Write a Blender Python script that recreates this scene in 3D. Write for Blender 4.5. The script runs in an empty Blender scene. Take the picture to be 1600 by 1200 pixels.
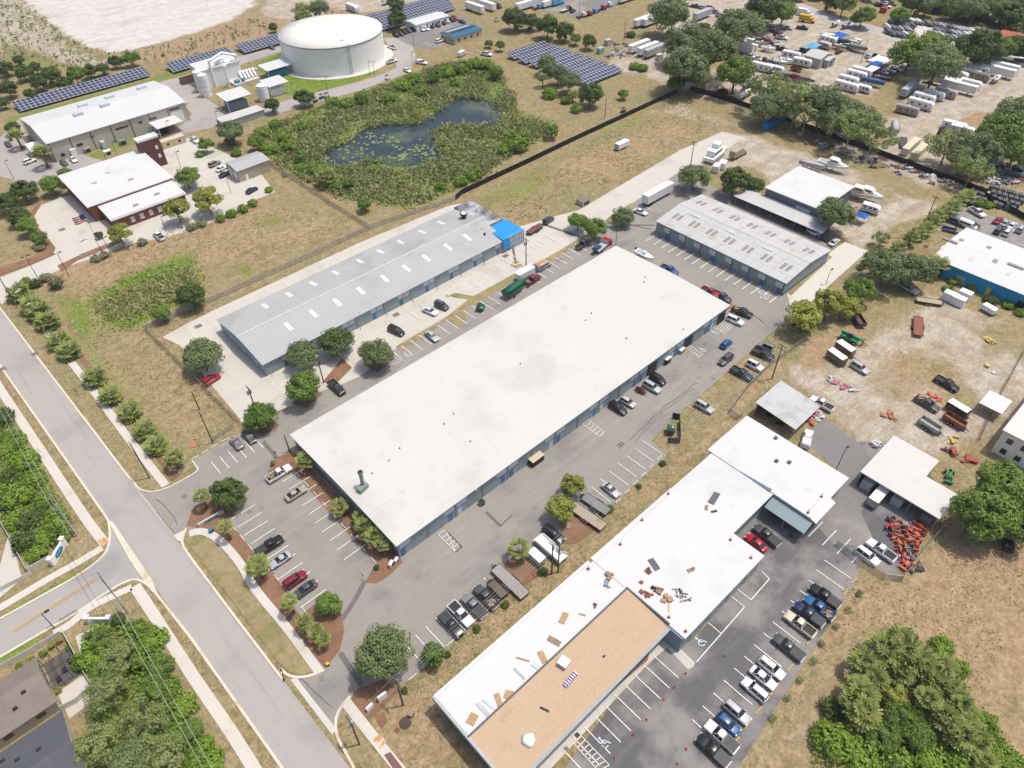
import bpy, bmesh, math, random
import numpy as np
from mathutils import Vector, Matrix, noise as mnoise
R = math.radians
scene = bpy.context.scene
col = scene.collection
# ---------------------------------------------------------------- camera, light, exposure
CAM_F, CAM_P, CAM_ROLL, CAM_AZ, CAM_H = 1124.668, 0.7616104, -0.0233489, 0.7301288, 122.0
cd = bpy.data.cameras.new('camera'); cam = bpy.data.objects.new('camera', cd); col.objects.link(cam)
cam.matrix_world = (Matrix.Translation((0, 0, CAM_H)) @ Matrix.Rotation(-CAM_AZ, 4, 'Z')
                    @ Matrix.Rotation(math.pi/2-CAM_P, 4, 'X') @ Matrix.Rotation(CAM_ROLL, 4, 'Z'))
cd.sensor_fit = 'HORIZONTAL'; cd.sensor_width = 36; cd.lens = CAM_F/1600*36
cd.clip_start = 1; cd.clip_end = 6000
scene.camera = cam
SUN_EL = math.atan2(1, 0.34); SUN_ROT = math.atan2(.26, -.15)
w = bpy.data.worlds.new('World'); scene.world = w; w.use_nodes = True
nt = w.node_tree; bg = nt.nodes['Background']
sky = nt.nodes.new('ShaderNodeTexSky'); sky.sky_type = 'NISHITA'; sky.sun_disc = False
sky.sun_elevation = SUN_EL; sky.sun_rotation = SUN_ROT; sky.dust_density = 4.0
nt.links.new(sky.outputs[0], bg.inputs[0]); bg.inputs[1].default_value = 0.14
sl = bpy.data.lights.new('sun', 'SUN'); so = bpy.data.objects.new('sun', sl); col.objects.link(so)
sl.energy = 2.9; sl.angle = R(0.6); sl.color = (1.0, .94, .84)
so.rotation_euler = Vector((-.26*1.13, .15*1.13, -1)).to_track_quat('-Z', 'Y').to_euler()
so.location = (100, 0, 200)
scene.view_settings.view_transform = 'Standard'; scene.view_settings.look = 'None'
scene.view_settings.exposure = 0.1; scene.view_settings.gamma = 1.0

# ---------------------------------------------------------------- geometry helpers
_ca, _sa = math.cos(-CAM_AZ), math.sin(-CAM_AZ)
_cp, _sp = math.cos(CAM_P), math.sin(CAM_P)
_cr, _sr = math.cos(CAM_ROLL), math.sin(CAM_ROLL)
def at(px, py, z=0.0):
    """surveyed position: the point of height z seen at photo pixel px, py"""
    x = (px-800)/CAM_F; y = -(py-600)/CAM_F
    x, y = _cr*x-_sr*y, _sr*x+_cr*y
    d = (x, _cp+y*_sp, -_sp+y*_cp)
    t = (CAM_H-z)/-d[2]
    return ((_ca*d[0]-_sa*d[1])*t, (_sa*d[0]+_ca*d[1])*t)
def mpp(px, py, z=0.0):
    a = at(px, py, z); return math.sqrt(a[0]**2+a[1]**2+(CAM_H-z)**2)/math.hypot(CAM_F, math.hypot(px-800, py-600))
rnd = random.Random(7)

class MB:
    def __init__(s): s.v = []; s.f = []; s.m = []
    def face(s, pts, mi=0):
        n = len(s.v); s.v += [tuple(p) for p in pts]; s.f.append(tuple(range(n, n+len(pts)))); s.m.append(mi)
    def hexa(s, b, t, mi=0):
        n = len(s.v); k = len(b); s.v += [tuple(p) for p in b]+[tuple(p) for p in t]
        s.f.append(tuple(range(n+k-1, n-1, -1))); s.f.append(tuple(range(n+k, n+2*k))); s.m += [mi, mi]
        for i in range(k):
            j = (i+1) % k; s.f.append((n+i, n+j, n+k+j, n+k+i)); s.m.append(mi)
    def prism(s, pts, z0, z1, mi=0):
        a = sum(pts[i][0]*pts[(i+1) % len(pts)][1]-pts[(i+1) % len(pts)][0]*pts[i][1] for i in range(len(pts)))
        if a < 0: pts = pts[::-1]
        s.hexa([(p[0], p[1], z0) for p in pts], [(p[0], p[1], z1) for p in pts], mi)
    def box(s, x0, x1, y0, y1, z0, z1, mi=0):
        s.prism([(x0, y0), (x1, y0), (x1, y1), (x0, y1)], z0, z1, mi)
    def obox(s, c, d, rz=0, mi=0):
        cz, sz = math.cos(rz), math.sin(rz); q = []
        for a, b in ((-1, -1), (1, -1), (1, 1), (-1, 1)):
            x, y = a*d[0]/2, b*d[1]/2; q.append((c[0]+cz*x-sz*y, c[1]+sz*x+cz*y))
        s.prism(q, c[2]-d[2]/2, c[2]+d[2]/2, mi)
    def tube(s, p0, p1, r0, r1=None, n=8, mi=0):
        r1 = r0 if r1 is None else r1
        p0, p1 = Vector(p0), Vector(p1); d = (p1-p0).normalized()
        a = d.orthogonal().normalized(); b = d.cross(a)
        ring = lambda p, r: [p+a*(r*math.cos(2*math.pi*i/n))+b*(r*math.sin(2*math.pi*i/n)) for i in range(n)]
        s.hexa(ring(p0, r0), ring(p1, r1), mi)
    def cyl(s, x, y, z0, z1, r0, r1=None, n=16, mi=0): s.tube((x, y, z0), (x, y, z1), r0, r1, n, mi)
    def loft(s, rings, mi=0, cap=True, closed=True):
        n = len(s.v); k = len(rings[0])
        for r in rings: s.v += [tuple(p) for p in r]
        for i in range(len(rings)-1):
            for j in range(k if closed else k-1):
                q = (j+1) % k; s.f.append((n+i*k+j, n+i*k+q, n+(i+1)*k+q, n+(i+1)*k+j)); s.m.append(mi)
        if cap:
            s.f.append(tuple(range(n+k-1, n-1, -1))); s.f.append(tuple(range(n+(len(rings)-1)*k, n+len(rings)*k))); s.m += [mi, mi]
    def mesh(s, name, mats, smooth=False):
        me = bpy.data.meshes.new(name); me.from_pydata(s.v, [], s.f)
        for m in (mats if isinstance(mats, (list, tuple)) else [mats]): me.materials.append(m)
        if any(s.m): me.polygons.foreach_set('material_index', s.m)
        if smooth: me.polygons.foreach_set('use_smooth', [True]*len(s.f))
        me.update(); return me
    def build(s, name, mats, parent=None, smooth=False):
        return link(name, s.mesh(name, mats, smooth), parent)
def link(name, me, parent=None):
    o = bpy.data.objects.new(name, me); col.objects.link(o)
    if parent: o.parent = parent
    return o
LABELS = {}
def tag(o, label, cat, group=None):
    o['label'] = label; o['category'] = cat
    if group: o['group'] = group
    LABELS.setdefault(label, []).append(o.name)
    return o
def thing(name, label, cat, loc=(0, 0, 0), rz=0, group=None):
    o = bpy.data.objects.new(name, None); col.objects.link(o)
    o.location = loc if len(loc) == 3 else (loc[0], loc[1], 0); o.rotation_euler = (0, 0, rz)
    o.empty_display_size = .3
    return tag(o, label, cat, group)
def setting(o, kind='structure'): o['kind'] = kind; return o
ORD = ['', 'first', 'second', 'third', 'fourth', 'fifth', 'sixth', 'seventh', 'eighth', 'ninth', 'tenth', 'eleventh', 'twelfth',
       'thirteenth', 'fourteenth', 'fifteenth', 'sixteenth', 'seventeenth', 'eighteenth', 'nineteenth', 'twentieth',
       'twenty-first', 'twenty-second', 'twenty-third', 'twenty-fourth', 'twenty-fifth', 'twenty-sixth', 'twenty-seventh', 'twenty-eighth',
       'twenty-ninth', 'thirtieth', 'thirty-first', 'thirty-second', 'thirty-third', 'thirty-fourth', 'thirty-fifth', 'thirty-sixth']

# ---------------------------------------------------------------- materials
MAT = {}
def M(name, c, var=.12, scale=1.0, rough=.7, metal=0., bump=0., bscale=None, rib=None, stain=None, objcol=False, space='pos', spec=.3, streak=None, spots=None, seams=None):
    """procedural material: colour broken up by two noises; rib=(axis, period, depth) adds pressed ribs; stain=(colour, scale, amount)"""
    if name in MAT: return MAT[name]
    m = bpy.data.materials.new(name); m.use_nodes = True; t = m.node_tree; N = t.nodes; L = t.links
    b = N['Principled BSDF']; b.inputs['Roughness'].default_value = rough; b.inputs['Metallic'].default_value = metal
    b.inputs['Specular IOR Level'].default_value = spec
    if space == 'pos': g = N.new('ShaderNodeNewGeometry'); P = g.outputs['Position']
    else: g = N.new('ShaderNodeTexCoord'); P = g.outputs['Object']
    def nz(sc, det=4, ro=.6):
        n = N.new('ShaderNodeTexNoise'); n.inputs['Scale'].default_value = sc; n.inputs['Detail'].default_value = det
        n.inputs['Roughness'].default_value = ro; L.new(P, n.inputs['Vector']); return n.outputs['Fac']
    def mul(a, k, off=0.):
        n = N.new('ShaderNodeMath'); n.operation = 'MULTIPLY_ADD'; L.new(a, n.inputs[0]); n.inputs[1].default_value = k; n.inputs[2].default_value = off; return n.outputs[0]
    def add(a, c2):
        n = N.new('ShaderNodeMath'); n.operation = 'ADD'; L.new(a, n.inputs[0]); L.new(c2, n.inputs[1]); return n.outputs[0]
    a1 = nz(scale, 5, .65); a2 = nz(scale*.13, 3)
    f = add(mul(a1, 2*var, 1-var), mul(a2, 2*var, -var))
    if rib:
        sx = N.new('ShaderNodeSeparateXYZ'); L.new(P, sx.inputs[0])
        w1 = mul(sx.outputs['XYZ'.index(rib[0])], 2*math.pi/rib[1])
        si = N.new('ShaderNodeMath'); si.operation = 'SINE'; L.new(w1, si.inputs[0])
        pw = N.new('ShaderNodeMath'); pw.operation = 'POWER'; L.new(mul(si.outputs[0], .5, .5), pw.inputs[0]); pw.inputs[1].default_value = 4
        ribv = pw.outputs[0]
    sc = N.new('ShaderNodeVectorMath'); sc.operation = 'SCALE'
    if objcol:
        oi = N.new('ShaderNodeObjectInfo'); L.new(oi.outputs['Color'], sc.inputs[0])
    else: sc.inputs[0].default_value = c[:3]
    L.new(f, sc.inputs['Scale']); out = sc.outputs[0]
    if stain:
        r = N.new('ShaderNodeMapRange'); r.interpolation_type = 'SMOOTHSTEP'
        r.inputs[1].default_value = 1-stain[2]-.08; r.inputs[2].default_value = 1-stain[2]+.1
        L.new(nz(stain[1], 6, .6), r.inputs[0])
        mx = N.new('ShaderNodeMix'); mx.data_type = 'RGBA'; L.new(r.outputs[0], mx.inputs[0]); L.new(out, mx.inputs[6]); mx.inputs[7].default_value = (*stain[0], 1)
        out = mx.outputs[2]
    def over(f_, c_):
        mx = N.new('ShaderNodeMix'); mx.data_type = 'RGBA'; L.new(f_, mx.inputs[0]); L.new(out, mx.inputs[6]); mx.inputs[7].default_value = (*c_, 1); return mx.outputs[2]
    def ramp(a, lo, hi):
        r = N.new('ShaderNodeMapRange'); r.interpolation_type = 'SMOOTHSTEP'; L.new(a, r.inputs[0]); r.inputs[1].default_value = lo; r.inputs[2].default_value = hi; return r.outputs[0]
    if streak:
        mp = N.new('ShaderNodeMapping'); mp.inputs['Scale'].default_value = streak[0]; L.new(P, mp.inputs[0]); P0 = P; P = mp.outputs[0]
        out = over(mul(ramp(nz(1, 6, .7), .5, .72), streak[2]), streak[1]); P = P0
    if spots:
        v = N.new('ShaderNodeTexVoronoi'); v.inputs['Scale'].default_value = spots[0]; L.new(P, v.inputs['Vector'])
        a_ = N.new('ShaderNodeMath'); a_.operation = 'ADD'; L.new(v.outputs['Distance'], a_.inputs[0]); L.new(mul(nz(2.5, 4, .7), .5, -.25), a_.inputs[1])
        gt = N.new('ShaderNodeMath'); gt.operation = 'MULTIPLY'; L.new(mul(ramp(a_.outputs[0], .02, .2), -1, 1), gt.inputs[0]); L.new(ramp(nz(.35, 3), .48, .6), gt.inputs[1])
        out = over(mul(gt.outputs[0], .8), spots[1])
    if seams:
        mp = N.new('ShaderNodeSeparateXYZ'); L.new(P, mp.inputs[0]); fr = N.new('ShaderNodeMath'); fr.operation = 'FRACT'; L.new(mul(mp.outputs['XYZ'.index(seams[0])], 1/seams[1]), fr.inputs[0])
        lt = N.new('ShaderNodeMath'); lt.operation = 'LESS_THAN'; L.new(fr.outputs[0], lt.inputs[0]); lt.inputs[1].default_value = seams[3]/seams[1]; out = over(lt.outputs[0], seams[2])
    L.new(out, b.inputs['Base Color'])
    h = None
    if bump: h = mul(nz(bscale or scale*3, 4, .7), bump)
    if rib:
        rv = mul(ribv, rib[2]); h = add(h, rv) if h is not None else rv
    if h is not None:
        bp = N.new('ShaderNodeBump'); bp.inputs['Strength'].default_value = .8; bp.inputs['Distance'].default_value = 1.0
        L.new(h, bp.inputs['Height']); L.new(bp.outputs[0], b.inputs['Normal'])
    MAT[name] = m; return m
def leafmat(name, c1, c2, c3=None):
    m = bpy.data.materials.new(name); m.use_nodes = True; t = m.node_tree; N = t.nodes; L = t.links
    b = N['Principled BSDF']; b.inputs['Roughness'].default_value = .55; b.inputs['Specular IOR Level'].default_value = .35
    g = N.new('ShaderNodeNewGeometry'); oi = N.new('ShaderNodeObjectInfo')
    n = N.new('ShaderNodeTexNoise'); n.inputs['Scale'].default_value = .6; n.inputs['Detail'].default_value = 2; L.new(g.outputs['Position'], n.inputs['Vector'])
    a = N.new('ShaderNodeMath'); a.operation = 'MULTIPLY_ADD'; L.new(g.outputs['Random Per Island'], a.inputs[0]); a.inputs[1].default_value = .55
    L.new(n.outputs['Fac'], a.inputs[2])
    a2 = N.new('ShaderNodeMath'); a2.operation = 'MULTIPLY_ADD'; L.new(oi.outputs['Random'], a2.inputs[0]); a2.inputs[1].default_value = .35; L.new(a.outputs[0], a2.inputs[2])
    r = N.new('ShaderNodeValToRGB'); L.new(a2.outputs[0], r.inputs[0])
    e = r.color_ramp.elements; e[0].position = .45; e[0].color = (*c1, 1); e[1].position = 1.3 if False else .98; e[1].color = (*c2, 1)
    if c3: x = e.new(1.0); x.color = (*c3, 1)
    L.new(r.outputs[0], b.inputs['Base Color'])
    tr = N.new('ShaderNodeBsdfTranslucent'); L.new(r.outputs[0], tr.inputs[0])
    mx = N.new('ShaderNodeMixShader'); mx.inputs[0].default_value = .36
    L.new(b.outputs[0], mx.inputs[1]); L.new(tr.outputs[0], mx.inputs[2]); L.new(mx.outputs[0], N['Material Output'].inputs[0])
    MAT[name] = m; return m

paint = M('car_paint', (1, 1, 1), var=.02, rough=.28, objcol=True, space='obj', spec=.6)
flatpaint = M('weathered_paint', (1, 1, 1), var=.12, scale=1.2, rough=.6, objcol=True, space='obj')
glass = M('dark_glass', (.018, .024, .03), var=.05, rough=.06, spec=.8)
rubber = M('rubber', (.02, .02, .021), rough=.85)
rimm = M('rim_metal', (.45, .46, .47), rough=.35, metal=.7)
dark = M('dark_plastic', (.03, .031, .033), rough=.6)
steel = M('galvanised_steel', (.42, .44, .45), var=.15, scale=3, rough=.45, metal=.4)
whitem = M('white_paint', (.80, .81, .81), var=.05, rough=.5, scale=.6)
wood = M('weathered_wood', (.27, .2, .14), var=.3, scale=6, rough=.85)
polewood = M('pole_wood', (.11, .09, .07), var=.25, scale=5, rough=.9)
blackm = M('black_metal', (.025, .026, .028), rough=.5)
redlens = M('red_lens', (.35, .015, .012), rough=.25)
clearlens = M('clear_lens', (.75, .77, .8), rough=.15)
concrete = M('concrete', (.56, .535, .49), var=.1, scale=.5, rough=.9, bump=.015, bscale=5, stain=((.42, .4, .36), .12, .36))
yellowp = M('yellow_paint', (.62, .42, .06), var=.1, rough=.6)
# ---------------------------------------------------------------- the ground: one sheet, weights for what grows or lies where
def pxpoly(pts, z=0.): return [at(x, y, z) for x, y in pts]
def sdist(P, X, Y):
    P = np.array(P); n = len(P); best = np.full(X.shape, 1e9); ins = np.zeros(X.shape, bool)
    for i in range(n):
        (x0, y0), (x1, y1) = P[i], P[(i+1) % n]
        dx, dy = x1-x0, y1-y0; t = np.clip(((X-x0)*dx+(Y-y0)*dy)/(dx*dx+dy*dy+1e-9), 0, 1)
        best = np.minimum(best, np.hypot(X-x0-t*dx, Y-y0-t*dy))
        c = ((y0 > Y) != (y1 > Y)) & (X < (x1-x0)*(Y-y0)/(y1-y0+1e-12)+x0); ins ^= c
    return np.where(ins, -best, best)
GRASS, LUSH, SAND, BARE, WHITE, REED, MULCH, GRAVEL = -1, 0, 1, 2, 3, 4, 5, 6
PAINT = [
 # far left: sand pit and scrub slopes
 (BARE, 10, .75, [(-80, -80), (760, -80), (640, 0), (450, 50), (280, 85), (200, 100), (60, 130), (-80, 140)]),
 (SAND, 14, .8, [(-80, -80), (200, -80), (120, 70), (190, 98), (60, 118), (0, 95), (-80, 130)]),
 (SAND, 10, .8, [(420, -70), (760, -70), (700, 8), (560, 22), (520, 14), (455, 60), (400, 18)]),
 (WHITE, 14, 1, [(40, -80), (420, -80), (400, 5), (370, 27), (300, 52), (225, 76), (165, 82), (112, 62), (75, 34), (42, 8)]),
 (REED, 5, .6, [(0, 62), (60, 80), (110, 100), (100, 125), (0, 120)]),
 (BARE, 5, .6, [(300, 62), (400, 30), (450, 30), (445, 50), (280, 92), (200, 100)]),
 (LUSH, 4, .6, [(0, 185), (230, 122), (262, 108), (310, 108), (312, 118), (250, 128), (225, 132), (20, 196), (0, 200)]),
 (LUSH, 3, .75, [(395, 100), (448, 76), (470, 112), (600, 110), (560, 128), (480, 150), (445, 150), (430, 120), (400, 112)]),
 (LUSH, 3, .6, [(110, 250), (200, 215), (225, 205), (245, 210), (160, 248), (120, 262)]),
 # pond basin
 (REED, 5, .85, [(380, 215), (420, 195), (480, 170), (560, 145), (650, 110), (700, 96), (780, 105), (810, 170), (880, 190), (850, 212), (715, 300), (640, 330), (545, 315), (430, 250)]),
 (LUSH, 4, .5, [(420, 190), (470, 172), (490, 180), (420, 215)]),
 (LUSH, 4, .4, [(520, 300), (640, 318), (700, 296), (600, 285), (540, 268)]),
 # dry field left, with the swampy patch
 (BARE, 6, .55, [(60, 400), (380, 310), (560, 340), (470, 380), (300, 425), (110, 470), (90, 500), (230, 690), (190, 640), (45, 440)]),
 (LUSH, 3, .8, [(140, 470), (190, 435), (300, 405), (318, 430), (300, 465), (200, 518), (160, 508)]),
 (LUSH, 5, .55, [(420, 330), (470, 345), (430, 362), (385, 350)]), (LUSH, 5, .6, [(60, 452), (110, 470), (170, 560), (250, 650), (230, 660), (130, 560)]), (LUSH, 4, .7, [(100, 460), (135, 470), (150, 520), (135, 520)]),
 (LUSH, 4, .75, [(225, 415), (300, 390), (305, 402), (230, 425)]),
 (LUSH, 4, .8, [(365, 415), (395, 415), (400, 435), (372, 430)]),
 (REED, 2.5, .95, [(152, 478), (200, 452), (300, 420), (305, 445), (270, 472), (200, 499), (160, 492)]),
 (BARE, 4, .5, [(215, 530), (255, 525), (370, 655), (300, 690), (250, 690)]),
 # field between the silt fence and the lane
 (LUSH, 6, .45, [(900, 300), (1000, 235), (1120, 205), (1060, 235), (940, 300)]), (LUSH, 5, .5, [(720, 320), (1000, 165), (1050, 180), (800, 330), (760, 345)]),
 (BARE, 6, .55, [(860, 258), (960, 212), (1050, 178), (1132, 206), (1050, 238), (960, 282), (880, 290)]),
 (BARE, 6, .5, [(750, 340), (800, 318), (900, 330), (800, 355)]),
 (SAND, 4, .5, [(965, 180), (1060, 160), (1180, 200), (1100, 200), (1050, 180)]),
 # vehicle storage yards, far right
 (SAND, 7, .75, [(930, 110), (1060, 0), (1200, -10), (1380, 50), (1640, 112), (1660, 330), (1450, 295), (1230, 195), (1060, 140), (1000, 120)]),
 (BARE, 6, .6, [(1200, 120), (1330, 150), (1420, 190), (1380, 235), (1230, 190)]), (GRASS, 4, .6, [(1330, 145), (1410, 160), (1400, 190), (1340, 180)]), (GRASS, 4, .55, [(1200, 85), (1290, 120), (1280, 135), (1195, 120)]), (BARE, 4, .6, [(1290, 45), (1345, 60), (1330, 85), (1270, 80)]),
 (GRASS, 6, .6, [(960, 30), (1010, 25), (1050, 60), (985, 75), (900, 50), (880, 30)]),
 (GRASS, 5, .7, [(1370, 128), (1410, 115), (1400, 160), (1365, 170)]),
 (GRASS, 6, .7, [(1480, 225), (1560, 180), (1600, 150), (1640, 260), (1600, 300), (1490, 290)]),
 (SAND, 2.5, 1, [(1158, 104), (1215, 70), (1275, 42), (1300, 46), (1240, 75), (1180, 112)]), (SAND, 2.5, 1, [(1262, 128), (1290, 106), (1340, 72), (1362, 62), (1400, 78), (1352, 84), (1318, 112), (1280, 138)]), (SAND, 3, 1, [(1345, 158), (1372, 180), (1420, 190), (1500, 160), (1600, 118), (1640, 120), (1640, 135), (1540, 170), (1470, 205), (1440, 222), (1420, 215), (1370, 198), (1340, 175)]),
 (GRASS, 4, .6, [(1080, 60), (1190, 60), (1150, 95), (1080, 130), (1040, 110)]), (GRASS, 3, .6, [(1375, 135), (1400, 118), (1420, 130), (1395, 165)]),
 (BARE, 2, 1, [(1492, 190), (1530, 176), (1555, 176), (1540, 190), (1500, 200)]),
 (WHITE, 3, .8, [(1420, 42), (1470, 28), (1560, 52), (1530, 80), (1440, 62)]),
 (SAND, 4, .9, [(1062, 240), (1130, 206), (1200, 215), (1300, 248), (1440, 308), (1475, 330), (1400, 352), (1345, 392), (1320, 372), (1250, 330), (1180, 262), (1090, 262)]),
 (GRASS, 5, .6, [(1200, 205), (1300, 240), (1290, 250), (1195, 225)]),
 (GRASS, 5, .45, [(1330, 265), (1420, 290), (1440, 310), (1380, 330), (1330, 300)]),
 (GRAVEL, 2, .9, [(1490, 318), (1600, 350), (1660, 380), (1660, 430), (1600, 400), (1509, 355), (1480, 350)]),
 # south-east yard
 (BARE, 6, .9, [(1260, 545), (1350, 515), (1440, 435), (1640, 520), (1640, 640), (1535, 700), (1340, 700), (1225, 600)]), (SAND, 6, .66, [(1275, 545), (1350, 520), (1440, 435), (1480, 462), (1640, 520), (1640, 640), (1535, 700), (1480, 720), (1340, 700), (1275, 650), (1225, 600), (1222, 565)]),
 (GRASS, 5, .6, [(1380, 450), (1440, 440), (1440, 470), (1390, 500), (1330, 520)]),
 (GRASS, 5, .6, [(1540, 500), (1620, 520), (1600, 560), (1540, 545)]),
 (BARE, 4, .8, [(1250, 540), (1320, 500), (1352, 515), (1300, 560), (1260, 575)]),
 (BARE, 7, .4, [(1370, 565), (1450, 540), (1480, 600), (1420, 620), (1370, 600)]),
 (GRASS, 4, .4, [(1440, 570), (1500, 570), (1530, 640), (1470, 640)]),
 # strips south of the main lot, verge, lower right field
 (BARE, 2, .55, [(640, 1070), (800, 925), (880, 880), (905, 850), (960, 800), (1050, 715), (1110, 655), (1190, 560), (1240, 560), (1165, 645), (1045, 765), (915, 880), (690, 1085), (720, 1160), (700, 1210), (640, 1210), (560, 1120)]),
 (LUSH, 2, .4, [(965, 815), (1000, 790), (1010, 800), (980, 820)]),
 (BARE, 5, .75, [(1320, 900), (1420, 900), (1470, 830), (1640, 860), (1640, 1010), (1640, 1240), (1150, 1240), (1250, 1040)]),
 (SAND, 3, .5, [(1215, 1190), (1260, 1080), (1330, 985), (1400, 960), (1380, 985), (1300, 1080), (1250, 1240), (1190, 1240)]),
 (SAND, 4, .4, [(1530, 1060), (1640, 1100), (1640, 1150), (1540, 1130)]),
 (LUSH, 1.5, .8, [(0, 962), (160, 868), (166, 872), (150, 885), (60, 935), (0, 985)]),
 (LUSH, 1.5, .8, [(-20, 1030), (82, 980), (84, 992), (0, 1046)]),
 (LUSH, 1.2, .5, [(128, 950), (200, 912), (205, 916), (130, 962)]),
 (REED, 3, .8, [(-20, 635), (20, 645), (50, 700), (118, 835), (30, 880), (0, 860)]),
 (REED, 3, .8, [(130, 985), (230, 965), (330, 1130), (370, 1210), (120, 1210), (130, 1080)]),
 (SAND, 2, .4, [(5, 615), (22, 640), (115, 800), (150, 850), (135, 850), (60, 700), (20, 650)]),
 (SAND, 2, .4, [(210, 930), (235, 965), (380, 1210), (350, 1210), (240, 1000)]),
 (SAND, 2, .35, [(20, 560), (60, 640), (170, 800), (150, 795), (40, 620)]),
]
def axis(lo, hi, st, far):
    a = list(np.arange(lo, hi+.01, st)); k = st*1.6
    while a[-1] < far: a.append(a[-1]+k); k *= 1.35
    k = st*1.6
    while a[0] > -far: a.insert(0, a[0]-k); k *= 1.35
    return np.array(a)
gx, gy = axis(-60, 400, 1.7, 4000), axis(-45, 470, 1.7, 4000)
X, Y = np.meshgrid(gx, gy, indexing='ij'); nx, ny = X.shape
Wt = np.zeros((7, nx, ny))
for c, soft, st, poly in PAINT:
    P = pxpoly(poly); wgt = np.clip(.5-sdist(P, X, Y)/(2*soft), 0, 1); wgt = wgt*wgt*(3-2*wgt)*st
    Wt *= (1-wgt)
    if c >= 0: Wt[c] += wgt
POND = pxpoly([(495, 246), (517, 230), (550, 220), (575, 200), (595, 196), (620, 194), (655, 194), (665, 187), (687, 175), (692, 165), (707, 154), (732, 152.5), (755, 156), (775, 165), (786, 180), (780, 192), (770, 200), (750, 197), (725, 195), (700, 197), (678, 205), (675, 215), (685, 225), (688, 238), (695, 243), (682, 252), (662, 250), (640, 255), (625, 256), (600, 252), (575, 248), (560, 255), (540, 261), (517, 260), (505, 253)])
ps = sdist(POND, X, Y)
Z = np.where(ps < 6, -1.2*np.clip((4-ps)/5, 0, 1), 0)
V = np.stack([X.ravel(), Y.ravel(), Z.ravel()], 1)
idx = np.arange(nx*ny).reshape(nx, ny)
F = np.stack([idx[:-1, :-1], idx[1:, :-1], idx[1:, 1:], idx[:-1, 1:]], -1).reshape(-1, 4)
me = bpy.data.meshes.new('ground'); me.from_pydata(V.tolist(), [], F.tolist())
for nm, ks in (('cover_a', (0, 1, 2, 3)), ('cover_b', (4, 5, 6))):
    at_ = me.color_attributes.new(nm, 'FLOAT_COLOR', 'POINT'); A = np.zeros((nx*ny, 4), np.float32)
    for i, k in enumerate(ks): A[:, i] = Wt[k].ravel()
    at_.data.foreach_set('color', A.ravel())
me.polygons.foreach_set('use_smooth', [True]*len(F))
ground = setting(link('ground', me))
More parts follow.
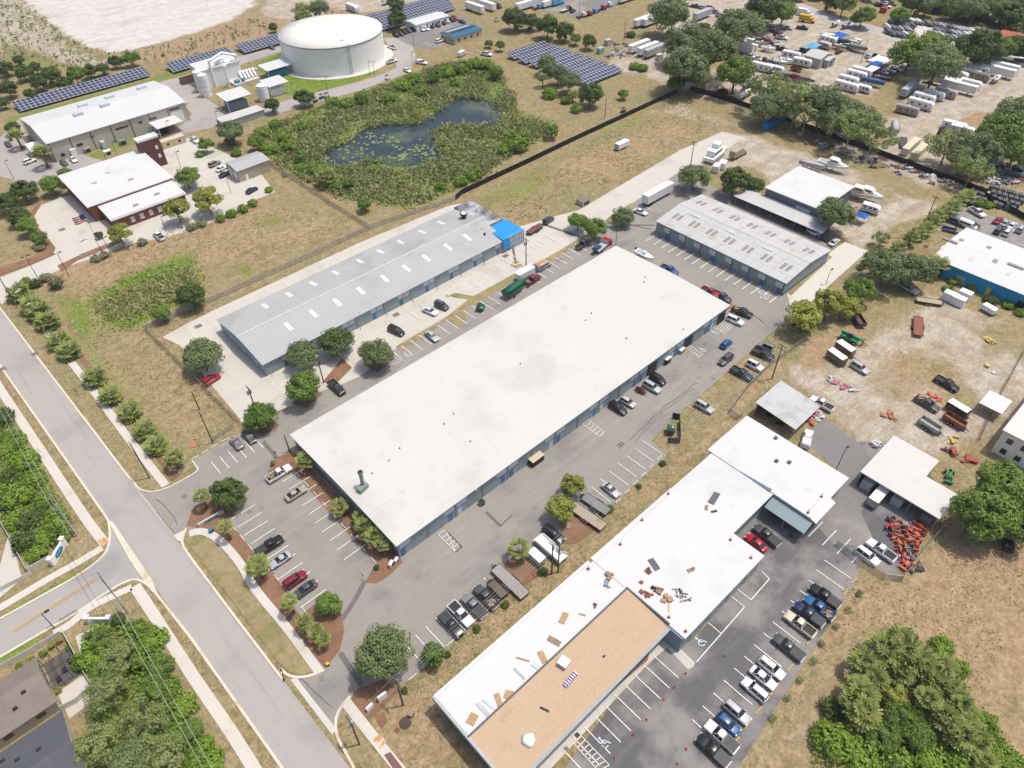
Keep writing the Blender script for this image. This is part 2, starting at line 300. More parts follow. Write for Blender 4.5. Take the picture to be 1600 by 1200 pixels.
def ground_material():
    m = bpy.data.materials.new('ground_cover'); m.use_nodes = True; t = m.node_tree; N = t.nodes; L = t.links
    b = N['Principled BSDF']; b.inputs['Roughness'].default_value = .95; b.inputs['Specular IOR Level'].default_value = .1
    g = N.new('ShaderNodeNewGeometry')
    def nz(sc, det=5, ro=.65, off=(0, 0, 0), st=(1, 1, 1)):
        mp = N.new('ShaderNodeMapping'); mp.inputs['Location'].default_value = off; mp.inputs['Scale'].default_value = st; L.new(g.outputs['Position'], mp.inputs[0])
        n = N.new('ShaderNodeTexNoise'); n.inputs['Scale'].default_value = sc; n.inputs['Detail'].default_value = det; n.inputs['Roughness'].default_value = ro
        L.new(mp.outputs[0], n.inputs['Vector']); return n.outputs['Fac']
    def mr(a, lo, hi):
        r = N.new('ShaderNodeMapRange'); r.interpolation_type = 'SMOOTHSTEP'; L.new(a, r.inputs[0]); r.inputs[1].default_value = lo; r.inputs[2].default_value = hi; return r.outputs[0]
    def mix(f, a, b2):
        x = N.new('ShaderNodeMix'); x.data_type = 'RGBA'
        L.new(f, x.inputs[0])
        for s, i in ((a, 6), (b2, 7)):
            if isinstance(s, tuple): x.inputs[i].default_value = (*s, 1)
            else: L.new(s, x.inputs[i])
        return x.outputs[2]
    fine = nz(1.5, 6, .75); mid = nz(.22, 5, .65); big = nz(.045, 4, .55); brk = nz(.16, 8, .72, (40, 7, 3)); mid2 = nz(.5, 6, .7, (9, 90, 0))
    tuft = mr(nz(.75, 8, .85, (3, 3, 3)), .44, .58)
    speck = mr(nz(2.2, 6, .8, (13, 1, 5)), .5, .62)
    base = mix(mr(mid, .35, .65), (.29, .215, .105), (.41, .32, .185))
    base = mix(mr(big, .44, .66), base, (.20, .19, .075))
    base = mix(mr(mid2, .56, .72), base, (.46, .385, .27))
    base = mix(tuft, base, mix(mr(mid2, .35, .65), (.165, .15, .06), (.36, .285, .165)))
    base = mix(speck, base, mix(mr(big, .4, .6), (.19, .16, .08), (.46, .385, .275)))
    layers = [('cover_a', 0, (.10, .17, .022), (.23, .29, .06)), ('cover_a', 1, (.36, .305, .235), (.53, .47, .39)), ('cover_a', 2, (.305, .205, .115), (.43, .315, .205)),
              ('cover_a', 3, (.55, .52, .485), (.665, .64, .61)), ('cover_b', 0, (.12, .165, .04), (.30, .27, .125)), ('cover_b', 1, (.2, .09, .05), (.33, .16, .1)), ('cover_b', 2, (.25, .235, .225), (.36, .34, .33))]
    outs = {}
    for nm in ('cover_a', 'cover_b'):
        a = N.new('ShaderNodeAttribute'); a.attribute_name = nm; s = N.new('ShaderNodeSeparateColor'); L.new(a.outputs['Color'], s.inputs[0]); outs[nm] = [s.outputs[0], s.outputs[1], s.outputs[2], a.outputs['Alpha']]
    c = base
    for k, (nm, i, ca, cb) in enumerate(layers):
        ad = N.new('ShaderNodeMath'); ad.operation = 'ADD'; L.new(outs[nm][i], ad.inputs[0])
        nn = brk if k % 2 else mid2
        mm = N.new('ShaderNodeMath'); mm.operation = 'MULTIPLY_ADD'; L.new(nn, mm.inputs[0]); mm.inputs[1].default_value = 1.1; mm.inputs[2].default_value = -.55; L.new(mm.outputs[0], ad.inputs[1])
        f = mr(ad.outputs[0], .36, .68)
        gate = N.new('ShaderNodeMath'); gate.operation = 'MULTIPLY'; L.new(f, gate.inputs[0]); L.new(mr(outs[nm][i], 0.02, .15), gate.inputs[1])
        c = mix(gate.outputs[0], c, mix(mr(mid if k % 2 else mid2, .3, .7), ca, cb))
    trk = mr(nz(1., 5, .7, (5, 5, 5), (.035, .22, 1)), .5, .64); sw_ = N.new('ShaderNodeMath'); sw_.operation = 'MULTIPLY_ADD'; L.new(outs['cover_a'][3], sw_.inputs[0]); sw_.inputs[1].default_value = .35; L.new(outs['cover_a'][1], sw_.inputs[2]); gk = N.new('ShaderNodeMath'); gk.operation = 'MULTIPLY'; L.new(trk, gk.inputs[0]); L.new(sw_.outputs[0], gk.inputs[1])
    c = mix(gk.outputs[0], c, (.36, .285, .205))
    # tufts break every cover up a little
    sc = N.new('ShaderNodeVectorMath'); sc.operation = 'SCALE'; L.new(c, sc.inputs[0])
    k = N.new('ShaderNodeMath'); k.operation = 'MULTIPLY_ADD'; L.new(fine, k.inputs[0]); k.inputs[1].default_value = 1.5; k.inputs[2].default_value = .15; L.new(k.outputs[0], sc.inputs['Scale'])
    L.new(sc.outputs[0], b.inputs['Base Color'])
    bp = N.new('ShaderNodeBump'); bp.inputs['Strength'].default_value = .6; bp.inputs['Distance'].default_value = .25; L.new(fine, bp.inputs['Height']); L.new(bp.outputs[0], b.inputs['Normal'])
    return m
me.materials.append(ground_material())

# ---------------------------------------------------------------- paved surfaces
asphalt_road = M('asphalt_road', (.365, .336, .318), var=.07, scale=.35, rough=.9, bump=.01, bscale=8, stain=((.29, .27, .27), .05, .4), streak=((.7, .02, 1), (.27, .25, .25), .55))
asphalt_lot = M('asphalt_lot', (.275, .253, .228), var=.12, scale=.5, rough=.92, bump=.012, bscale=7, stain=((.215, .203, .192), .09, .42), streak=((.05, .6, 1), (.34, .32, .30), .55), spots=(.22, (.11, .105, .1)))
asphalt_dark = M('asphalt_dark', (.115, .113, .118), var=.16, scale=.35, rough=.9, bump=.012, bscale=7, stain=((.25, .235, .225), .07, .5), streak=((.06, .5, 1), (.23, .22, .215), .6), spots=(.25, (.05, .05, .05)))
asphalt_mid = M('asphalt_mid', (.2, .19, .188), var=.14, scale=.4, rough=.9, bump=.01, bscale=7, stain=((.29, .265, .235), .06, .45))
concrete_lt = M('concrete_light', (.52, .488, .44), var=.08, scale=.4, rough=.9, bump=.01, bscale=5, stain=((.44, .41, .36), .1, .4), streak=((.04, .5, 1), (.43, .405, .37), .5), seams=('X', 6, (.4, .38, .35), .12))
sandlane = M('shell_rock', (.50,.465,.41), var=.1, scale=.6, rough=.95, bump=.03, bscale=4, stain=((.48, .43, .35), .15, .4))
mulchm = M('mulch', (.235, .128, .08), var=.45, scale=2.5, rough=.95, bump=.12, bscale=6, stain=((.20, .15, .085), .5, .42))
drygrassm = M('dry_lawn', (.30, .24, .13), var=.35, scale=1.4, rough=.95, bump=.1, bscale=5, stain=((.2, .19, .075), .25, .45))
line_w = M('line_paint', (.74, .73, .71), var=.12, scale=4, rough=.7, stain=((.36, .345, .335), 2.2, .36))
line_y = M('line_paint_yellow', (.62, .4, .12), var=.15, scale=4, rough=.7)
_lay = [0]
def pave(name, m, pts, world=False, kind='structure'):
    _lay[0] += 1; z = .0025*_lay[0]
    P = pts if world else pxpoly(pts)
    mb = MB(); a = sum(P[i][0]*P[(i+1) % len(P)][1]-P[(i+1) % len(P)][0]*P[i][1] for i in range(len(P)))
    if a < 0: P = P[::-1]
    mb.face([(x, y, z) for x, y in P]); return setting(mb.build(name, m))
def ribbon(mb, pts, w, z0, z1, mi=0):
    P = [Vector((p[0], p[1])) for p in pts]; n = len(P); L_, R_ = [], []
    for i in range(n):
        d = (P[min(i+1, n-1)]-P[max(i-1, 0)]).normalized(); nn = Vector((-d.y, d.x))
        L_.append(P[i]+nn*w/2); R_.append(P[i]-nn*w/2)
    for i in range(n-1):
        mb.prism([R_[i], R_[i+1], L_[i+1], L_[i]], z0, z1, mi)
def smooth_pts(pts, k=4):
    out = []
    n = len(pts)
    for i in range(n-1):
        p0, p1, p2, p3 = [Vector(pts[max(0, min(n-1, j))]) for j in (i-1, i, i+1, i+2)]
        for s in range(k):
            t = s/k; out.append(.5*((2*p1)+(-p0+p2)*t+(2*p0-5*p1+4*p2-p3)*t*t+(-p0+3*p1-3*p2+p3)*t**3))
    return out+[Vector(pts[-1])]
roadL = lambda y: -5.0+(190-y)*.0318
roadR = lambda y: 3.5+(173.8-y)*.029
# main road with the side street it meets
pave('road', asphalt_road, [(roadL(y), y) for y in (900, 300, 190, 122)]+[(roadL(y), y) for y in (60, -60)]+[(roadR(y), y) for y in (-60, 60, 122, 300, 900)], True)
pave('side_street', M('asphalt_street', (.355, .333, .318), var=.06, scale=.3, rough=.9, stain=((.28, .27, .27), .06, .4)), [(170, 815), (171, 850), (160, 872), (120, 902), (60, 935), (-60, 1003), (-60, 1062), (0, 1026), (120, 956), (178, 918), (215, 905), (240, 912)])
pave('access_road', M('asphalt_pale', (.40, .385, .365), var=.08, scale=.3, rough=.9), [(1235, -2), (1310, 27), (1390, 46), (1412, 53), (1510, 74), (1640, 112), (1640, 124), (1510, 87), (1405, 66), (1385, 59), (1300, 34), (1225, 6)])
pave('plant_road', asphalt_road, [(250, 128), (320, 110), (365, 90), (450, 70), (452, 76), (350, 110), (330, 128), (300, 140), (340, 165), (362, 180), (330, 200), (250, 215), (285, 195), (300, 178), (285, 160)])
pave('plant_road', asphalt_road, [(430, 162), (480, 148), (560, 128), (600, 115), (620, 105), (612, 80), (600, 60), (618, 58), (645, 72), (650, 88), (640, 112), (610, 124), (560, 142), (500, 158), (440, 176), (350, 198), (345, 190), (365, 182)])
pave('plant_lot', asphalt_mid, [(612, 58), (640, 50), (720, 24), (735, 30), (690, 52), (705, 65), (672, 78), (645, 72)])
pave('plant_lot', asphalt_road, [(0, 215), (30, 185), (60, 250), (85, 262), (70, 285), (30, 285), (0, 275)])
pave('plant_lot', asphalt_road, [(62, 255), (125, 240), (180, 258), (120, 272), (80, 280)])
pave('truck_lot', asphalt_mid, [(800, -30), (1000, -30), (960, 12), (905, 30), (880, 22), (830, 12)])
pave('station_apron', concrete_lt, [(240, 225), (300, 215), (400, 262), (430, 300), (400, 312), (325, 350), (265, 370), (210, 380), (175, 392), (140, 405), (107, 416), (60, 436), (18, 456), (4, 476), (-14, 462), (-20, 440), (5, 432), (57, 411), (82, 400), (87, 387), (75, 372), (60, 355), (54, 337), (65, 320), (107, 305), (165, 290)])
pave('warehouse_apron', concrete_lt, [(254, 527), (287, 508), (340, 482), (560, 380), (700, 322), (720, 318), (785, 355), (778, 364), (860, 340), (905, 328), (1062, 235), (1128, 206), (1165, 215), (1120, 242), (950, 340), (945, 352), (905, 380), (795, 448), (690, 503), (620, 545), (560, 590), (505, 612), (440, 640), (378, 664), (375, 655), (296, 560), (282, 540)])
pave('east_drive', concrete, [(1235, 500), (1205, 470), (1240, 452), (1300, 392), (1320, 378), (1356, 392)])
pave('parking_lot', asphalt_lot, [(212, 760), (240, 768), (267, 759), (307, 737), (300, 720), (400, 662), (440, 645), (500, 612), (560, 592), (612, 549), (695, 501), (780, 451), (860, 405), (912, 370), (950, 343), (1062, 268), (1220, 340), (1300, 385), (1228, 452), (1240, 497), (1200, 523), (1115, 600), (1057, 648), (1017, 689), (1042, 712), (955, 790), (900, 830), (800, 922), (712, 1000), (637, 1064), (560, 1080), (540, 1098), (524, 1140), (454, 1062), (492, 1052), (480, 1010), (400, 908), (350, 838), (291, 827), (282, 842)])
pave('entrance_apron', concrete, [(212, 760), (230, 782), (272, 836), (291, 827), (286, 846), (278, 845), (207, 755)])
pave('entrance_apron', concrete, [(454, 1062), (462, 1058), (520, 1132), (526, 1140), (519, 1148)])
pave('south_lot', asphalt_dark, [(840, 1260), (1000, 1040), (1035, 990), (1085, 1000), (1180, 880), (1150, 840), (1200, 780), (1300, 730), (1345, 690), (1400, 690), (1500, 790), (1420, 830), (1400, 910), (1345, 860), (1340, 905), (1115, 1260)])
pave('south_lot', asphalt_mid, [(1255, 690), (1285, 650), (1340, 690), (1380, 740), (1345, 800), (1370, 855), (1300, 850), (1270, 812), (1318, 742)])
pave('south_walk', concrete_lt, [(1030, 1003), (1040, 990), (1086, 1036), (1083, 1042), (1075, 1046), (1042, 1012), (1010, 1040), (860, 1202), (820, 1246), (790, 1246)])
# walks
def walk(pts, w, name='sidewalk'):
    P = smooth_pts([at(*p) for p in pts]); mb = MB(); _lay[0] += 1; ribbon(mb, P, w, -.05, .10); return setting(mb.build(name, WALK))
WALK = M('sidewalk_concrete', (.56, .52, .47), var=.07, scale=.5, rough=.9, rib=('Y', 1.6, -.004), stain=((.46, .4, .33), .2, .35), bump=.008, bscale=6)
walk([(22, 446), (60, 500), (138, 600), (200, 684), (259, 759)], 1.7)
walk([(296, 834), (318, 831), (345, 846), (375, 880), (400, 922), (450, 983), (499, 1050)], 1.6)
walk([(541, 1098), (560, 1122), (590, 1160), (640, 1222)], 1.7)
walk([(-10, 590), (3, 612), (60, 698), (130, 804), (163, 848)], 1.9)
walk([(160, 856), (120, 880), (70, 908), (0, 950), (-40, 972)], 1.6)
walk([(211, 916), (240, 960), (300, 1054), (360, 1142), (410, 1222)], 2.0)
walk([(206, 918), (180, 930), (140, 950), (110, 975), (84, 990)], 1.5)
rs = M('rust_stain_concrete', (.5, .25, .1), var=.35, scale=1.5, rough=.9, stain=((.56, .5, .43), .8, .5))
for q in ([(583, 1156), (594, 1146), (604, 1160), (594, 1170)], [(152, 846), (165, 838), (170, 848), (158, 856)]):
    mb = MB(); mb.face([(x, y, .106) for x, y in pxpoly(q)][::-1]); setting(mb.build('rust_stain', rs))
mb = MB(); mb.face([(x, y, .106) for x, y in pxpoly([(600, 1180), (610, 1175), (632, 1204), (620, 1210)])][::-1]); setting(mb.build('tactile_pad', M('brick_pad', (.18, .09, .075), var=.2, scale=4)))
# kerbs with gutters
kerbm = M('kerb_concrete', (.60, .55, .46), var=.1, scale=.7, rough=.9, stain=((.5, .42, .27), .3, .4))
def kerb(P, w=.45, h=.13, name='kerb'):
    mb = MB(); ribbon(mb, P, w, -.05, h); return setting(mb.build(name, kerbm))
def gutter(P, w=.5): mb = MB(); ribbon(mb, P, w, -.05, .135 if 0 else .115+.004*0); return setting(mb.build('gutter', kerbm))
kerb([(roadL(y), y) for y in (900, 300, 190, 125)]+[at(170, 815), at(172, 832)])
kerb(smooth_pts([at(172, 832), at(170, 852), at(158, 872), at(120, 900), at(60, 934), at(-60, 1000)]))
kerb(smooth_pts([at(-60, 1062), at(0, 1027), at(60, 992), at(120, 957), at(178, 919), at(208, 906), at(228, 912), at(246, 930)]))
kerb([at(246, 930)]+[(roadL(y), y) for y in (86, 60, 20, -60)])
kerb([(roadR(y), y) for y in (900, 300, 190, 133)]+[at(212, 758)])
kerb(smooth_pts([at(212, 758), at(222, 766), at(240, 768), at(267, 760), at(307, 737), at(306, 728), at(300, 720)]), .3)
kerb(smooth_pts([at(291, 826), at(286, 838), at(286, 852), at(300, 874)]))
kerb([at(300, 874)]+[(roadR(y), y) for y in (85, 75, 68)]+[at(438, 1046)])
kerb(smooth_pts([at(438, 1046), at(455, 1057), at(480, 1057), at(507, 1047)]))
kerb(smooth_pts([at(548, 1088), at(533, 1105), at(525, 1125), at(527, 1150), at(540, 1175)]))
kerb([at(540, 1175)]+[(roadR(y), y) for y in (45, 20, -60)])
# valley gutter where the drives cross
mb = MB(); mb.face([(x, y, .2) for x, y in pxpoly([(168, 812), (176, 815), (237, 905), (245, 925), (238, 925), (205, 880)], .2)][::-1]); g_ = mb.build('gutter', kerbm); setting(g_); g_.location.z = -.045
mulch_beds = [
 [(291, 822), (300, 797), (322, 779), (352, 768), (372, 782), (368, 806), (356, 808), (372, 832), (398, 866), (432, 900), (455, 945), (470, 962), (490, 945), (512, 930), (534, 958), (538, 985), (532, 1015), (508, 1044), (470, 1000), (400, 910), (360, 850), (325, 828)],
 [(418, 738), (430, 716), (455, 706), (470, 715), (500, 745), (560, 805), (615, 858), (630, 878), (608, 900), (588, 912), (570, 910), (588, 880), (545, 835), (500, 785), (462, 738)],
 [(548, 1090), (560, 1075), (600, 1062), (625, 1078), (605, 1100), (575, 1128)],
 [(585, 1120), (600, 1112), (606, 1128), (595, 1140)],
 [(868, 800), (890, 775), (905, 800), (935, 815), (940, 822), (900, 850), (880, 850), (876, 825)],
 [(788, 882), (810, 860), (830, 880), (845, 898), (820, 915), (795, 900)],
 [(1128, 492), (1140, 470), (1146, 478), (1135, 497)],
 [(250, 725), (60, 478), (66, 474), (140, 568), (205, 655), (282, 742), (268, 752)],
 [(1012, 1032), (1018, 1000), (1022, 1003), (870, 1165), (862, 1160)],
 [(568, 570), (600, 548), (618, 560), (590, 582)], [(505, 596), (535, 560), (550, 575), (520, 605)],
 [(395, 670), (425, 655), (437, 665), (410, 682)], [(455, 630), (490, 608), (505, 615), (480, 638)],
 [(90, 415), (140, 392), (190, 372), (192, 378), (120, 408), (96, 425)], [(0, 431), (55, 411), (82, 399), (86, 387), (75, 373), (60, 356), (53, 337), (64, 319), (58, 318), (46, 337), (52, 358), (68, 376), (72, 386), (50, 402), (0, 420)],
]
for q in mulch_beds: pave('mulch_bed', mulchm, q)
for q in ([(618, 542), (695, 497), (732, 468), (695, 463), (712, 458), (740, 463), (800, 430), (860, 400), (910, 370), (914, 374), (862, 408), (782, 452), (728, 485), (726, 508), (715, 512), (700, 500), (628, 548)],
          [(288, 842), (300, 838), (322, 838), (345, 856), (372, 895), (400, 938), (450, 998), (489, 1050), (470, 1055), (452, 1050), (430, 1030), (330, 895)],
          [(945, 345), (985, 318), (992, 322), (975, 345), (960, 352)], [(1228, 456), (1294, 398), (1300, 402), (1236, 462)]):
    pave('dry_lawn', drygrassm, q)
# thin sealed cracks and patches in the asphalt
crackm = M('crack_seal', (.15, .142, .14), var=.2, scale=3, rough=.8); patchm = M('asphalt_patch', (.155, .148, .145), var=.15, scale=1, rough=.9)
mb = MB(); Zc = .148
def crack(pts, w): ribbon(mb, [Vector(at(*p))+Vector((rnd.uniform(-.25, .25), rnd.uniform(-.25, .25))) for p in [((a[0]*(1-t)+b[0]*t), (a[1]*(1-t)+b[1]*t)) for a, b in zip(pts, pts[1:]) for t in (0, .25, .5, .75)]], w, .05, Zc)
for q, w_ in (([(983, 687), (1000, 672), (1040, 635), (1080, 603), (1092, 597)], .14), ([(990, 692), (1010, 670), (1050, 632), (1095, 598)], .1), ([(246, 780), (266, 802), (284, 826)], .12), ([(470, 1062), (500, 1085), (528, 1112)], .12),
              ([(1172, 488), (1200, 510)], .2), ([(985, 352), (1030, 360)], .2), ([(600, 720), (560, 700)], .0)):
    if w_: crack(q, w_)
Zc = .14
for q, w_ in (([(535, 968), (556, 935), (570, 908)], .9), ([(532, 1020), (548, 1045), (565, 1070)], .9), ([(412, 690), (432, 715)], .7), ([(760, 800), (782, 822)], .5), ([(782, 822), (800, 805)], .3), ([(960, 355), (990, 352), (1022, 352)], .5), ([(850, 351), (905, 370)], .9), ([(808, 372), (800, 380), (806, 412)], .7)): ribbon(mb, [at(*p) for p in q], w_, .05, Zc)
setting(mb.build('asphalt_repairs', crackm))
# drains and manholes
drainm = M('drain_iron', (.07, .055, .045), var=.3, scale=6, rough=.8)
dr = [(310, 510), (58, 1) and (55, 553), (4, 577), (619, 492), (874, 406), (790, 400), (970, 695), (97, 359), (130, 398)]
for q in dr:
    x, y = at(*q); mb = MB(); mb.box(-.75, .75, -.55, .55, -.1, .15); mb.box(-.95, .95, -.75, .75, -.1, .14, 1)
    for k in range(5): mb.box(-.6+.26*k, -.48+.26*k, -.42, .42, .1, .17, 1)
    o = setting(mb.build('drain', [drainm, M('drain_frame', (.3, .28, .26))])); o.location = (x, y, -.0)
for q, r, m in (((633, 1130), .85, drainm), ((303, 695), .7, M('rust_lid', (.42, .2, .09), var=.2))):
    x, y = at(*q); mb = MB(); mb.cyl(0, 0, -.1, .12, r, r, 20); mb.cyl(0, 0, -.1, .08, r+.18, r+.18, 20); o = setting(mb.build('manhole', m)); o.location = (x, y, 0)
# parking bays
LZ = .16
def lines(segs, w=.12, m=None, name='parking_lines'):
    mb = MB()
    for a, b in segs:
        A, B = Vector(at(*a)), Vector(at(*b)); d = (B-A).normalized(); n = Vector((-d.y, d.x))*w/2
        mb.prism([A-n, B-n, B+n, A+n], LZ-.03, LZ)
    return setting(mb.build(name, m or line_w))
def comb(p0, p1, n, d, skip=(), hw=.08):
    """n+1 bay lines from p0 to p1 (pixels); d = world offset of the far end"""
    A, B = Vector(at(*p0)), Vector(at(*p1)); mb = MB()
    for i in range(n+1):
        if i in skip: continue
        q = A.lerp(B, i/n); e = q+Vector(d); dd = (e-q).normalized(); nn = Vector((-dd.y, dd.x))*hw
        mb.prism([q-nn, e-nn, e+nn, q+nn], LZ-.03, LZ)
    setting(mb.build('parking_lines', line_w))
comb((330, 722), (396, 683), 5, (0, -4.6))
comb((475, 733), (572, 848+3), 9, (-5.2, 0)); comb((362, 812), (470, 950), 10, (5.4, 0))
comb((1034, 710), (954, 785), 6, (0, 5.4)); comb((800, 920), (662, 1040), 9, (0, 5.4))
comb((612, 549), (800, 443), 14, (0, -5.2), (), .1); comb((812, 438), (908, 376), 9, (0, -5.2), (), .11)
comb((655, 500), (765, 440), 6, (0, 4.8)); comb((770, 430), (880, 370), 8, (0, 4.0))
comb((1026.6, 366.6), (1218.3, 460.8), 15, (-5.4, 0), (), .12); comb((988, 330), (1050, 285), 5, (0, -5))
comb((1020, 1024), (880, 1172), 9, (0, -5.6)); comb((1215, 905+0), (1130, 1170), 0.999 and 1, (0, 0.01))
comb((1330, 905), (1125, 1165), 14, (0, 5.6)); comb((1200, 800), (1330, 880), 6, (.1, -5.3) if 0 else (5.2, -.1))
def loop(pts): return list(zip(pts, pts[1:]+pts[:1]))
def hatch(q, n):
    s = loop(q)
    for i in range(1, n): t = i/n; s.append(((q[0][0]*(1-t)+q[1][0]*t, q[0][1]*(1-t)+q[1][1]*t), (q[3][0]*(1-t)+q[2][0]*t, q[3][1]*(1-t)+q[2][1]*t)))
    return s
lines(hatch([(696, 828), (712, 863), (722, 855), (697, 829)], 1)+hatch([(685, 836), (712, 863), (722, 855), (696, 828)], 5))
lines(hatch([(910, 663), (936, 683), (944, 676), (919, 656)], 5)); lines(hatch([(1068, 541), (1090, 559), (1098, 553), (1076, 539)], 6))
lines(hatch([(1112, 511), (1131, 522), (1155, 500), (1140, 484)], 6)); lines(hatch([(1197, 436), (1217, 445), (1196, 470), (1180, 452)], 6))
lines(hatch([(897, 1163), (935, 1205), (952, 1196), (908, 1150)], 7)); lines(hatch([(848, 545), (880, 1) and (612, 566), (624, 560), (630, 563)], 1)[:0]+[((612, 548), (630, 563)), ((608, 560), (630, 563)), ((614, 571), (630, 563))])
lines([((1142, 932), (1163, 949)), ((1163, 949), (1088, 1035)), ((1106, 973), (1126, 990)), ((1152, 921), (1173, 938)), ((1173, 938), (1202, 905)), ((1202, 905), (1190, 893))], .16)
lines([((152, 902), (20, 986)), ((154, 904), (22, 988))], .14, line_y, 'road_lines')
wheelm = M('access_paint', (.55, .66, .74), var=.1)
for q in ((1096, 1005), (945, 1163), (1118, 521), (1099, 548), (637, 557)):
    x, y = at(*q); mb = MB(); n = 14
    P = [(x+.55*math.cos(a), y+.55*math.sin(a)) for a in [math.pi*(.15+1.5*i/n) for i in range(n+1)]]; ribbon(mb, P, .16, .1, LZ)
    ribbon(mb, [(x, y+1), (x, y+.1), (x+.6, y), (x+.75, y-.6)], .18, .1, LZ+.002); mb.cyl(x, y+1.2, .1, LZ, .2, .2, 10)
    setting(mb.build('access_symbol', wheelm))
# the pond and its lily patches
waterm = bpy.data.materials.new('pond_water'); waterm.use_nodes = True
b_ = waterm.node_tree.nodes['Principled BSDF']; b_.inputs['Roughness'].default_value = .08; b_.inputs['IOR'].default_value = 1.33
def _water():
    N = waterm.node_tree.nodes; L = waterm.node_tree.links
    g = N.new('ShaderNodeNewGeometry'); n = N.new('ShaderNodeTexNoise'); n.inputs['Scale'].default_value = .06; n.inputs['Detail'].default_value = 6; n.inputs['Roughness'].default_value = .62; L.new(g.outputs['Position'], n.inputs['Vector'])
    r = N.new('ShaderNodeValToRGB'); L.new(n.outputs['Fac'], r.inputs[0]); e = r.color_ramp.elements
    e[0].position = .5; e[0].color = (.03, .048, .055, 1); e[1].position = .66; e[1].color = (.10, .12, .08, 1); L.new(r.outputs[0], b_.inputs['Base Color'])
    n2 = N.new('ShaderNodeTexNoise'); n2.inputs['Scale'].default_value = 1.2; L.new(g.outputs['Position'], n2.inputs['Vector'])
    bp = N.new('ShaderNodeBump'); bp.inputs['Strength'].default_value = .12; bp.inputs['Distance'].default_value = .1; L.new(n2.outputs['Fac'], bp.inputs['Height']); L.new(bp.outputs[0], b_.inputs['Normal'])
_water()
mb = MB(); P = [Vector(p) for p in POND]; c_ = sum(P, Vector((0, 0)))/len(P)
a_ = sum(POND[i][0]*POND[i-1][1]-POND[i-1][0]*POND[i][1] for i in range(len(POND)))
outl = []
for i, p in enumerate(P):
    d = (P[(i+1) % len(P)]-P[i-1]).normalized(); nn = Vector((d.y, -d.x)); outl.append(p+nn*(2.0 if a_ < 0 else -2.0))
mb.face([(p.x, p.y, -.55) for p in (outl if a_ < 0 else outl[::-1])]); setting(mb.build('pond_water', waterm))
lily = M('lily_pads', (.2, .24, .09), var=.35, scale=1.2, rough=.7)
mb = MB(); rl = random.Random(3)
for q, k, s in (((600, 217), 14, 4), ((545, 235), 26, 9), ((630, 240), 26, 4), ((648, 229), 18, 3), ((660, 225), 14, 3), ((668, 238), 16, 3), ((675, 248), 20, 3), ((622, 246), 16, 4), ((760, 192), 16, 4), ((575, 213), 14, 4), ((618, 218), 14, 4), ((505, 247), 16, 3), ((720, 191), 10, 4), ((560, 228), 14, 7)):
    cx, cy = at(*q)
    for i in range(k):
        x, y, r = rl.gauss(cx, s*.55), rl.gauss(cy, s*.55), rl.uniform(.25, .8); mb.prism([(x+r*math.cos(a), y+r*math.sin(a)*.8) for a in [6.283*j/7+rl.random()*.4 for j in range(7)]], -.56, -.53+.004*rl.random())
setting(mb.build('lily_pads', lily), 'stuff')
# ---------------------------------------------------------------- buildings
wall_blue = M('wall_slate_metal', (.27, .335, .375), var=.06, scale=.8, rough=.5, rib=None)
wall_dkblue = M('wall_dark_slate', (.115, .15, .175), var=.1, scale=.8, rough=.5)
door_teal = M('rollup_door', (.25, .315, .335), var=.08, scale=1, rough=.45, rib=('Z', .25, .02))
door_blue = M('entry_door_blue', (.07, .17, .33), var=.08, rough=.45)
panel_lt = M('window_panel_pale', (.50, .565, .61), var=.1, scale=1, rough=.3)
frame_m = M('trim_dark', (.09, .1, .11), var=.1, rough=.5)
post_m = M('downspout_grey', (.26, .3, .32), var=.08, rough=.5)
roof_white = M('roof_membrane_warm', (.56, .551, .525), var=.035, scale=.35, rough=.75, stain=((.49, .478, .447), .06, .42), seams=('X', 3.05, (.525, .516, .49), .1), spots=(.12, (.47, .455, .42)))
roof_bright = M('roof_membrane_bright', (.585, .588, .59), var=.03, scale=.4, rough=.7, stain=((.535, .535, .53), .09, .4), seams=('Y', 3.05, (.54, .543, .545), .1), spots=(.15, (.5, .49, .47)))
def ribroof(name, c, axis, per=.9, dep=.05, var=.07, st=None): return M(name, c, var=var, scale=.5, rough=.5, metal=.0, rib=(axis, per, dep), stain=st)
roof_grey = ribroof('roof_ribbed_grey', (.395, .40, .40), 'X', 1.05, .06, .06, ((.34, .34, .335), .08, .4))
roof_wx = ribroof('roof_ribbed_white_x', (.58, .585, .585), 'X', 1.2, .06, .05, ((.6, .59, .56), .1, .3))
roof_wy = ribroof('roof_ribbed_white_y', (.58, .585, .585), 'Y', 1.2, .06, .05, ((.6, .59, .56), .1, .3))
roof_zinc = ribroof('roof_ribbed_zinc', (.46, .48, .48), 'Y', .8, .06, .1, ((.36, .37, .36), .25, .45))
tanboard = M('roof_board_tan', (.47, .345, .235), var=.07, scale=.7, rough=.85, stain=((.43, .305, .20), .35, .35))
def _dots():
    N, L = tanboard.node_tree.nodes, tanboard.node_tree.links; b = N['Principled BSDF']; src = b.inputs['Base Color'].links[0].from_socket
    g = N.new('ShaderNodeNewGeometry'); v = N.new('ShaderNodeTexVoronoi'); v.voronoi_dimensions = '2D'; v.inputs['Scale'].default_value = .8; L.new(g.outputs['Position'], v.inputs['Vector'])
    r = N.new('ShaderNodeMath'); r.operation = 'LESS_THAN'; L.new(v.outputs['Distance'], r.inputs[0]); r.inputs[1].default_value = .055
    mx = N.new('ShaderNodeMix'); mx.data_type = 'RGBA'; L.new(r.outputs[0], mx.inputs[0]); L.new(src, mx.inputs[6]); mx.inputs[7].default_value = (.6, .52, .43, 1); L.new(mx.outputs[2], b.inputs['Base Color'])
_dots()
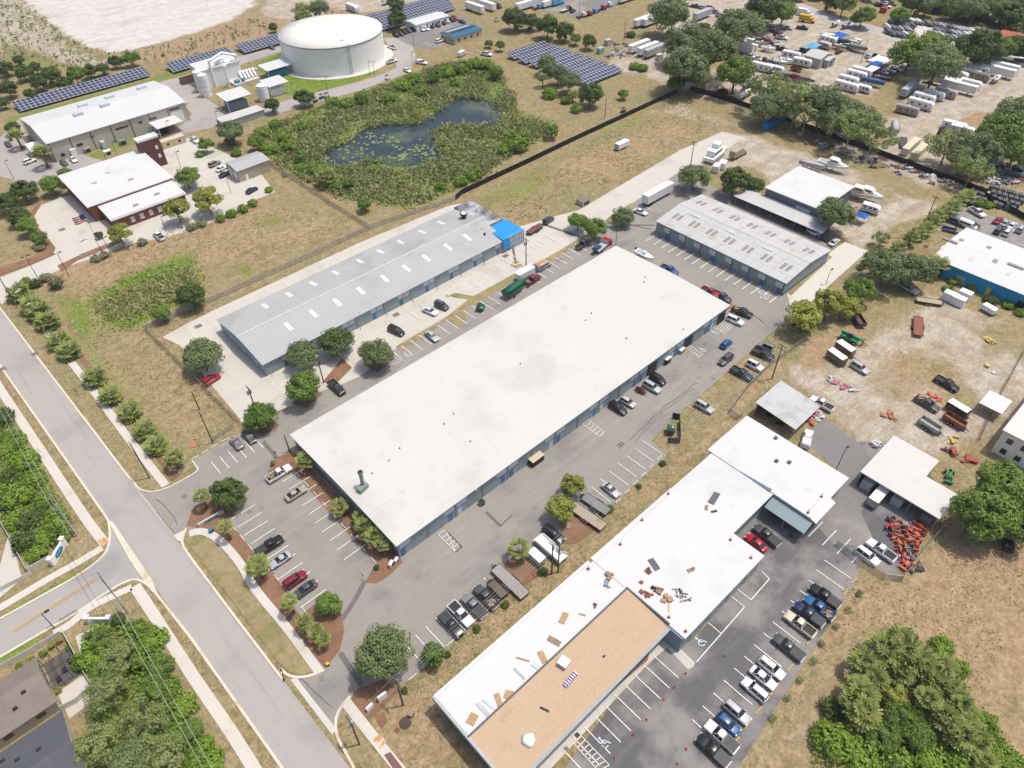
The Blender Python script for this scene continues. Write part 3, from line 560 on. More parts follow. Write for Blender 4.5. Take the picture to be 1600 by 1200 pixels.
brick = M('brick_red', (.20, .075, .055), var=.25, scale=3, rough=.9, rib=('Z', .2, .01))
tanmetal = M('wall_tan_metal', (.40, .34, .26), var=.06, rough=.6)
beige = M('wall_beige', (.50, .455, .38), var=.06, scale=.6, rough=.7)
whitewall = M('wall_white', (.78, .785, .78), var=.05, scale=.6, rough=.6)
skyl = M('skylight_panel', (.63, .60, .55), var=.08, scale=.8, rough=.4)
skyl_grey = M('skylight_panel_grey', (.26, .25, .245), var=.12, scale=1.5, rough=.4)
class B:
    def __init__(s, name, label, cat, x0, x1, y0, y1, h, wall, group=None, wname='wall', floor=0.):
        s.x0, s.x1, s.y0, s.y1, s.h, s.W, s.D = x0, x1, y0, y1, h, x1-x0, y1-y0
        s.r = thing(name, label, cat, (x0, y0, 0), 0, group)
        if wall:
            mb = MB(); W, D, t = s.W, s.D, .2
            mb.box(0, W, 0, t, 0, h); mb.box(0, W, D-t, D, 0, h); mb.box(0, t, t, D-t, 0, h); mb.box(W-t, W, t, D-t, 0, h)
            s.wall = mb.build(wname, wall, s.r)
    def gable(s, rise, axis, roof, over=.35, th=.16, name='roof', wall=None):
        W, D, h = s.W, s.D, s.h; o = over; mb = MB()
        if axis == 'X':
            e = [(-o, -o, h-.02), (W+o, -o, h-.02), (W+o, D/2, h+rise), (-o, D/2, h+rise)]; f = [(-o, D/2, h+rise), (W+o, D/2, h+rise), (W+o, D+o, h-.02), (-o, D+o, h-.02)]
            g = [[(x, .0, h), (x, D, h), (x, D/2, h+rise-.02)] for x in (.02, W-.02)]
        else:
            e = [(-o, -o, h-.02), (W/2, -o, h+rise), (W/2, D+o, h+rise), (-o, D+o, h-.02)]; f = [(W/2, -o, h+rise), (W+o, -o, h-.02), (W+o, D+o, h-.02), (W/2, D+o, h+rise)]
            g = [[(0, y, h), (W, y, h), (W/2, y, h+rise-.02)] for y in (.02, D-.02)]
        for q in (e, f): mb.hexa([Vector(p) for p in q], [Vector(p)+Vector((0, 0, th)) for p in q])
        s.roof = mb.build(name, roof, s.r)
        if wall:
            for t in g: mb = MB(); mb.face(t); mb.build('gable_end', wall, s.r)
        s.slope = lambda lx, ly: h-.02+th+rise*(1-abs((ly-D/2)/(D/2+o) if axis == 'X' else (lx-W/2)/(W/2+o)))
        return s
    def flat(s, roof, over=.2, th=.22, name='roof', tilt=(0, 0), parapet=0, pm=None):
        W, D, h = s.W, s.D, s.h; o = over; mb = MB(); z = lambda x, y: h+tilt[0]*(x/W-.5)+tilt[1]*(y/D-.5)
        q = [(-o, -o), (W+o, -o), (W+o, D+o), (-o, D+o)]
        mb.hexa([(x, y, z(x, y)) for x, y in q], [(x, y, z(x, y)+th) for x, y in q]); s.roof = mb.build(name, roof, s.r); s.slope = lambda x, y: z(x, y)+th
        if parapet:
            mb = MB()
            for a in ((-o, W+o, -o, -o+.3), (-o, W+o, D+o-.3, D+o), (-o, -o+.3, -o+.3, D+o-.3), (W+o-.3, W+o, -o+.3, D+o-.3)): mb.box(*a, h+th-.05, h+th+parapet)
            mb.build('parapet', pm or roof, s.r)
        return s
    def op(s, side, u, w, z0, z1, name, m, proud=.05, parent=None):
        mb = MB(); p = proud
        if side == 'S': mb.box(u, u+w, -p, .06, z0, z1)
        if side == 'N': mb.box(u, u+w, s.D-.06, s.D+p, z0, z1)
        if side == 'W': mb.box(-p, .06, u, u+w, z0, z1)
        if side == 'E': mb.box(s.W-.06, s.W+p, u, u+w, z0, z1)
        return mb.build(name, m, parent or s.r)
    def roofbox(s, lx, ly, w, d, h, name, m, z=None, parent=None):
        z = s.slope(lx, ly) if z is None else z; mb = MB(); mb.box(lx-w/2, lx+w/2, ly-d/2, ly+d/2, z-.15, z+h); return mb.build(name, m, parent or s.r)
    def panel(s, lx, ly, w, d, name, m, axis, lift=.05):
        z = s.slope; mb = MB(); q = [(lx-w/2, ly-d/2), (lx+w/2, ly-d/2), (lx+w/2, ly+d/2), (lx-w/2, ly+d/2)]
        mb.hexa([(x, y, z(x, y)-.04) for x, y in q], [(x, y, z(x, y)+lift) for x, y in q]); return mb.build(name, m, s.r)

# --- the long white-roofed warehouse
mw = B('warehouse', 'huge warehouse under one plain off-white roof in the middle of the photo', 'warehouse', 35.8, 143.6, 74.2, 113.2, 4.7, wall_blue)
mw.gable(.55, 'X', roof_white, .45, .22, wall=wall_blue)
mb = MB(); mb.box(-.05, .03, .6, mw.D-.6, .05, 2.2); mb.build('wainscot', wall_dkblue, mw.r)
nb = 15; wb = mw.W/nb
for i in range(nb):
    u = i*wb
    flip = i % 2
    mw.op('S', u+(.35 if flip else 3.3), 3.5, .05, 3.5, 'garage_door', door_teal if i not in (10, 12, 14) else blackm)
    f = mw.op('S', u+(4.15 if flip else .4), 2.7, 2.5, 4.0, 'window', panel_lt, .04); mw.op('S', u+(4.15 if flip else .4), 2.7, 2.42, 2.5, 'sill', frame_m, .09, f)
    mw.op('S', u+(5.3 if flip else .5), 1.05, .05, 2.15, 'entry_door', door_blue if i % 3 != 2 else panel_lt, .06)
    mw.op('S', u-.09, .18, .0, 4.6, 'downspout', post_m, .14)
for i in range(12): mw.op('N', 3+i*9, 3.6, .05, 3.5, 'garage_door', door_teal)
mw.op('S', 0, mw.W, 3.98, 4.62, 'fascia', M('fascia_slate', (.17, .21, .235), var=.1), .07)
mb = MB(); mb.box(-1.9, -.05, 2.3, 5.2, 2.75, 2.9); mb.tube((-1.8, 2.5, 0), (-1.8, 2.5, 2.75), .06); mb.tube((-1.8, 5, 0), (-1.8, 5, 2.75), .06); mb.build('door_canopy', M('canopy_grey', (.34, .38, .40), rough=.5), mw.r)
# exhaust duct on the roof
ex, ey = at(567, 764, 5.4); lx, ly = ex-mw.x0, ey-mw.y0; zt = mw.slope(lx, ly); mb = MB()
duct = M('duct_metal', (.2, .235, .225), var=.3, scale=2, rough=.5)
mb.obox((lx, ly, zt+.6), (2.3, 1.3, 1.1), .2); mb.tube((lx+.35, ly+.2, zt+1.0), (lx+.55, ly+.5, zt+4.2), .42, .42, 12); mb.tube((lx+.55, ly+.5, zt+4.2), (lx+.55, ly+.5, zt+4.6), .62, .62, 12)
e = mb.build('exhaust_duct', duct, mw.r); mb = MB(); mb.cyl(lx+.55, ly+.5, zt+4.55, zt+4.7, .45, .45, 12); mb.build('flue_cap', blackm, e)
# walked-on seams and small vents
sm_ = M('roof_seam', (.50, .49, .46), var=.15, scale=2, rough=.8)
def seam(pts, w):
    P = [at(*p, 5.2) for p in pts]; mb = MB()
    for a, b in zip(P, P[1:]):
        for k in range(10):
            p = [a[0]+(b[0]-a[0])*t for t in (k/10, (k+1)/10)]; q = [a[1]+(b[1]-a[1])*t for t in (k/10, (k+1)/10)]
            A, Bv = [Vector((p[i]-mw.x0, q[i]-mw.y0, mw.slope(p[i]-mw.x0, q[i]-mw.y0)+.012)) for i in (0, 1)]
            d = (Bv-A).normalized(); n = Vector((-d.y, d.x, 0))*w/2; mb.face([A-n, Bv-n, Bv+n, A+n])
    mb.build('roof_seam', sm_, mw.r)
seam([(692, 600), (722, 670), (737, 745), (745, 765)], .14); seam([(668, 556), (705, 620), (760, 680), (785, 718)], .12); seam([(905, 440), (850, 448), (760, 500)], .1); seam([(1010, 545), (940, 510), (900, 495), (830, 460)], .1); seam([(580, 800), (615, 778)], .2); seam([(790, 540), (640, 560), (560, 640)], .08)
for q in ((1008, 434), (1006, 442), (915, 502), (924, 491), (813, 570), (709, 648), (694, 664), (625, 702), (608, 721), (1068, 514), (979, 529), (582, 741), (735, 690)):
    x, y = at(*q, 5.2); x -= mw.x0; y -= mw.y0; mb = MB(); mb.cyl(x, y, mw.slope(x, y)-.05, mw.slope(x, y)+.35, .14, .14, 8); mb.build('vent_pipe', frame_m, mw.r)
mb = MB(); rr = random.Random(5)
for i in range(46):
    x = rr.uniform(1, mw.W-1); y = rr.choice([rr.uniform(.1, .9), rr.uniform(mw.D-.9, mw.D-.1)]); L_ = rr.uniform(.4, 1.8); z = mw.slope(x, y)+.01
    mb.face([(x, y, z), (x+L_, y, z), (x+L_, y+.22, z), (x, y+.2, z)])
mb.build('edge_patch', M('roof_patch', (.52, .49, .45), var=.2, scale=3), mw.r)

# --- the ribbed grey warehouse
gw = B('warehouse', 'long grey ribbed metal warehouse with two rows of pale skylights', 'warehouse', 43.0, 124.0, 139.9, 164.0, 4.0, wall_blue)
gw.gable(1.7, 'X', roof_grey, .4, .12, wall=wall_blue)
mb = MB(); mb.box(-.5, gw.W+.5, gw.D/2-.35, gw.D/2+.35, gw.h+1.7+.02, gw.h+1.7+.16); mb.build('ridge_cap', M('ridge_grey', (.46, .48, .49), var=.05), gw.r)
for q in ((414, 477), (451, 459), (489, 442), (524, 425), (562, 407), (594, 392), (625, 377), (659, 361), (689, 347), (451, 511), (490, 491), (527, 473), (564, 455), (601, 436), (635, 420), (666, 404), (700, 387), (730, 372)):
    x, y = at(*q, 5.0); gw.panel(x-gw.x0, min(max(y-gw.y0, 4), 20), 1.25, 3.4, 'skylight', skyl, 'X', .06)
nb = 9; wb = gw.W/nb
for i in range(nb):
    u = i*wb
    gw.op('S', u+.5, 3.9, .05, 3.5, 'garage_door', door_teal)
    f = gw.op('S', u+4.9, 1.7, 2.2, 3.7, 'window', panel_lt, .04); gw.op('S', u+4.9, 1.7, 2.12, 2.2, 'sill', frame_m, .09, f)
    f = gw.op('S', u+6.9, 1.7, 2.2, 3.7, 'window', panel_lt, .04); gw.op('S', u+6.9, 1.7, 2.12, 2.2, 'sill', frame_m, .09, f)
    gw.op('S', u+5.2, 1.1, .05, 2.1, 'entry_door', door_blue if i % 2 else wall_dkblue, .05)
    gw.op('S', u-.09, .18, 0, 3.9, 'downspout', post_m, .14)
for u in (4, 11, 18): gw.op('W', u, 1.4, .9, 2.1, 'window', panel_lt, .04)
mb = MB(); mb.box(gw.W+.2, gw.W+6.6, 9, gw.D+.2, 0, 3.9); mb.build('lean_to', M('soot_wall', (.2, .21, .22), var=.3, scale=.3), gw.r)
soot = M('soot_roof', (.42, .44, .46), var=.1, scale=.3, rough=.6, stain=((.1, .1, .11), .11, .5)); mb = MB(); mb.box(gw.W+.2, gw.W+6.9, 8.8, gw.D+.5, 3.9, 4.6); mb.build('lean_to_roof', soot, gw.r)
tp, tq = at(725, 343, 4.6); mb = MB(); mb.cyl(tp-gw.x0, tq-gw.y0, 4.5, 6.4, .75, .75, 14); mb.cyl(tp-gw.x0, tq-gw.y0, 6.4, 6.9, 1.2, 1.2, 14); mb.build('roof_vent', blackm, gw.r)
mb = MB(); mb.cyl(tp-gw.x0, tq-gw.y0, 6.85, 7.25, 1.0, .5, 14); mb.build('vent_hood', whitem, gw.r)
# blue tarp over the burnt corner
tarp = M('tarp_blue', (.02, .26, .60), var=.15, scale=.8, rough=.45, bump=.12, bscale=.8)
t = thing('tarp', 'bright blue tarp covering the end corner of the grey ribbed warehouse', 'tarp', (gw.x1, gw.y0, 0)); mb = MB()
n = 9; g_ = [[(-1.5+8.4*i/n, -.55+8.2*j/n, 4.75+.22*mnoise.noise((i*.9, j*.8, 1.3)) - (.25 if j == 0 else 0)) for j in range(n+1)] for i in range(n+1)]
for i in range(n):
    for j in range(n): mb.face([g_[i][j], g_[i+1][j], g_[i+1][j+1], g_[i][j+1]])
mb.build('sheet', tarp, t, True); mb = MB()
mb.face([(-1.5, -.6, 4.6), (-1.5, -.75, 1.2), (1.6, -.72, .6), (1.2, -.6, 4.6)]); mb.build('side_drop', tarp, t); mb = MB(); mb.face([(7.1, -.55, 4.5), (7.15, -.5, .5), (7.1, 4, .8), (6.95, 7.6, 4.6)]); mb.build('side_drop', tarp, t)
mb = MB()
for i in range(7): mb.tube((1.4+.95*i, -.6, 0), (1.4+.95*i, -.55, 4.7), .07)
for z in (1.5, 3, 4.4): mb.tube((1.4, -.6, z), (7.1, -.58, z), .05)
mb.face([(1.4, -.5, .1), (7.1, -.5, .1), (7.1, -.5, 4.6), (1.4, -.5, 4.6)]); mb.build('plastic_curtain', M('plastic_sheet', (.42, .47, .5), var=.2, scale=2, rough=.3), t)
for k, q in enumerate(((752, 358), (757, 366), (747, 353))):
    x, y = at(*q, 5); mb = MB(); mb.obox((x, y, 5.05), (.9, .5, .45), k); mb.obox((x+.4, y+.3, 5.0), (.5, .4, .3), k*2); tag(mb.build('sandbag', dark), ['dark sandbag in the middle of the blue tarp', 'dark sandbag on the lower half of the blue tarp', 'dark sandbag near the top edge of the blue tarp'][k], 'sandbag', 'sandbags on the tarp')

# --- building B
bb = B('warehouse', 'warehouse with pale weathered gridded roof and paired grey skylights, east of the big white roof', 'warehouse', 164.0, 187.0, 69.4, 114.4, 4.3, M('wall_b', (.25, .29, .315), var=.07))
roofB = M('roof_weathered_panels', (.48, .485, .48), var=.09, scale=.9, rough=.6, rib=('Y', .6, .03), stain=((.43, .385, .33), .35, .4))
bb.gable(1.3, 'Y', roofB, .35, .14, wall=M('wall_b', (.25, .29, .315)))
rustm = M('rust_line', (.40, .35, .30), var=.3, scale=2); mb = MB()
for k in range(1, 15):
    y = k*3; 
    for sx in (0, 1):
        xs = (-.3, bb.W/2) if not sx else (bb.W/2, bb.W+.3); za, zb = [bb.slope(x, y)+.02 for x in xs]
        mb.face([(xs[0], y-.05, za), (xs[1], y-.05, zb), (xs[1], y+.05, zb), (xs[0], y+.05, za)])
for k in range(1, 8):
    x = k*bb.W/8
    if k != 4: mb.face([(x-.05, -.3, bb.slope(x-.05, 0)+.025), (x+.05, -.3, bb.slope(x+.05, 0)+.025), (x+.05, bb.D+.3, bb.slope(x+.05, 0)+.025), (x-.05, bb.D+.3, bb.slope(x-.05, 0)+.025)])
mb.build('panel_joints', rustm, bb.r)
mb = MB(); mb.box(bb.W/2-.3, bb.W/2+.3, -.4, bb.D+.4, bb.h+1.3+.02, bb.h+1.3+.2); mb.build('ridge_cap', M('ridge_b', (.5, .5, .49), var=.15, scale=2), bb.r)
for k in range(7):
    y = 3.6+k*6.3
    for dx in (-.85, .85):
        bb.panel(5.6, y+dx, 3.0, 1.0, 'skylight', skyl_grey, 'Y', .06); bb.panel(17.4, y+dx, 3.0, 1.0, 'skylight', skyl_grey, 'Y', .06)
    if k % 2: bb.panel(9.3, y+2.2, .9, 3.2, 'roof_curb', panel_lt, 'Y', .18)
for k in range(8):
    u = k*5.6+.3
    f = bb.op('W', u+.2, 2.3, 1.9, 3.6, 'window', panel_lt, .05); bb.op('W', u+.2, 2.3, 1.82, 1.9, 'sill', frame_m, .1, f)
    bb.op('W', u+2.8, 2.5, .05, 3.3, 'garage_door', door_teal, .06); bb.op('W', u-.1, .18, 0, 4.2, 'downspout', frame_m, .12)
    if k in (0, 1, 4, 7): bb.op('W', u+.5, 1.1, .05, 1.8, 'entry_door', door_blue, .06)
bb.op('S', 2, 2.8, .05, 3, 'garage_door', door_teal)
mb = MB(); mb.box(-.06, bb.W+.06, -.06, .02, 0, .9); mb.build('wainscot', wall_dkblue, bb.r)

# --- white workshop behind B with its lean-to
wk = B('workshop', 'white flat-roofed workshop behind the gridded roof, beside the boats on sand', 'workshop', 203, 222.5, 82, 101.3, 6, wall_dkblue); wk.flat(roof_bright, .4, .25, tilt=(0.3, 0))
wk.op('W', 3, 5, .1, 4.2, 'garage_door', panel_lt); wk.op('S', 4, 4, .1, 4.2, 'garage_door', panel_lt)
ca = B('carport', 'long carport with pale grey roof along the front of the white workshop', 'carport', 196.5, 202.4, 77, 108, 3, None); ca.flat(M('carport_roof', (.5, .5, .5), var=.08, rib=('Y', .5, .04)), .3, .12, tilt=(.5, 0))
for k in range(8):
    for x in (.2, 5.6): mb = MB(); mb.tube((x, .4+k*4.3, 0), (x, .4+k*4.3, 2.95), .07); mb.build('post', steel, ca.r)
# --- south shop with new membrane roofs
sw = M('shop_wall_slate', (.24, .30, .345), var=.08)
h = 5.0
sh = thing('shop_building', 'low L-shaped shop under a new white membrane roof with a tan board strip', 'building', (60, 24, 0))
def sbx(name, m, x0, x1, y0, y1, z0, z1): mb = MB(); mb.box(x0-60, x1-60, y0-24, y1-24, z0, z1); return mb.build(name, m, sh)
sbx('wall', sw, 23.4, 60, 29, 45.4, 0, 4.7); sbx('wall', sw, 60, 84.1, 24.9, 46, 0, 4.8); sbx('wall', sw, 84.1, 98, 32.0, 46, 0, 4.75); sbx('wall', sw, 98, 112.2, 23.6, 46.8, 0, 4.9)
sbx('roof', roof_bright, 23, 60.3, 37.6, 45.8, 4.7, 5.0)
sbx('roof', roof_bright, 60.3, 84.3, 24.5, 46.5, 4.8, 5.12); sbx('roof', roof_bright, 84.3, 98, 31.4, 46.4, 4.75, 5.04); sbx('roof', roof_bright, 98, 112.6, 23.0, 47.5, 4.9, 5.25)
mb = MB(); mb.hexa([(38, -2.2, 4.55), (45.4, -2.2, 4.55), (45.4, -1.0, 4.9), (38, -1.0, 4.9)], [(38, -2.2, 4.7), (45.4, -2.2, 4.7), (45.4, -1.0, 5.1), (38, -1.0, 5.1)]); mb.build('canopy', roof_bright, sh)
mb = MB(); mb.hexa([(35.3, -1.6, 3.3), (37.95, -1.6, 4.3), (37.95, 7.3, 4.3), (35.3, 7.3, 3.3)], [(35.3, -1.6, 3.42), (37.95, -1.6, 4.42), (37.95, 7.3, 4.42), (35.3, 7.3, 3.42)]); mb.build('awning', M('awning_slate', (.25, .315, .345), var=.06, rib=('Y', .5, .02)), sh)
sbx('parapet', whitewall, 22.8, 59.4, 45.8, 46.3, 4.5, 5.45); sbx('parapet', M('coping_grey', (.4, .43, .45)), 22.5, 23.0, 29, 46.3, 4.3, 5.3)
mb = MB(); mb.hexa([(-37.2, 3.9, 4.45), (.4, 3.9, 4.45), (.4, 13.6, 4.95), (-37.2, 13.6, 4.95)], [(-37.2, 3.9, 4.75), (.4, 3.9, 4.75), (.4, 13.6, 5.25), (-37.2, 13.6, 5.25)]); tanr = mb.build('tan_roof', tanboard, sh); 
mb = MB(); 
for x0, y0, x1, y1 in ((-20, 5.5, -2, 6.1), (-30, 7, -22, 7.1), (-16, 11, -13, 11.1), (-8, 8.5, -4, 8.6), (-12, 6, -11.9, 9), (-25, 9, -24.9, 12.4), (-33, 5, -21, 5.4)):
    z = lambda y: 4.75+(y-3.9)/9.7*.5+.014; w_ = .05
    mb.face([(x0, y0-w_, z(y0)), (x1, y1-w_, z(y1)), (x1, y1+w_, z(y1)), (x0, y0+w_, z(y0))])
mb.build('board_joint', M('joint_tan', (.44, .3, .19)), tanr)
mb = MB(); mb.box(-37.3, .5, 13.45, 13.75, 4.9, 5.4); mb.box(.3, .6, 4, 13.8, 4.9, 5.35); mb.build('edge_flashing', frame_m, sh)
mb = MB(); mb.box(-37.3, .5, 3.4, 3.9, 4.2, 4.72); mb.build('rain_gutter', M('gutter_grey', (.33, .36, .38)), sh)
for k in range(9): mb = MB(); mb.box(-35+k*4, -33.2+k*4, 4.92, 5.05, .9, 2.4); mb.build('window', panel_lt, sh)
for k in range(4): mb = MB(); mb.box(3+k*5.6, 6.4+k*5.6, .82, .95, .1, 3.4); mb.build('garage_door', door_teal, sh)
mb = MB(); mb.box(46, 49.6, -.52, -.38, .1, 3.6); mb.build('garage_door', door_teal, sh); mb = MB(); mb.box(40, 43.6, -.52, -.38, .1, 3.6); mb.build('garage_door', door_teal, sh)
mb = MB(); mb.hexa([(38.05, 8, 5.0), (38.05, 15.5, 5.0), (38.1, 15.5, 5.0), (38.1, 8, 5.0)], [(38.05, 8, 6.0), (38.05, 15.5, 5.25), (38.35, 15.5, 5.25), (38.35, 8, 6.0)]); mb.build('step_flashing', panel_lt, sh)
for q in ((1233, 723), (1212, 685), (1213, 721)):
    x, y = at(*q, 5.25); mb = MB(); mb.obox((x-60, y-24, 5.4), (.7, .7, .5)); mb.build('roof_vent', frame_m, sh)
for y in (-1.4, 2.8, 7): mb = MB(); mb.tube((35.5, y, 0), (35.5, y, 3.35), .1); mb.build('post', yellowp if y < 0 else post_m, sh)
# --- yard shelters
s1 = B('shelter', 'open zinc-roofed shelter full of tyres beside the dirt yard', 'shelter', 118.8, 129, 38.6, 48.8, 3.6, None); s1.flat(roof_zinc, .2, .1, tilt=(0, .9))
for x in (.2, 5, 9.9):
    for y in (.2, 9.9): mb = MB(); mb.tube((x, y, 0), (x, y, 3.3+.09*y), .08); mb.build('post', steel, s1.r)
mb = MB(); mb.box(.1, 10, 9.95, 10.05, 0, 3.8); mb.box(10, 10.1, .2, 10, 0, 1.2); mb.build('back_panel', M('red_oxide', (.22, .07, .05), var=.3), s1.r)
cp = B('carport', 'white flat L-shaped carport with parked trailers under it, beside red tractors', 'carport', 117.2, 131.4, 6.3, 22.2, 4, None)
mb = MB(); mb.prism([(-.3, -.3), (8.3, -.3), (8.3, 6.3), (14.4, 6.3), (14.4, 16.2), (-.3, 16.2)], 3.9, 4.15); mb.build('roof', M('roof_chalky', (.57, .56, .54), var=.07, scale=.5, stain=((.55, .53, .5), .3, .4)), cp.r)
for x, y in ((0, 0), (0, 5.3), (0, 10.6), (0, 15.9), (8, 0), (8, 6), (14.1, 6.6), (14.1, 15.9), (7, 15.9)): mb = MB(); mb.tube((x, y, 0), (x, y, 3.9), .1); mb.build('post', steel, cp.r)
mb = MB(); mb.box(.2, 14, 15.85, 16.0, 0, 3.8); mb.box(8.0, 8.1, .1, 6, 0, 3.8); mb.build('back_wall', wall_dkblue, cp.r)
# --- blue building, white two-storey, white house
bl = B('shop_building', 'bright blue metal building with white roof at the right edge', 'building', 204, 226.5, 17, 47, 4.6, M('wall_bright_blue', (.015, .26, .54), var=.1, scale=.8)); bl.gable(1.0, 'Y', roof_bright, .3, .15, wall=MAT['wall_bright_blue'])
for x, y in ((6, 38), (13, 36), (6, 30), (15, 29), (6, 20), (9, 25), (14, 43)): bl.panel(x, y-8, 1.8, 1.2, 'skylight', skyl_grey if x != 6 else roof_white, 'Y', .1)
for y, w_ in ((30, 4.2), (12, 4.2)): bl.panel(10, y, .9, w_, 'roof_vent', skyl_grey, 'Y', .35)
for u, w_, m in ((26.3, 1.6, blackm), (20, 2.4, steel), (13, 1.2, yellowp), (9.2, 2.6, M('wall_bright_blue2', (.02, .3, .6))), (4.2, 2, blackm), (1, 1.5, dark)): bl.op('W', u, w_, .1, 2.6, 'door', m, .06)
ts = B('office_building', 'white two-storey office with small dark square windows at the right edge', 'building', 147, 172, -12, 6.6, 6.6, whitewall); ts.flat(M('roof_chalky2', (.60, .585, .555), var=.05, scale=.5), .3, .25)
for k in range(6):
    for z in (1, 4.1):
        f = ts.op('W', 16-k*2.9, 1.2, z, z+1.3, 'window', glass, .05); ts.op('W', 16-k*2.9, 1.2, z-.1, z, 'sill', frame_m, .1, f)
for k in range(4):
    f = ts.op('N', 3+k*4, 1.2, 4, 5.2, 'window', glass, .05); ts.op('N', 3+k*4, 1.2, 3.9, 4, 'sill', frame_m, .1, f)
rb = B('barn', 'low barn with rusty red corrugated roof at the far right by the trees', 'barn', 338, 356, 139, 160, 3.6, M('barn_wall', (.12, .1, .085), var=.2)); 
_b = at(1545, 58, 4); rb.r.location = (_b[0]-2, _b[1]-22, 0); rb.gable(1, 'Y', M('roof_rust', (.33, .09, .045), var=.3, scale=.6, rib=('Y', .9, .06), stain=((.42, .25, .18), .2, .4)), .4, .15)
# --- houses at the lower left
hs = B('house', 'house with brown shingle roof and screened pool cage at the lower left', 'house', -52, -23.3, 89.6, 99, 3.0, beige)
hs.gable(2.6, 'X', M('shingle_brown', (.22, .185, .16), var=.22, scale=2.5, rough=.95, rib=('Y', .4, .015)), .5, .2, wall=beige)
hd = B('house', 'house with dark slate shingle roof in the bottom left corner', 'house', -60, -23.3, 71.5, 86.4, 3.0, beige)
hd.gable(3.4, 'X', M('shingle_slate', (.095, .10, .115), var=.22, scale=2.5, rough=.95, rib=('Y', .4, .015)), .5, .2, wall=beige)
for b_2, lst in ((hs, ((24, 2), (26, 3.4), (18, 2.2), (21, 1.4))), (hd, ((30, 11), (27, 9), (33, 10), (24, 12.5), (28, 13)))):
    for x, y in lst: b_2.roofbox(x, y, .7, .5, .2, 'roof_vent', blackm)
for k in range(4): hs.op('S', 25.5-k*5, 1.4, 1.2, 2.4, 'window', glass, .05)
lan = thing('pool_cage', 'black screened pool cage frame at the end of the brown-roofed house', 'pool cage', (-23.0, 93.5, 0)); mb = MB()
for x in (0, 1.6, 3.2, 4.8):
    for y in (0, 6): mb.tube((x, y, 0), (x, y, 2.8), .05)
    mb.tube((x, 0, 2.8), (x, 6, 2.8), .05)
for y in (0, 2, 4, 6): mb.tube((0, y, 2.8), (4.8, y, 2.8), .05)
mb.build('frame', blackm, lan); mb = MB(); mb.face([(0, 0, .12), (4.8, 0, .12), (4.8, 6, .12), (0, 6, .12)]); mb.build('deck', M('deck_dark', (.1, .095, .09), var=.2), lan)
for k in range(3): mb = MB(); mb.box(.8+k*1.3, 1.5+k*1.3, 1+k, 2+k, .1, .6); mb.build('patio_seat', dark, lan)
pave('patio', concrete_lt, [(-18, 93.2), (-14.6, 93.2), (-14.0, 101), (-17, 101.4)], True); pave('patio', concrete_lt, [(-22.9, 86.9), (-15, 87.5), (-15, 93), (-22.9, 93)], True); pave('patio', concrete_lt, pxpoly([(0, 885), (15, 830), (35, 905), (0, 935)]), True)

# --- plant: big tank, treatment works, halls
c0 = Vector(at(529, 119)); away = c0.normalized(); RT, HT = 23.6, 12.2; tc = c0+away*RT
tk = thing('water_tank', 'huge round white water tank with shallow domed roof', 'tank', (tc.x, tc.y, 0)); mb = MB(); mb.cyl(0, 0, 0, HT, RT, RT, 96); mb.build('shell', M('tank_white', (.82, .82, .80), var=.06, scale=.4, rib=('Z', 3, .0)), tk, False)
mb = MB(); mb.loft([[(r*math.cos(a), r*math.sin(a), z) for a in [2*math.pi*i/96 for i in range(96)]] for r, z in ((RT+.25, HT-.1), (RT+.25, HT+.1), (RT*.66, HT+.9), (RT*.33, HT+1.4), (.5, HT+1.6))]); mb.build('dome_roof', M('tank_roof', (.68, .67, .63), var=.06, scale=.25, rough=.8, stain=((.60, .58, .52), .1, .4)), tk, True)
mb = MB(); mb.cyl(0, 0, HT-.55, HT-.15, RT+.12, RT+.12, 96); mb.build('rim_band', M('rim_blue', (.25, .38, .46)), tk)
aa = math.atan2(-away.y, -away.x)+.26
mb = MB(); p = Vector((math.cos(aa), math.sin(aa), 0)); qn = Vector((-p.y, p.x, 0))
for s_ in (-.5, .5): mb.tube(p*(RT+.6)+qn*s_, p*(RT+.6)+qn*s_+Vector((0, 0, HT+1)), .09)
for k in range(24): mb.tube(p*(RT+.6)-qn*.5+Vector((0, 0, .5*k+.4)), p*(RT+.6)+qn*.5+Vector((0, 0, .5*k+.4)), .05)
for k in range(4): mb.tube(p*RT+qn*.5+Vector((0, 0, 3*k+1)), p*(RT+.6)+qn*.5+Vector((0, 0, 3*k+1)), .06)
mb.build('ladder', M('ladder_grey', (.3, .31, .32)), tk)
for k, (rr_, w_) in enumerate(((.75, 1.6), (.45, 1.2), (0, 1.8))): mb = MB(); mb.obox((*(p*RT*rr_)[:2], HT+1.5-rr_*.9), (w_, w_, .9), aa); mb.build('roof_hatch', whitem, tk)
mb = MB(); mb.cyl(0, 0, -.1, .16, RT+3.6, RT+3.6, 64); pad_ = setting(mb.build('tank_pad', concrete)); pad_.location = (tc.x, tc.y, -.04)
th_ = B('plant_hall', 'long white ribbed-roof plant hall with beige walls at the upper left', 'building', 44, 96.5, 300, 330.5, 7.2, beige); th_.gable(2.0, 'X', roof_wx, .4, .18, wall=beige)
for x, y in ((21, 22), (32, 23), (27, 14), (45, 23), (16.5, 13)): th_.roofbox(x, y, 3.4, 2.2, .9, 'roof_vent', panel_lt)
for k in range(7): th_.op('S', k*7.5-.1 if k else .1, .3, 0, 7, 'pilaster', frame_m, .1)
for u, w_, z0, z1 in ((2.5, 1.5, 1.2, 2.4), (9, 2.2, 3, 4), (14.5, 1.5, 4.6, 5.2), (24, 5, 4.6, 5.3), (33, 1.4, 4.4, 5.2), (37, 3.2, 4.5, 5.2), (45.5, 4.2, 5.6, 6.2)): th_.op('S', u, w_, z0, z1, 'window', glass, .06)
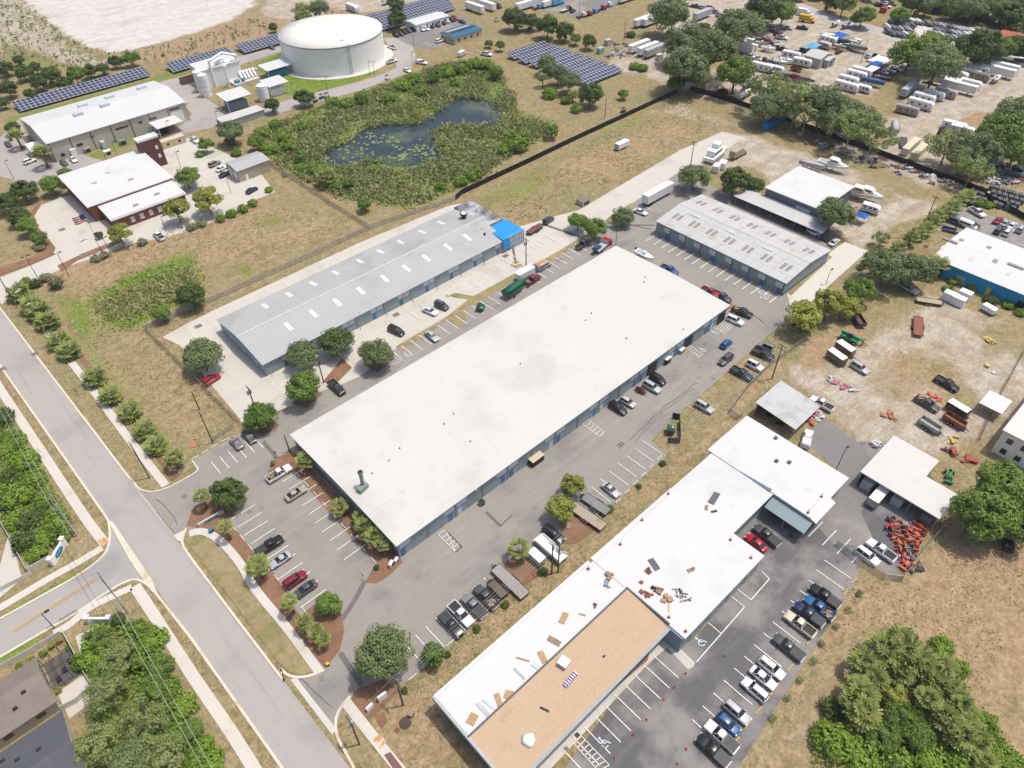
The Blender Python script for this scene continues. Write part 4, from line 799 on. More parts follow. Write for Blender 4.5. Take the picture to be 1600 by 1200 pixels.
th_.op('S', 46, 4.6, .1, 4.8, 'garage_door', whitewall); th_.op('S', 6, 2, .1, 3.0, 'louvre_unit', whitewall, .9); th_.op('S', 17, 1.5, .1, 2.6, 'louvre_unit', panel_lt, 1.6); th_.op('S', 36, 2, .1, 2.5, 'louvre_unit', whitewall, .9)
mb = MB(); mb.box(-5, 0, 7, 15, 3.4, 3.7); mb.tube((-4.8, 7.3, 0), (-4.8, 7.3, 3.4), .12); mb.tube((-4.8, 14.7, 0), (-4.8, 14.7, 3.4), .12); mb.build('porch', whitewall, th_.r)
ck = B('carport', 'white carport against the plant hall with two vehicles under it', 'carport', 80.6, 90.6, 291.5, 299.5, 3.8, None); ck.flat(roof_bright, .2, .15)
for x in (.3, 9.7):
    for y in (.3, 4): mb = MB(); mb.tube((x, y, 0), (x, y, 3.8), .1); mb.build('post', whitem, ck.r)
bs = B('fire_station', 'red brick station with white roofs and a row of square windows', 'building', 42, 66, 235.5, 246, 4.2, brick); bs.flat(roof_bright, .5, .3, tilt=(0, .7))
mb = MB(); mb.box(-2.6, 25, 10.4, 37, 0, 5.6); mb.build('upper_wall', brick, bs.r); mb = MB(); mb.hexa([(-3.5, 10.2, 5.4), (25.3, 10.2, 5.4), (25.3, 37.3, 6.4), (-3.5, 37.3, 6.4)], [(-3.5, 10.2, 5.7), (25.3, 10.2, 5.7), (25.3, 37.3, 6.7), (-3.5, 37.3, 6.7)]); mb.build('upper_roof', roof_bright, bs.r)
for k in range(5):
    f = bs.op('S', 5.2+k*3.0, 1.3, 1.2, 2.9, 'window', M('pane_light', (.5, .52, .52), rough=.25), .1); bs.op('S', 5.2+k*3.0, 1.3, 1.08, 1.2, 'sill', whitewall, .16, f)
for x, y in ((4, 24), (10, 28), (14, 18), (9, 3), (17, 5)): bs.roofbox(x, y, 1.6, .8, .5, 'roof_vent', steel, 5.9 if y > 10 else None)
sl_ = B('training_tower', 'dark maroon brick training tower behind the station', 'tower', 66.2, 73.6, 268.9, 272.0, 10.4, M('brick_maroon', (.135, .055, .05), var=.2, scale=2)); sl_.flat(whitewall, .1, .3, parapet=.5)
for z in (6.4, 3.2): sl_.op('S', 5.2, .9, z, z+1.4, 'window', whitewall, .05)
tsd = B('storage_shed', 'tan metal shed with grey ribbed roof next to the pond', 'shed', 86, 98.3, 237, 245.8, 4.2, tanmetal); tsd.gable(.9, 'X', roof_grey, .3, .15, wall=tanmetal)
tsd.op('W', 1.2, 2.6, .05, 3.2, 'garage_door', whitewall); tsd.op('W', 5.0, 2.6, .05, 3.2, 'garage_door', whitewall); tsd.op('S', 2.5, .9, .05, 2.1, 'entry_door', whitewall); tsd.op('S', 5.2, .5, .6, 1.3, 'meter_box', steel, .25)
o1 = B('office_building', 'narrow white site office at the head of the parked car row', 'building', 226, 247, 318.5, 328, 3.2, whitewall); o1.gable(.5, 'X', roof_wx, .2, .15, wall=whitewall)
for k in range(5): o1.op('S', 2+k*4, 1.1, 1.1, 2.2, 'window', glass, .06)
o2 = B('office_building', 'beige site office with white-striped blue roof', 'building', 227.6, 245, 290, 301, 3.3, beige); o2.gable(.8, 'X', M('roof_blue', (.03, .12, .22), var=.1), .3, .15, wall=beige)
for y, m in ((8.0, roof_bright), (4.6, dark)): o2.panel(8.7, y, 15, 1.4, 'roof_panel', m, 'X', .08)
for k in range(4): o2.op('S', 2+k*4, 1.2, 1.1, 2.3, 'window', glass, .06); o2.op('W', 1.5+k*2.4, .9, 1.1, 2.2, 'window', glass, .06)
# treatment works: silos, canopies and process hall
def canopy(label, px, w_, d_, h_, m=None):
    x, y = at(*px, h_); b = B('canopy', label, 'canopy', x-w_/2, x+w_/2, y-d_/2, y+d_/2, h_, None, 'canopies of the treatment works'); b.flat(roof_wx, .2, .15, tilt=(0, .5))
    for a in (.2, w_-.2):
        for c in (.2, d_-.2): mb = MB(); mb.tube((a, c, 0), (a, c, h_), .13); mb.build('post', whitem, b.r)
    mb = MB(); mb.box(w_*.15, w_*.85, d_*.2, d_*.8, 0, h_*.55); mb.build('equipment', m or M('pump_blue', (.05, .25, .36), var=.3), b.r)
canopy('white canopy over blue pumps beside the big tank, nearest the tank', (431, 101), 13, 8, 4.5); canopy('small white canopy in front of the treatment works, next to a white silo', (428, 127), 9, 8, 5, whitewall); canopy('white canopy over grey equipment at the front of the treatment works', (365, 147), 11, 9, 5.5, M('slate_box', (.2, .26, .32)))
px_, py_ = at(335, 98, 8); ph = B('process_hall', 'white process hall with pale flat roof behind the silos', 'building', px_-9, px_+9, py_-5, py_+5, 8, whitewall); ph.flat(roof_wx, .3, .2, tilt=(0, .5))
SIL = [(325, 150, 1.9, 9, 'tall white silo, front right of the pair before the process hall'), (316, 143, 1.7, 8.5, 'tall white silo, rear left of the pair before the process hall'), (352, 128, 2.0, 9.5, 'white domed scrubber silo in the middle of the treatment works'), (361, 124, 1.5, 8, 'slim white silo right of the domed scrubber'), (414, 157, 2.2, 6.5, 'short fat white silo next to the road by the small canopy')]
for x, y, r, h_, lb in SIL:
    X_, Y_ = at(x, y); t = thing('silo', lb, 'silo', (X_, Y_, 0), 0, 'silos of the treatment works'); mb = MB(); mb.cyl(0, 0, 0, h_, r, r, 20); mb.build('body', whitem, t, False); mb = MB(); mb.cyl(0, 0, h_, h_+.8, r, .3, 20); mb.build('cap', whitem, t)
    for z in (h_*.25, h_*.5, h_*.75): mb = MB(); mb.cyl(0, 0, z, z+.15, r+.06, r+.06, 20); mb.build('hoop', panel_lt, t)
pp = thing('pipework', 'white process pipes looping over the treatment works', 'pipes', (*at(372, 130), 0)); mb = MB()
def pipe(b_, P, r): [b_.tube(a, c, r, r, 10) for a, c in zip(P, P[1:])]
pipe(mb, [(-9, 3, 0), (-9, 3, 11), (-2, 4, 12.5), (4, 4, 10), (4, 4, 3)], .55); pipe(mb, [(-5, -2, 0), (-5, -2, 9), (-1, 0, 10)], .4); mb.build('pipe', whitem, pp); mb = MB()
for k in range(5): pipe(mb, [(2+k*1.6, -2, 1.5), (3+k*1.6, 3, 3.2), (7+k*1.2, 4, 2)], .45)
mb.build('pipe', whitem, pp); mb = MB(); mb.box(-3, 9, -4, 3.5, 0, 1.1); mb.build('plinth', concrete, pp)
mb = MB(); mb.box(-2, 0, -3, -1, 1, 2.2); mb.box(1, 2, -3.4, -2, 1, 2.4); mb.build('pump', MAT['pump_blue'], pp)
X_, Y_ = at(296, 128); bx = B('storage_shed', 'open brown brick refuse pen by the treatment works', 'pen', X_-3.5, X_+3.5, Y_-2, Y_+2, 2.2, M('brick_brown', (.18, .1, .07), var=.2))
X_, Y_ = at(378, 188); lw = B('storage_shed', 'long low grey equipment shed along the plant road', 'shed', X_-9, X_+9, Y_-3, Y_+3, 2.6, M('wall_grey', (.33, .35, .36))); lw.flat(M('roof_lowgrey', (.5, .5, .48), var=.1), .2, .15)
X_, Y_ = at(272, 226); rv = B('site_trailer', 'cream office trailer parked beside the maroon tower', 'trailer', X_-4.5, X_+4.5, Y_-1.5, Y_+1.5, 2.6, M('cream', (.56, .46, .33))); rv.flat(MAT['cream'], .05, .12)
for k in range(2): rv.op('S', 1.5+k*4.5, 1, 1, 1.9, 'window', glass, .06)
# solar arrays
sol = bpy.data.materials.new('solar_cells'); sol.use_nodes = True
def _sol():
    N, L = sol.node_tree.nodes, sol.node_tree.links; b = N['Principled BSDF']; b.inputs['Roughness'].default_value = .12; b.inputs['Specular IOR Level'].default_value = .6
    tc_ = N.new('ShaderNodeTexCoord'); br = N.new('ShaderNodeTexBrick'); br.offset = 0; br.inputs['Color1'].default_value = (.03, .037, .075, 1); br.inputs['Color2'].default_value = (.04, .045, .085, 1); br.inputs['Mortar'].default_value = (.55, .57, .6, 1)
    br.inputs['Scale'].default_value = 1; br.inputs['Mortar Size'].default_value = .09; br.inputs['Brick Width'].default_value = 1.9; br.inputs['Row Height'].default_value = 1.9; L.new(tc_.outputs['Object'], br.inputs['Vector']); L.new(br.outputs['Color'], b.inputs['Base Color'])
_sol()
def solar(label, x0, x1, y0, y1, zl=.8, zh=2.6, group='solar arrays'):
    t = thing('solar_array', label, 'solar array', ((x0+x1)/2, (y0+y1)/2, 0), 0, group); w_, d_ = (x1-x0)/2, (y1-y0)/2; mb = MB()
    mb.hexa([(-w_, -d_, zl), (w_, -d_, zl), (w_, d_, zh), (-w_, d_, zh)], [(-w_, -d_, zl+.08), (w_, -d_, zl+.08), (w_, d_, zh+.08), (-w_, d_, zh+.08)]); mb.build('panel', sol, t)
    n = max(2, int(w_/3)); mb = MB()
    for i in range(n):
        x = -w_+1+(2*w_-2)*i/(n-1); mb.tube((x, d_*.5, 0), (x, d_*.5, zl+(zh-zl)*.75), .08); mb.tube((x, -d_*.5, 0), (x, -d_*.5, zl+(zh-zl)*.25), .08)
    mb.build('frame', steel, t)
solar('long solar array behind the white plant hall', 48.3, 104, 357, 365); solar('solar array behind the treatment works', 113, 144, 352.5, 361.5); solar('solar array between treatment works and big tank', 148, 173.5, 352, 361)
for k in range(3): solar(['solar row nearest the narrow white site office', 'middle solar row of the three behind the site office', 'farthest solar row of the three behind the site office'][k], 206+4*k, 262+4*k, 331+k*7.5, 337+k*7.5)
for k in range(7):
    y = 256-k*7.4; solar(['solar row at the far left end of the field by the trees', 'second solar row from the left in the field', 'third solar row from the left in the field', 'middle solar row of the seven in the field', 'fifth solar row from the left in the field', 'sixth solar row from the left in the field', 'solar row at the right end of the field, above the round tree'][k], 233, 257.5, y-2.9, y+2.9, .9, 2.4, 'solar rows in the field')
# storage yard sheds and tents
def shed(label, px, w_, d_, h_, wall, roof, rise=.8, axis='X', name='storage_shed', cat='shed'):
    x, y = at(*px, h_); b = B(name, label, cat, x-w_/2, x+w_/2, y-d_/2, y+d_/2, h_, wall); b.gable(rise, axis, roof, .2, .1, wall=wall); b.op('S', w_*.3, w_*.3, .05, h_*.75, 'door', frame_m, .05); return b
gsh = M('shed_grey', (.38, .37, .36), var=.08)
shed('pale grey gabled metal garage among stored campers', (1279, 85), 10, 8, 4.2, gsh, ribroof('roof_shedg', (.5, .5, .5), 'Y'), 1.2, 'Y'); shed('lower pale grey garage annexe in front of the gabled garage', (1291, 90), 6, 6, 3.2, gsh, MAT['roof_shedg'], .6, 'Y')
def tent(label, px, w_, d_, m, h_=2.6, rz=0, lid=.9):
    x, y = at(*px, h_); t = thing('canopy_tent', label, 'tent', (x, y, 0), rz); mb = MB()
    for a, b_ in (((-1, -1), (1, -1)), ((1, -1), (1, 1)), ((1, 1), (-1, 1)), ((-1, 1), (-1, -1))): mb.face([(a[0]*w_/2, a[1]*d_/2, h_), (b_[0]*w_/2, b_[1]*d_/2, h_), (0, 0, h_+lid)])
    mb.build('cover', m, t)
    for a in (-1, 1):
        for b_ in (-1, 1): mb = MB(); mb.tube((a*(w_/2-.1), b_*(d_/2-.1), 0), (a*(w_/2-.1), b_*(d_/2-.1), h_), .05); mb.build('leg', steel, t)
tarpblue = M('tarp_royal', (.02, .10, .42), var=.15, scale=1); tarplt = M('tarp_light', (.1, .36, .58), var=.15, scale=1); tarpw = M('tarp_white', (.72, .73, .74), var=.06, scale=.8)
tent('royal blue pop-up tent on the sand near the workshop', (1347, 336), 3.6, 3.6, tarpblue); tent('white peaked tent behind the fence at the right edge', (1556, 628), 6, 5, tarpw, 2.8); tent('royal blue tarp shelter between white canopies in the storage yard', (1371, 99), 6, 5, tarpblue, 2.8); tent('large white flat canopy behind the blue tarp shelter', (1376, 93), 9, 7, tarpw, 3, 0, .3); tent('small white canopy in front of the blue tarp shelter', (1363, 107), 7, 4, tarpw, 2.6, 0, .3)
tent('big blue peaked boat cover at the road end of the storage yard', (1311, 55), 9, 6, tarpblue, 2.5, 0, 1.5); tent('light blue boat cover left of the gabled garage', (1270, 71), 8, 5, tarplt, 2.3, 0, 1.3); tent('white peaked canopy beside the crushed junk row by the oak', (1424, 95), 4, 4, tarpw, 2.8)
tent('large white gabled cover behind the oaks at the black fence', (1318, 196), 16, 10, tarpw, 3.2, 0, 1.6)
# ---------------------------------------------------------------- trees and plants
L_OAK = leafmat('leaf_oak', (.085,.125,.045), (.24,.30,.125))
L_GNARL = leafmat('leaf_gnarl', (.13,.17,.05), (.32,.38,.14))
L_BRIGHT = leafmat('leaf_bright', (.055,.115,.018), (.21,.32,.06))
L_DARK = leafmat('leaf_dark', (.03,.058,.015), (.13,.19,.05))
L_YEL = leafmat('leaf_yellow', (0.135, 0.169, 0.024), (0.405, 0.432, 0.088))
L_PALE = leafmat('leaf_pale', (0.130, 0.150, 0.078), (0.351, 0.364, 0.221))
L_PALM = leafmat('leaf_palm', (.03,.055,.012), (.32,.37,.11))
L_REED = leafmat('leaf_reed', (.12,.165,.045), (.38,.37,.17))
L_GRAPE = leafmat('leaf_lush', (.07,.14,.015), (.25,.38,.05))
L_FLOWER = leafmat('leaf_flower', (0.450, 0.180, 0.020), (0.550, 0.400, 0.050))
bark = M('bark_grey', (.17, .145, .12), var=.3, scale=3, rough=.95, space='obj'); barkpale = M('bark_pale', (.36, .335, .30), var=.25, scale=3, rough=.95, space='obj')
def quads(name, C, U, Vv, m):
    n = len(C); P = np.stack([C-U-Vv, C+U-Vv, C+U+Vv, C-U+Vv], 1).reshape(-1, 3)
    me = bpy.data.meshes.new(name); me.vertices.add(4*n); me.vertices.foreach_set('co', P.astype(np.float32).ravel())
    me.loops.add(4*n); me.loops.foreach_set('vertex_index', np.arange(4*n, dtype=np.int32)); me.polygons.add(n)
    me.polygons.foreach_set('loop_start', np.arange(0, 4*n, 4, dtype=np.int32)); me.polygons.foreach_set('loop_total', np.full(n, 4, np.int32))
    me.materials.append(m); me.update(calc_edges=True); return me
def unit(a): return a/np.maximum(np.linalg.norm(a, axis=-1, keepdims=True), 1e-9)
def leaves(rg, P, Nrm, s):
    n = len(P); Nn = unit(Nrm+rg.normal(0, .55, (n, 3))); A = unit(np.cross(Nn, rg.normal(0, 1, (n, 3)))); Bv = np.cross(Nn, A); k = s*rg.uniform(.6, 1.35, (n, 1))
    return P, A*k, Bv*k*.62
def crown_mesh(seed, m, nclump=46, per=80, flat=.72, lump=.30, leaf=.052, gap=0., cone=0.):
    """leaf cards in many clumps round an uneven dome of radius 1"""
    rg = np.random.default_rng(seed); C = []; tries = 0
    lobes = unit(rg.normal(0, 1, (7, 3))); lam = rg.uniform(-.24, .2, 7)
    while len(C) < nclump and tries < 4000:
        tries += 1
        d = rg.normal(0, 1, 3); d[2] = abs(d[2])*.9-.28; d /= np.linalg.norm(d)
        rr_ = (.62+.25*rg.random()) if rg.random() < .8 else rg.uniform(.2, .6)
        rr_ *= 1+sum(l*max(0, d@b)**2 for l, b in zip(lam, lobes))
        c = d*rr_; c[2] *= flat
        if cone: c[:2] *= 1-cone*max(0, c[2])
        if C and min(np.linalg.norm(c-q) for q in C) < lump*.5: continue
        if gap and mnoise.noise((c[0]*2+seed, c[1]*2, c[2]*2)) > gap: continue
        C.append(c)
    P, Nn = [], []
    for c in C:
        k = int(per*rg.uniform(.6, 1.3)); r = lump*rg.uniform(.65, 1.25); d = unit(rg.normal(0, 1, (k, 3))); rad = r*rg.uniform(.45, 1., (k, 1))**.6
        q = d*rad; q[:, 2] *= .75; P.append(c+q); Nn.append(d+.5*unit(c)+np.array([0, 0, .45]))
    P, Nn = np.concatenate(P), np.concatenate(Nn)
    return quads('crown', *leaves(rg, P, Nn, leaf), m), C
def trunk_mesh(seed, C, h=1.0, r=.06, m=None):
    """tapered trunk with limbs out to the clumps; crown centre sits at height h"""
    rg = random.Random(seed); mb = MB(); b = (rg.uniform(-.06, .06), rg.uniform(-.06, .06), h*.55)
    mb.tube((0, 0, 0), b, r, r*.75, 8)
    for c in C[::3]:
        e = (c[0]*.92, c[1]*.92, h+c[2]*.85); mid = tuple((b[i]*.55+e[i]*.45) + (0, 0, -.04)[i] for i in range(3)); mb.tube(b, mid, r*.5, r*.32, 6); mb.tube(mid, e, r*.32, r*.1, 5)
    return mb.mesh('trunk', m or bark)
KIND = {}
def kind(k, mats, n, hh, **kw):
    KIND[k] = []
    for i in range(n):
        me, C = crown_mesh(100*len(KIND)+i, mats, **kw); KIND[k].append((me, trunk_mesh(i, C, hh, kw.get('lump', .3)*.2, barkpale if k == 'gnarl' else bark), hh))
kind('oak', L_OAK, 4, .95, nclump=70, per=150, leaf=.031, lump=.25)
kind('gnarl', L_GNARL, 3, .95, nclump=46, per=80, leaf=.03, lump=.2, gap=.05)
kind('bright', L_BRIGHT, 4, 1.0, nclump=56, per=130, leaf=.038, flat=.85, lump=.27)
kind('dark', L_DARK, 3, .9, nclump=58, per=130, leaf=.04, flat=.85, lump=.27)
kind('yellow', L_YEL, 3, 1.05, nclump=46, per=95, leaf=.045, flat=.9, gap=.22, lump=.26)
kind('pale', L_PALE, 2, .9, nclump=36, per=60, leaf=.05, gap=.2)
kind('cone', L_BRIGHT, 2, 1.15, nclump=48, per=75, leaf=.06, flat=1.25, cone=.45)
kind('bush', L_GRAPE, 4, .45, nclump=34, per=60, leaf=.07, flat=.7, lump=.34)
kind('dbush', L_DARK, 2, .45, nclump=34, per=60, leaf=.07, flat=.7, lump=.34)
kind('pbush', L_PALE, 2, .45, nclump=34, per=55, leaf=.06, flat=.7, lump=.34)
tr = random.Random(21)
def tree(px, py, rp, k, label, name=None, cat=None, group=None, world=None):
    vs = KIND[k]; me, tm, hh = vs[tr.randrange(len(vs))]
    bushy = k in ('bush', 'dbush', 'pbush')
    if world: x, y, r = world
    else:
        r = rp*mpp(px, py)
        for _ in range(3): x, y = at(px, py, r*hh*(1 if not bushy else .7)); r = rp*mpp(px, py, r*hh)
    name = name or ('shrub' if bushy else 'oak_tree' if k in ('oak', 'gnarl') else 'tree')
    t = thing(name, label, cat or ('shrub' if bushy else 'tree'), (x, y, 0), tr.uniform(0, 6.28), group)
    t.scale = (r, r, r*tr.uniform(.9, 1.12))
    link('trunk', tm, t); c = link('crown', me, t); c.location = (0, 0, hh); return t
# palms: fan fronds on a trunk
def frond_mesh(seed, n=17):
    """fan leaves: a stalk and a ring of broad pleats each"""
    rg = np.random.default_rng(seed); C, U, Vv = [], [], []
    for i in range(n):
        az = 2.4*i+rg.uniform(-.25, .25); el = .95-1.3*(i/n)+rg.uniform(-.12, .12); d = np.array([math.cos(az)*math.cos(el), math.sin(az)*math.cos(el), math.sin(el)])
        side = np.array([-math.sin(az), math.cos(az), 0]); up = np.cross(side, d)*-1; hub = d*rg.uniform(.42, .55); C.append(hub*.5); U.append(d*.25); Vv.append(side*.018)
        for a in (-1.2, -.8, -.4, 0, .4, .8, 1.2):
            v = unit(d*math.cos(a)+side*math.sin(a)+np.array([0, 0, -.16-.12*abs(a)])); l = (.56-.1*abs(a))*rg.uniform(.9, 1.1); w_ = unit(np.cross(v, up)+.25*up*(1 if a > 0 else -1)*rg.uniform(.3, 1.2))
            C.append(hub+v*l*.5); U.append(v*l*.5); Vv.append(w_*.062)
    return quads('fronds', np.array(C), np.array(U), np.array(Vv), L_PALM)
FRONDS = [frond_mesh(i) for i in range(4)]
def ptrunk():
    mb = MB(); mb.loft([[(r*math.cos(a), r*math.sin(a), z) for a in [6.283*i/9 for i in range(9)]] for r, z in ((.13, 0), (.1, .5), (.1, 1.2), (.15, 1.6), (.09, 1.75))]); return mb.mesh('trunk', bark, True)
PTR = ptrunk()
def palm(px, py, rp, label, h=None, group=None, world=None, name='cabbage_palm', cat='palm'):
    if world: x, y, r, h = world
    else:
        r = rp*mpp(px, py); h = h if h is not None else r*1.7; x, y = at(px, py, h)
    t = thing(name, label, cat, (x, y, 0), tr.uniform(0, 6.28), group); t.scale = (r, r, r)
    k = link('trunk', PTR, t); k.scale = (1, 1, max(h/r, .15)/1.75); f = link('fronds', FRONDS[tr.randrange(4)], t); f.location = (0, 0, h/r); return t
# stuff: lumpy undergrowth, reeds
def inpoly(P, x, y):
    c = False; n = len(P)
    for i in range(n):
        (x0, y0), (x1, y1) = P[i], P[i-1]
        if (y0 > y) != (y1 > y) and x < (x1-x0)*(y-y0)/(y1-y0)+x0: c = not c
    return c
def scatter(P, n, rg, avoid=None):
    xs, ys = [p[0] for p in P], [p[1] for p in P]; out = []; k = 0
    while len(out) < n and k < n*8:
        k += 1; x, y = rg.uniform(min(xs), max(xs)), rg.uniform(min(ys), max(ys))
        if inpoly(P, x, y) and not (avoid and inpoly(avoid, x, y)): out.append((x, y))
    return out
def undergrowth(name, pts, dens, hmax, m, leaf=.28, seed=1, fr=.25, avoid=None):
    P = pxpoly(pts); A = abs(sum(P[i][0]*P[i-1][1]-P[i-1][0]*P[i][1] for i in range(len(P))))/2; rg = np.random.default_rng(seed); r2 = random.Random(seed)
    S = scatter(P, int(A*dens), r2, avoid); Q = []
    for x, y in S:
        n_ = .5+.5*mnoise.noise((x*fr, y*fr, seed)); n2 = .5+.5*mnoise.noise((x*fr*2.7, y*fr*2.7, seed+5)); z = hmax*(n_*.7+n2*.45)*r2.uniform(.55, 1.0); Q.append((x, y, max(z, .1)))
    Q = np.array(Q); Nn = rg.normal(0, .5, Q.shape)+np.array([0, 0, .7])
    return setting(link(name, quads(name, *leaves(rg, Q, Nn, leaf), m)), 'stuff')
def reeds(name, pts, dens, h, m, seed=1, w=.09, avoid=None, patch=None, bend=.5, edge=0.):
    P = pxpoly(pts); A = abs(sum(P[i][0]*P[i-1][1]-P[i-1][0]*P[i][1] for i in range(len(P))))/2; r2 = random.Random(seed); rg = np.random.default_rng(seed)
    S = [s for s in scatter(P, int(A*dens), r2, avoid) if patch is None or mnoise.noise((s[0]*.08, s[1]*.08, seed)) > patch]; n = len(S); S = np.array(S)+rg.normal(0, edge, (n, 2)); hh = h*rg.uniform(.5, 1.15, n); tilt = rg.normal(0, bend, (n, 2))
    C = np.column_stack([S, hh*.5]); U = np.column_stack([tilt*hh[:, None]*.5, hh*.5]); a = rg.uniform(0, 6.28, n); Vv = np.column_stack([np.cos(a), np.sin(a), np.zeros(n)])*w*rg.uniform(.6, 1.6, (n, 1))
    return setting(link(name, quads(name, C, U, Vv, m)), 'stuff')
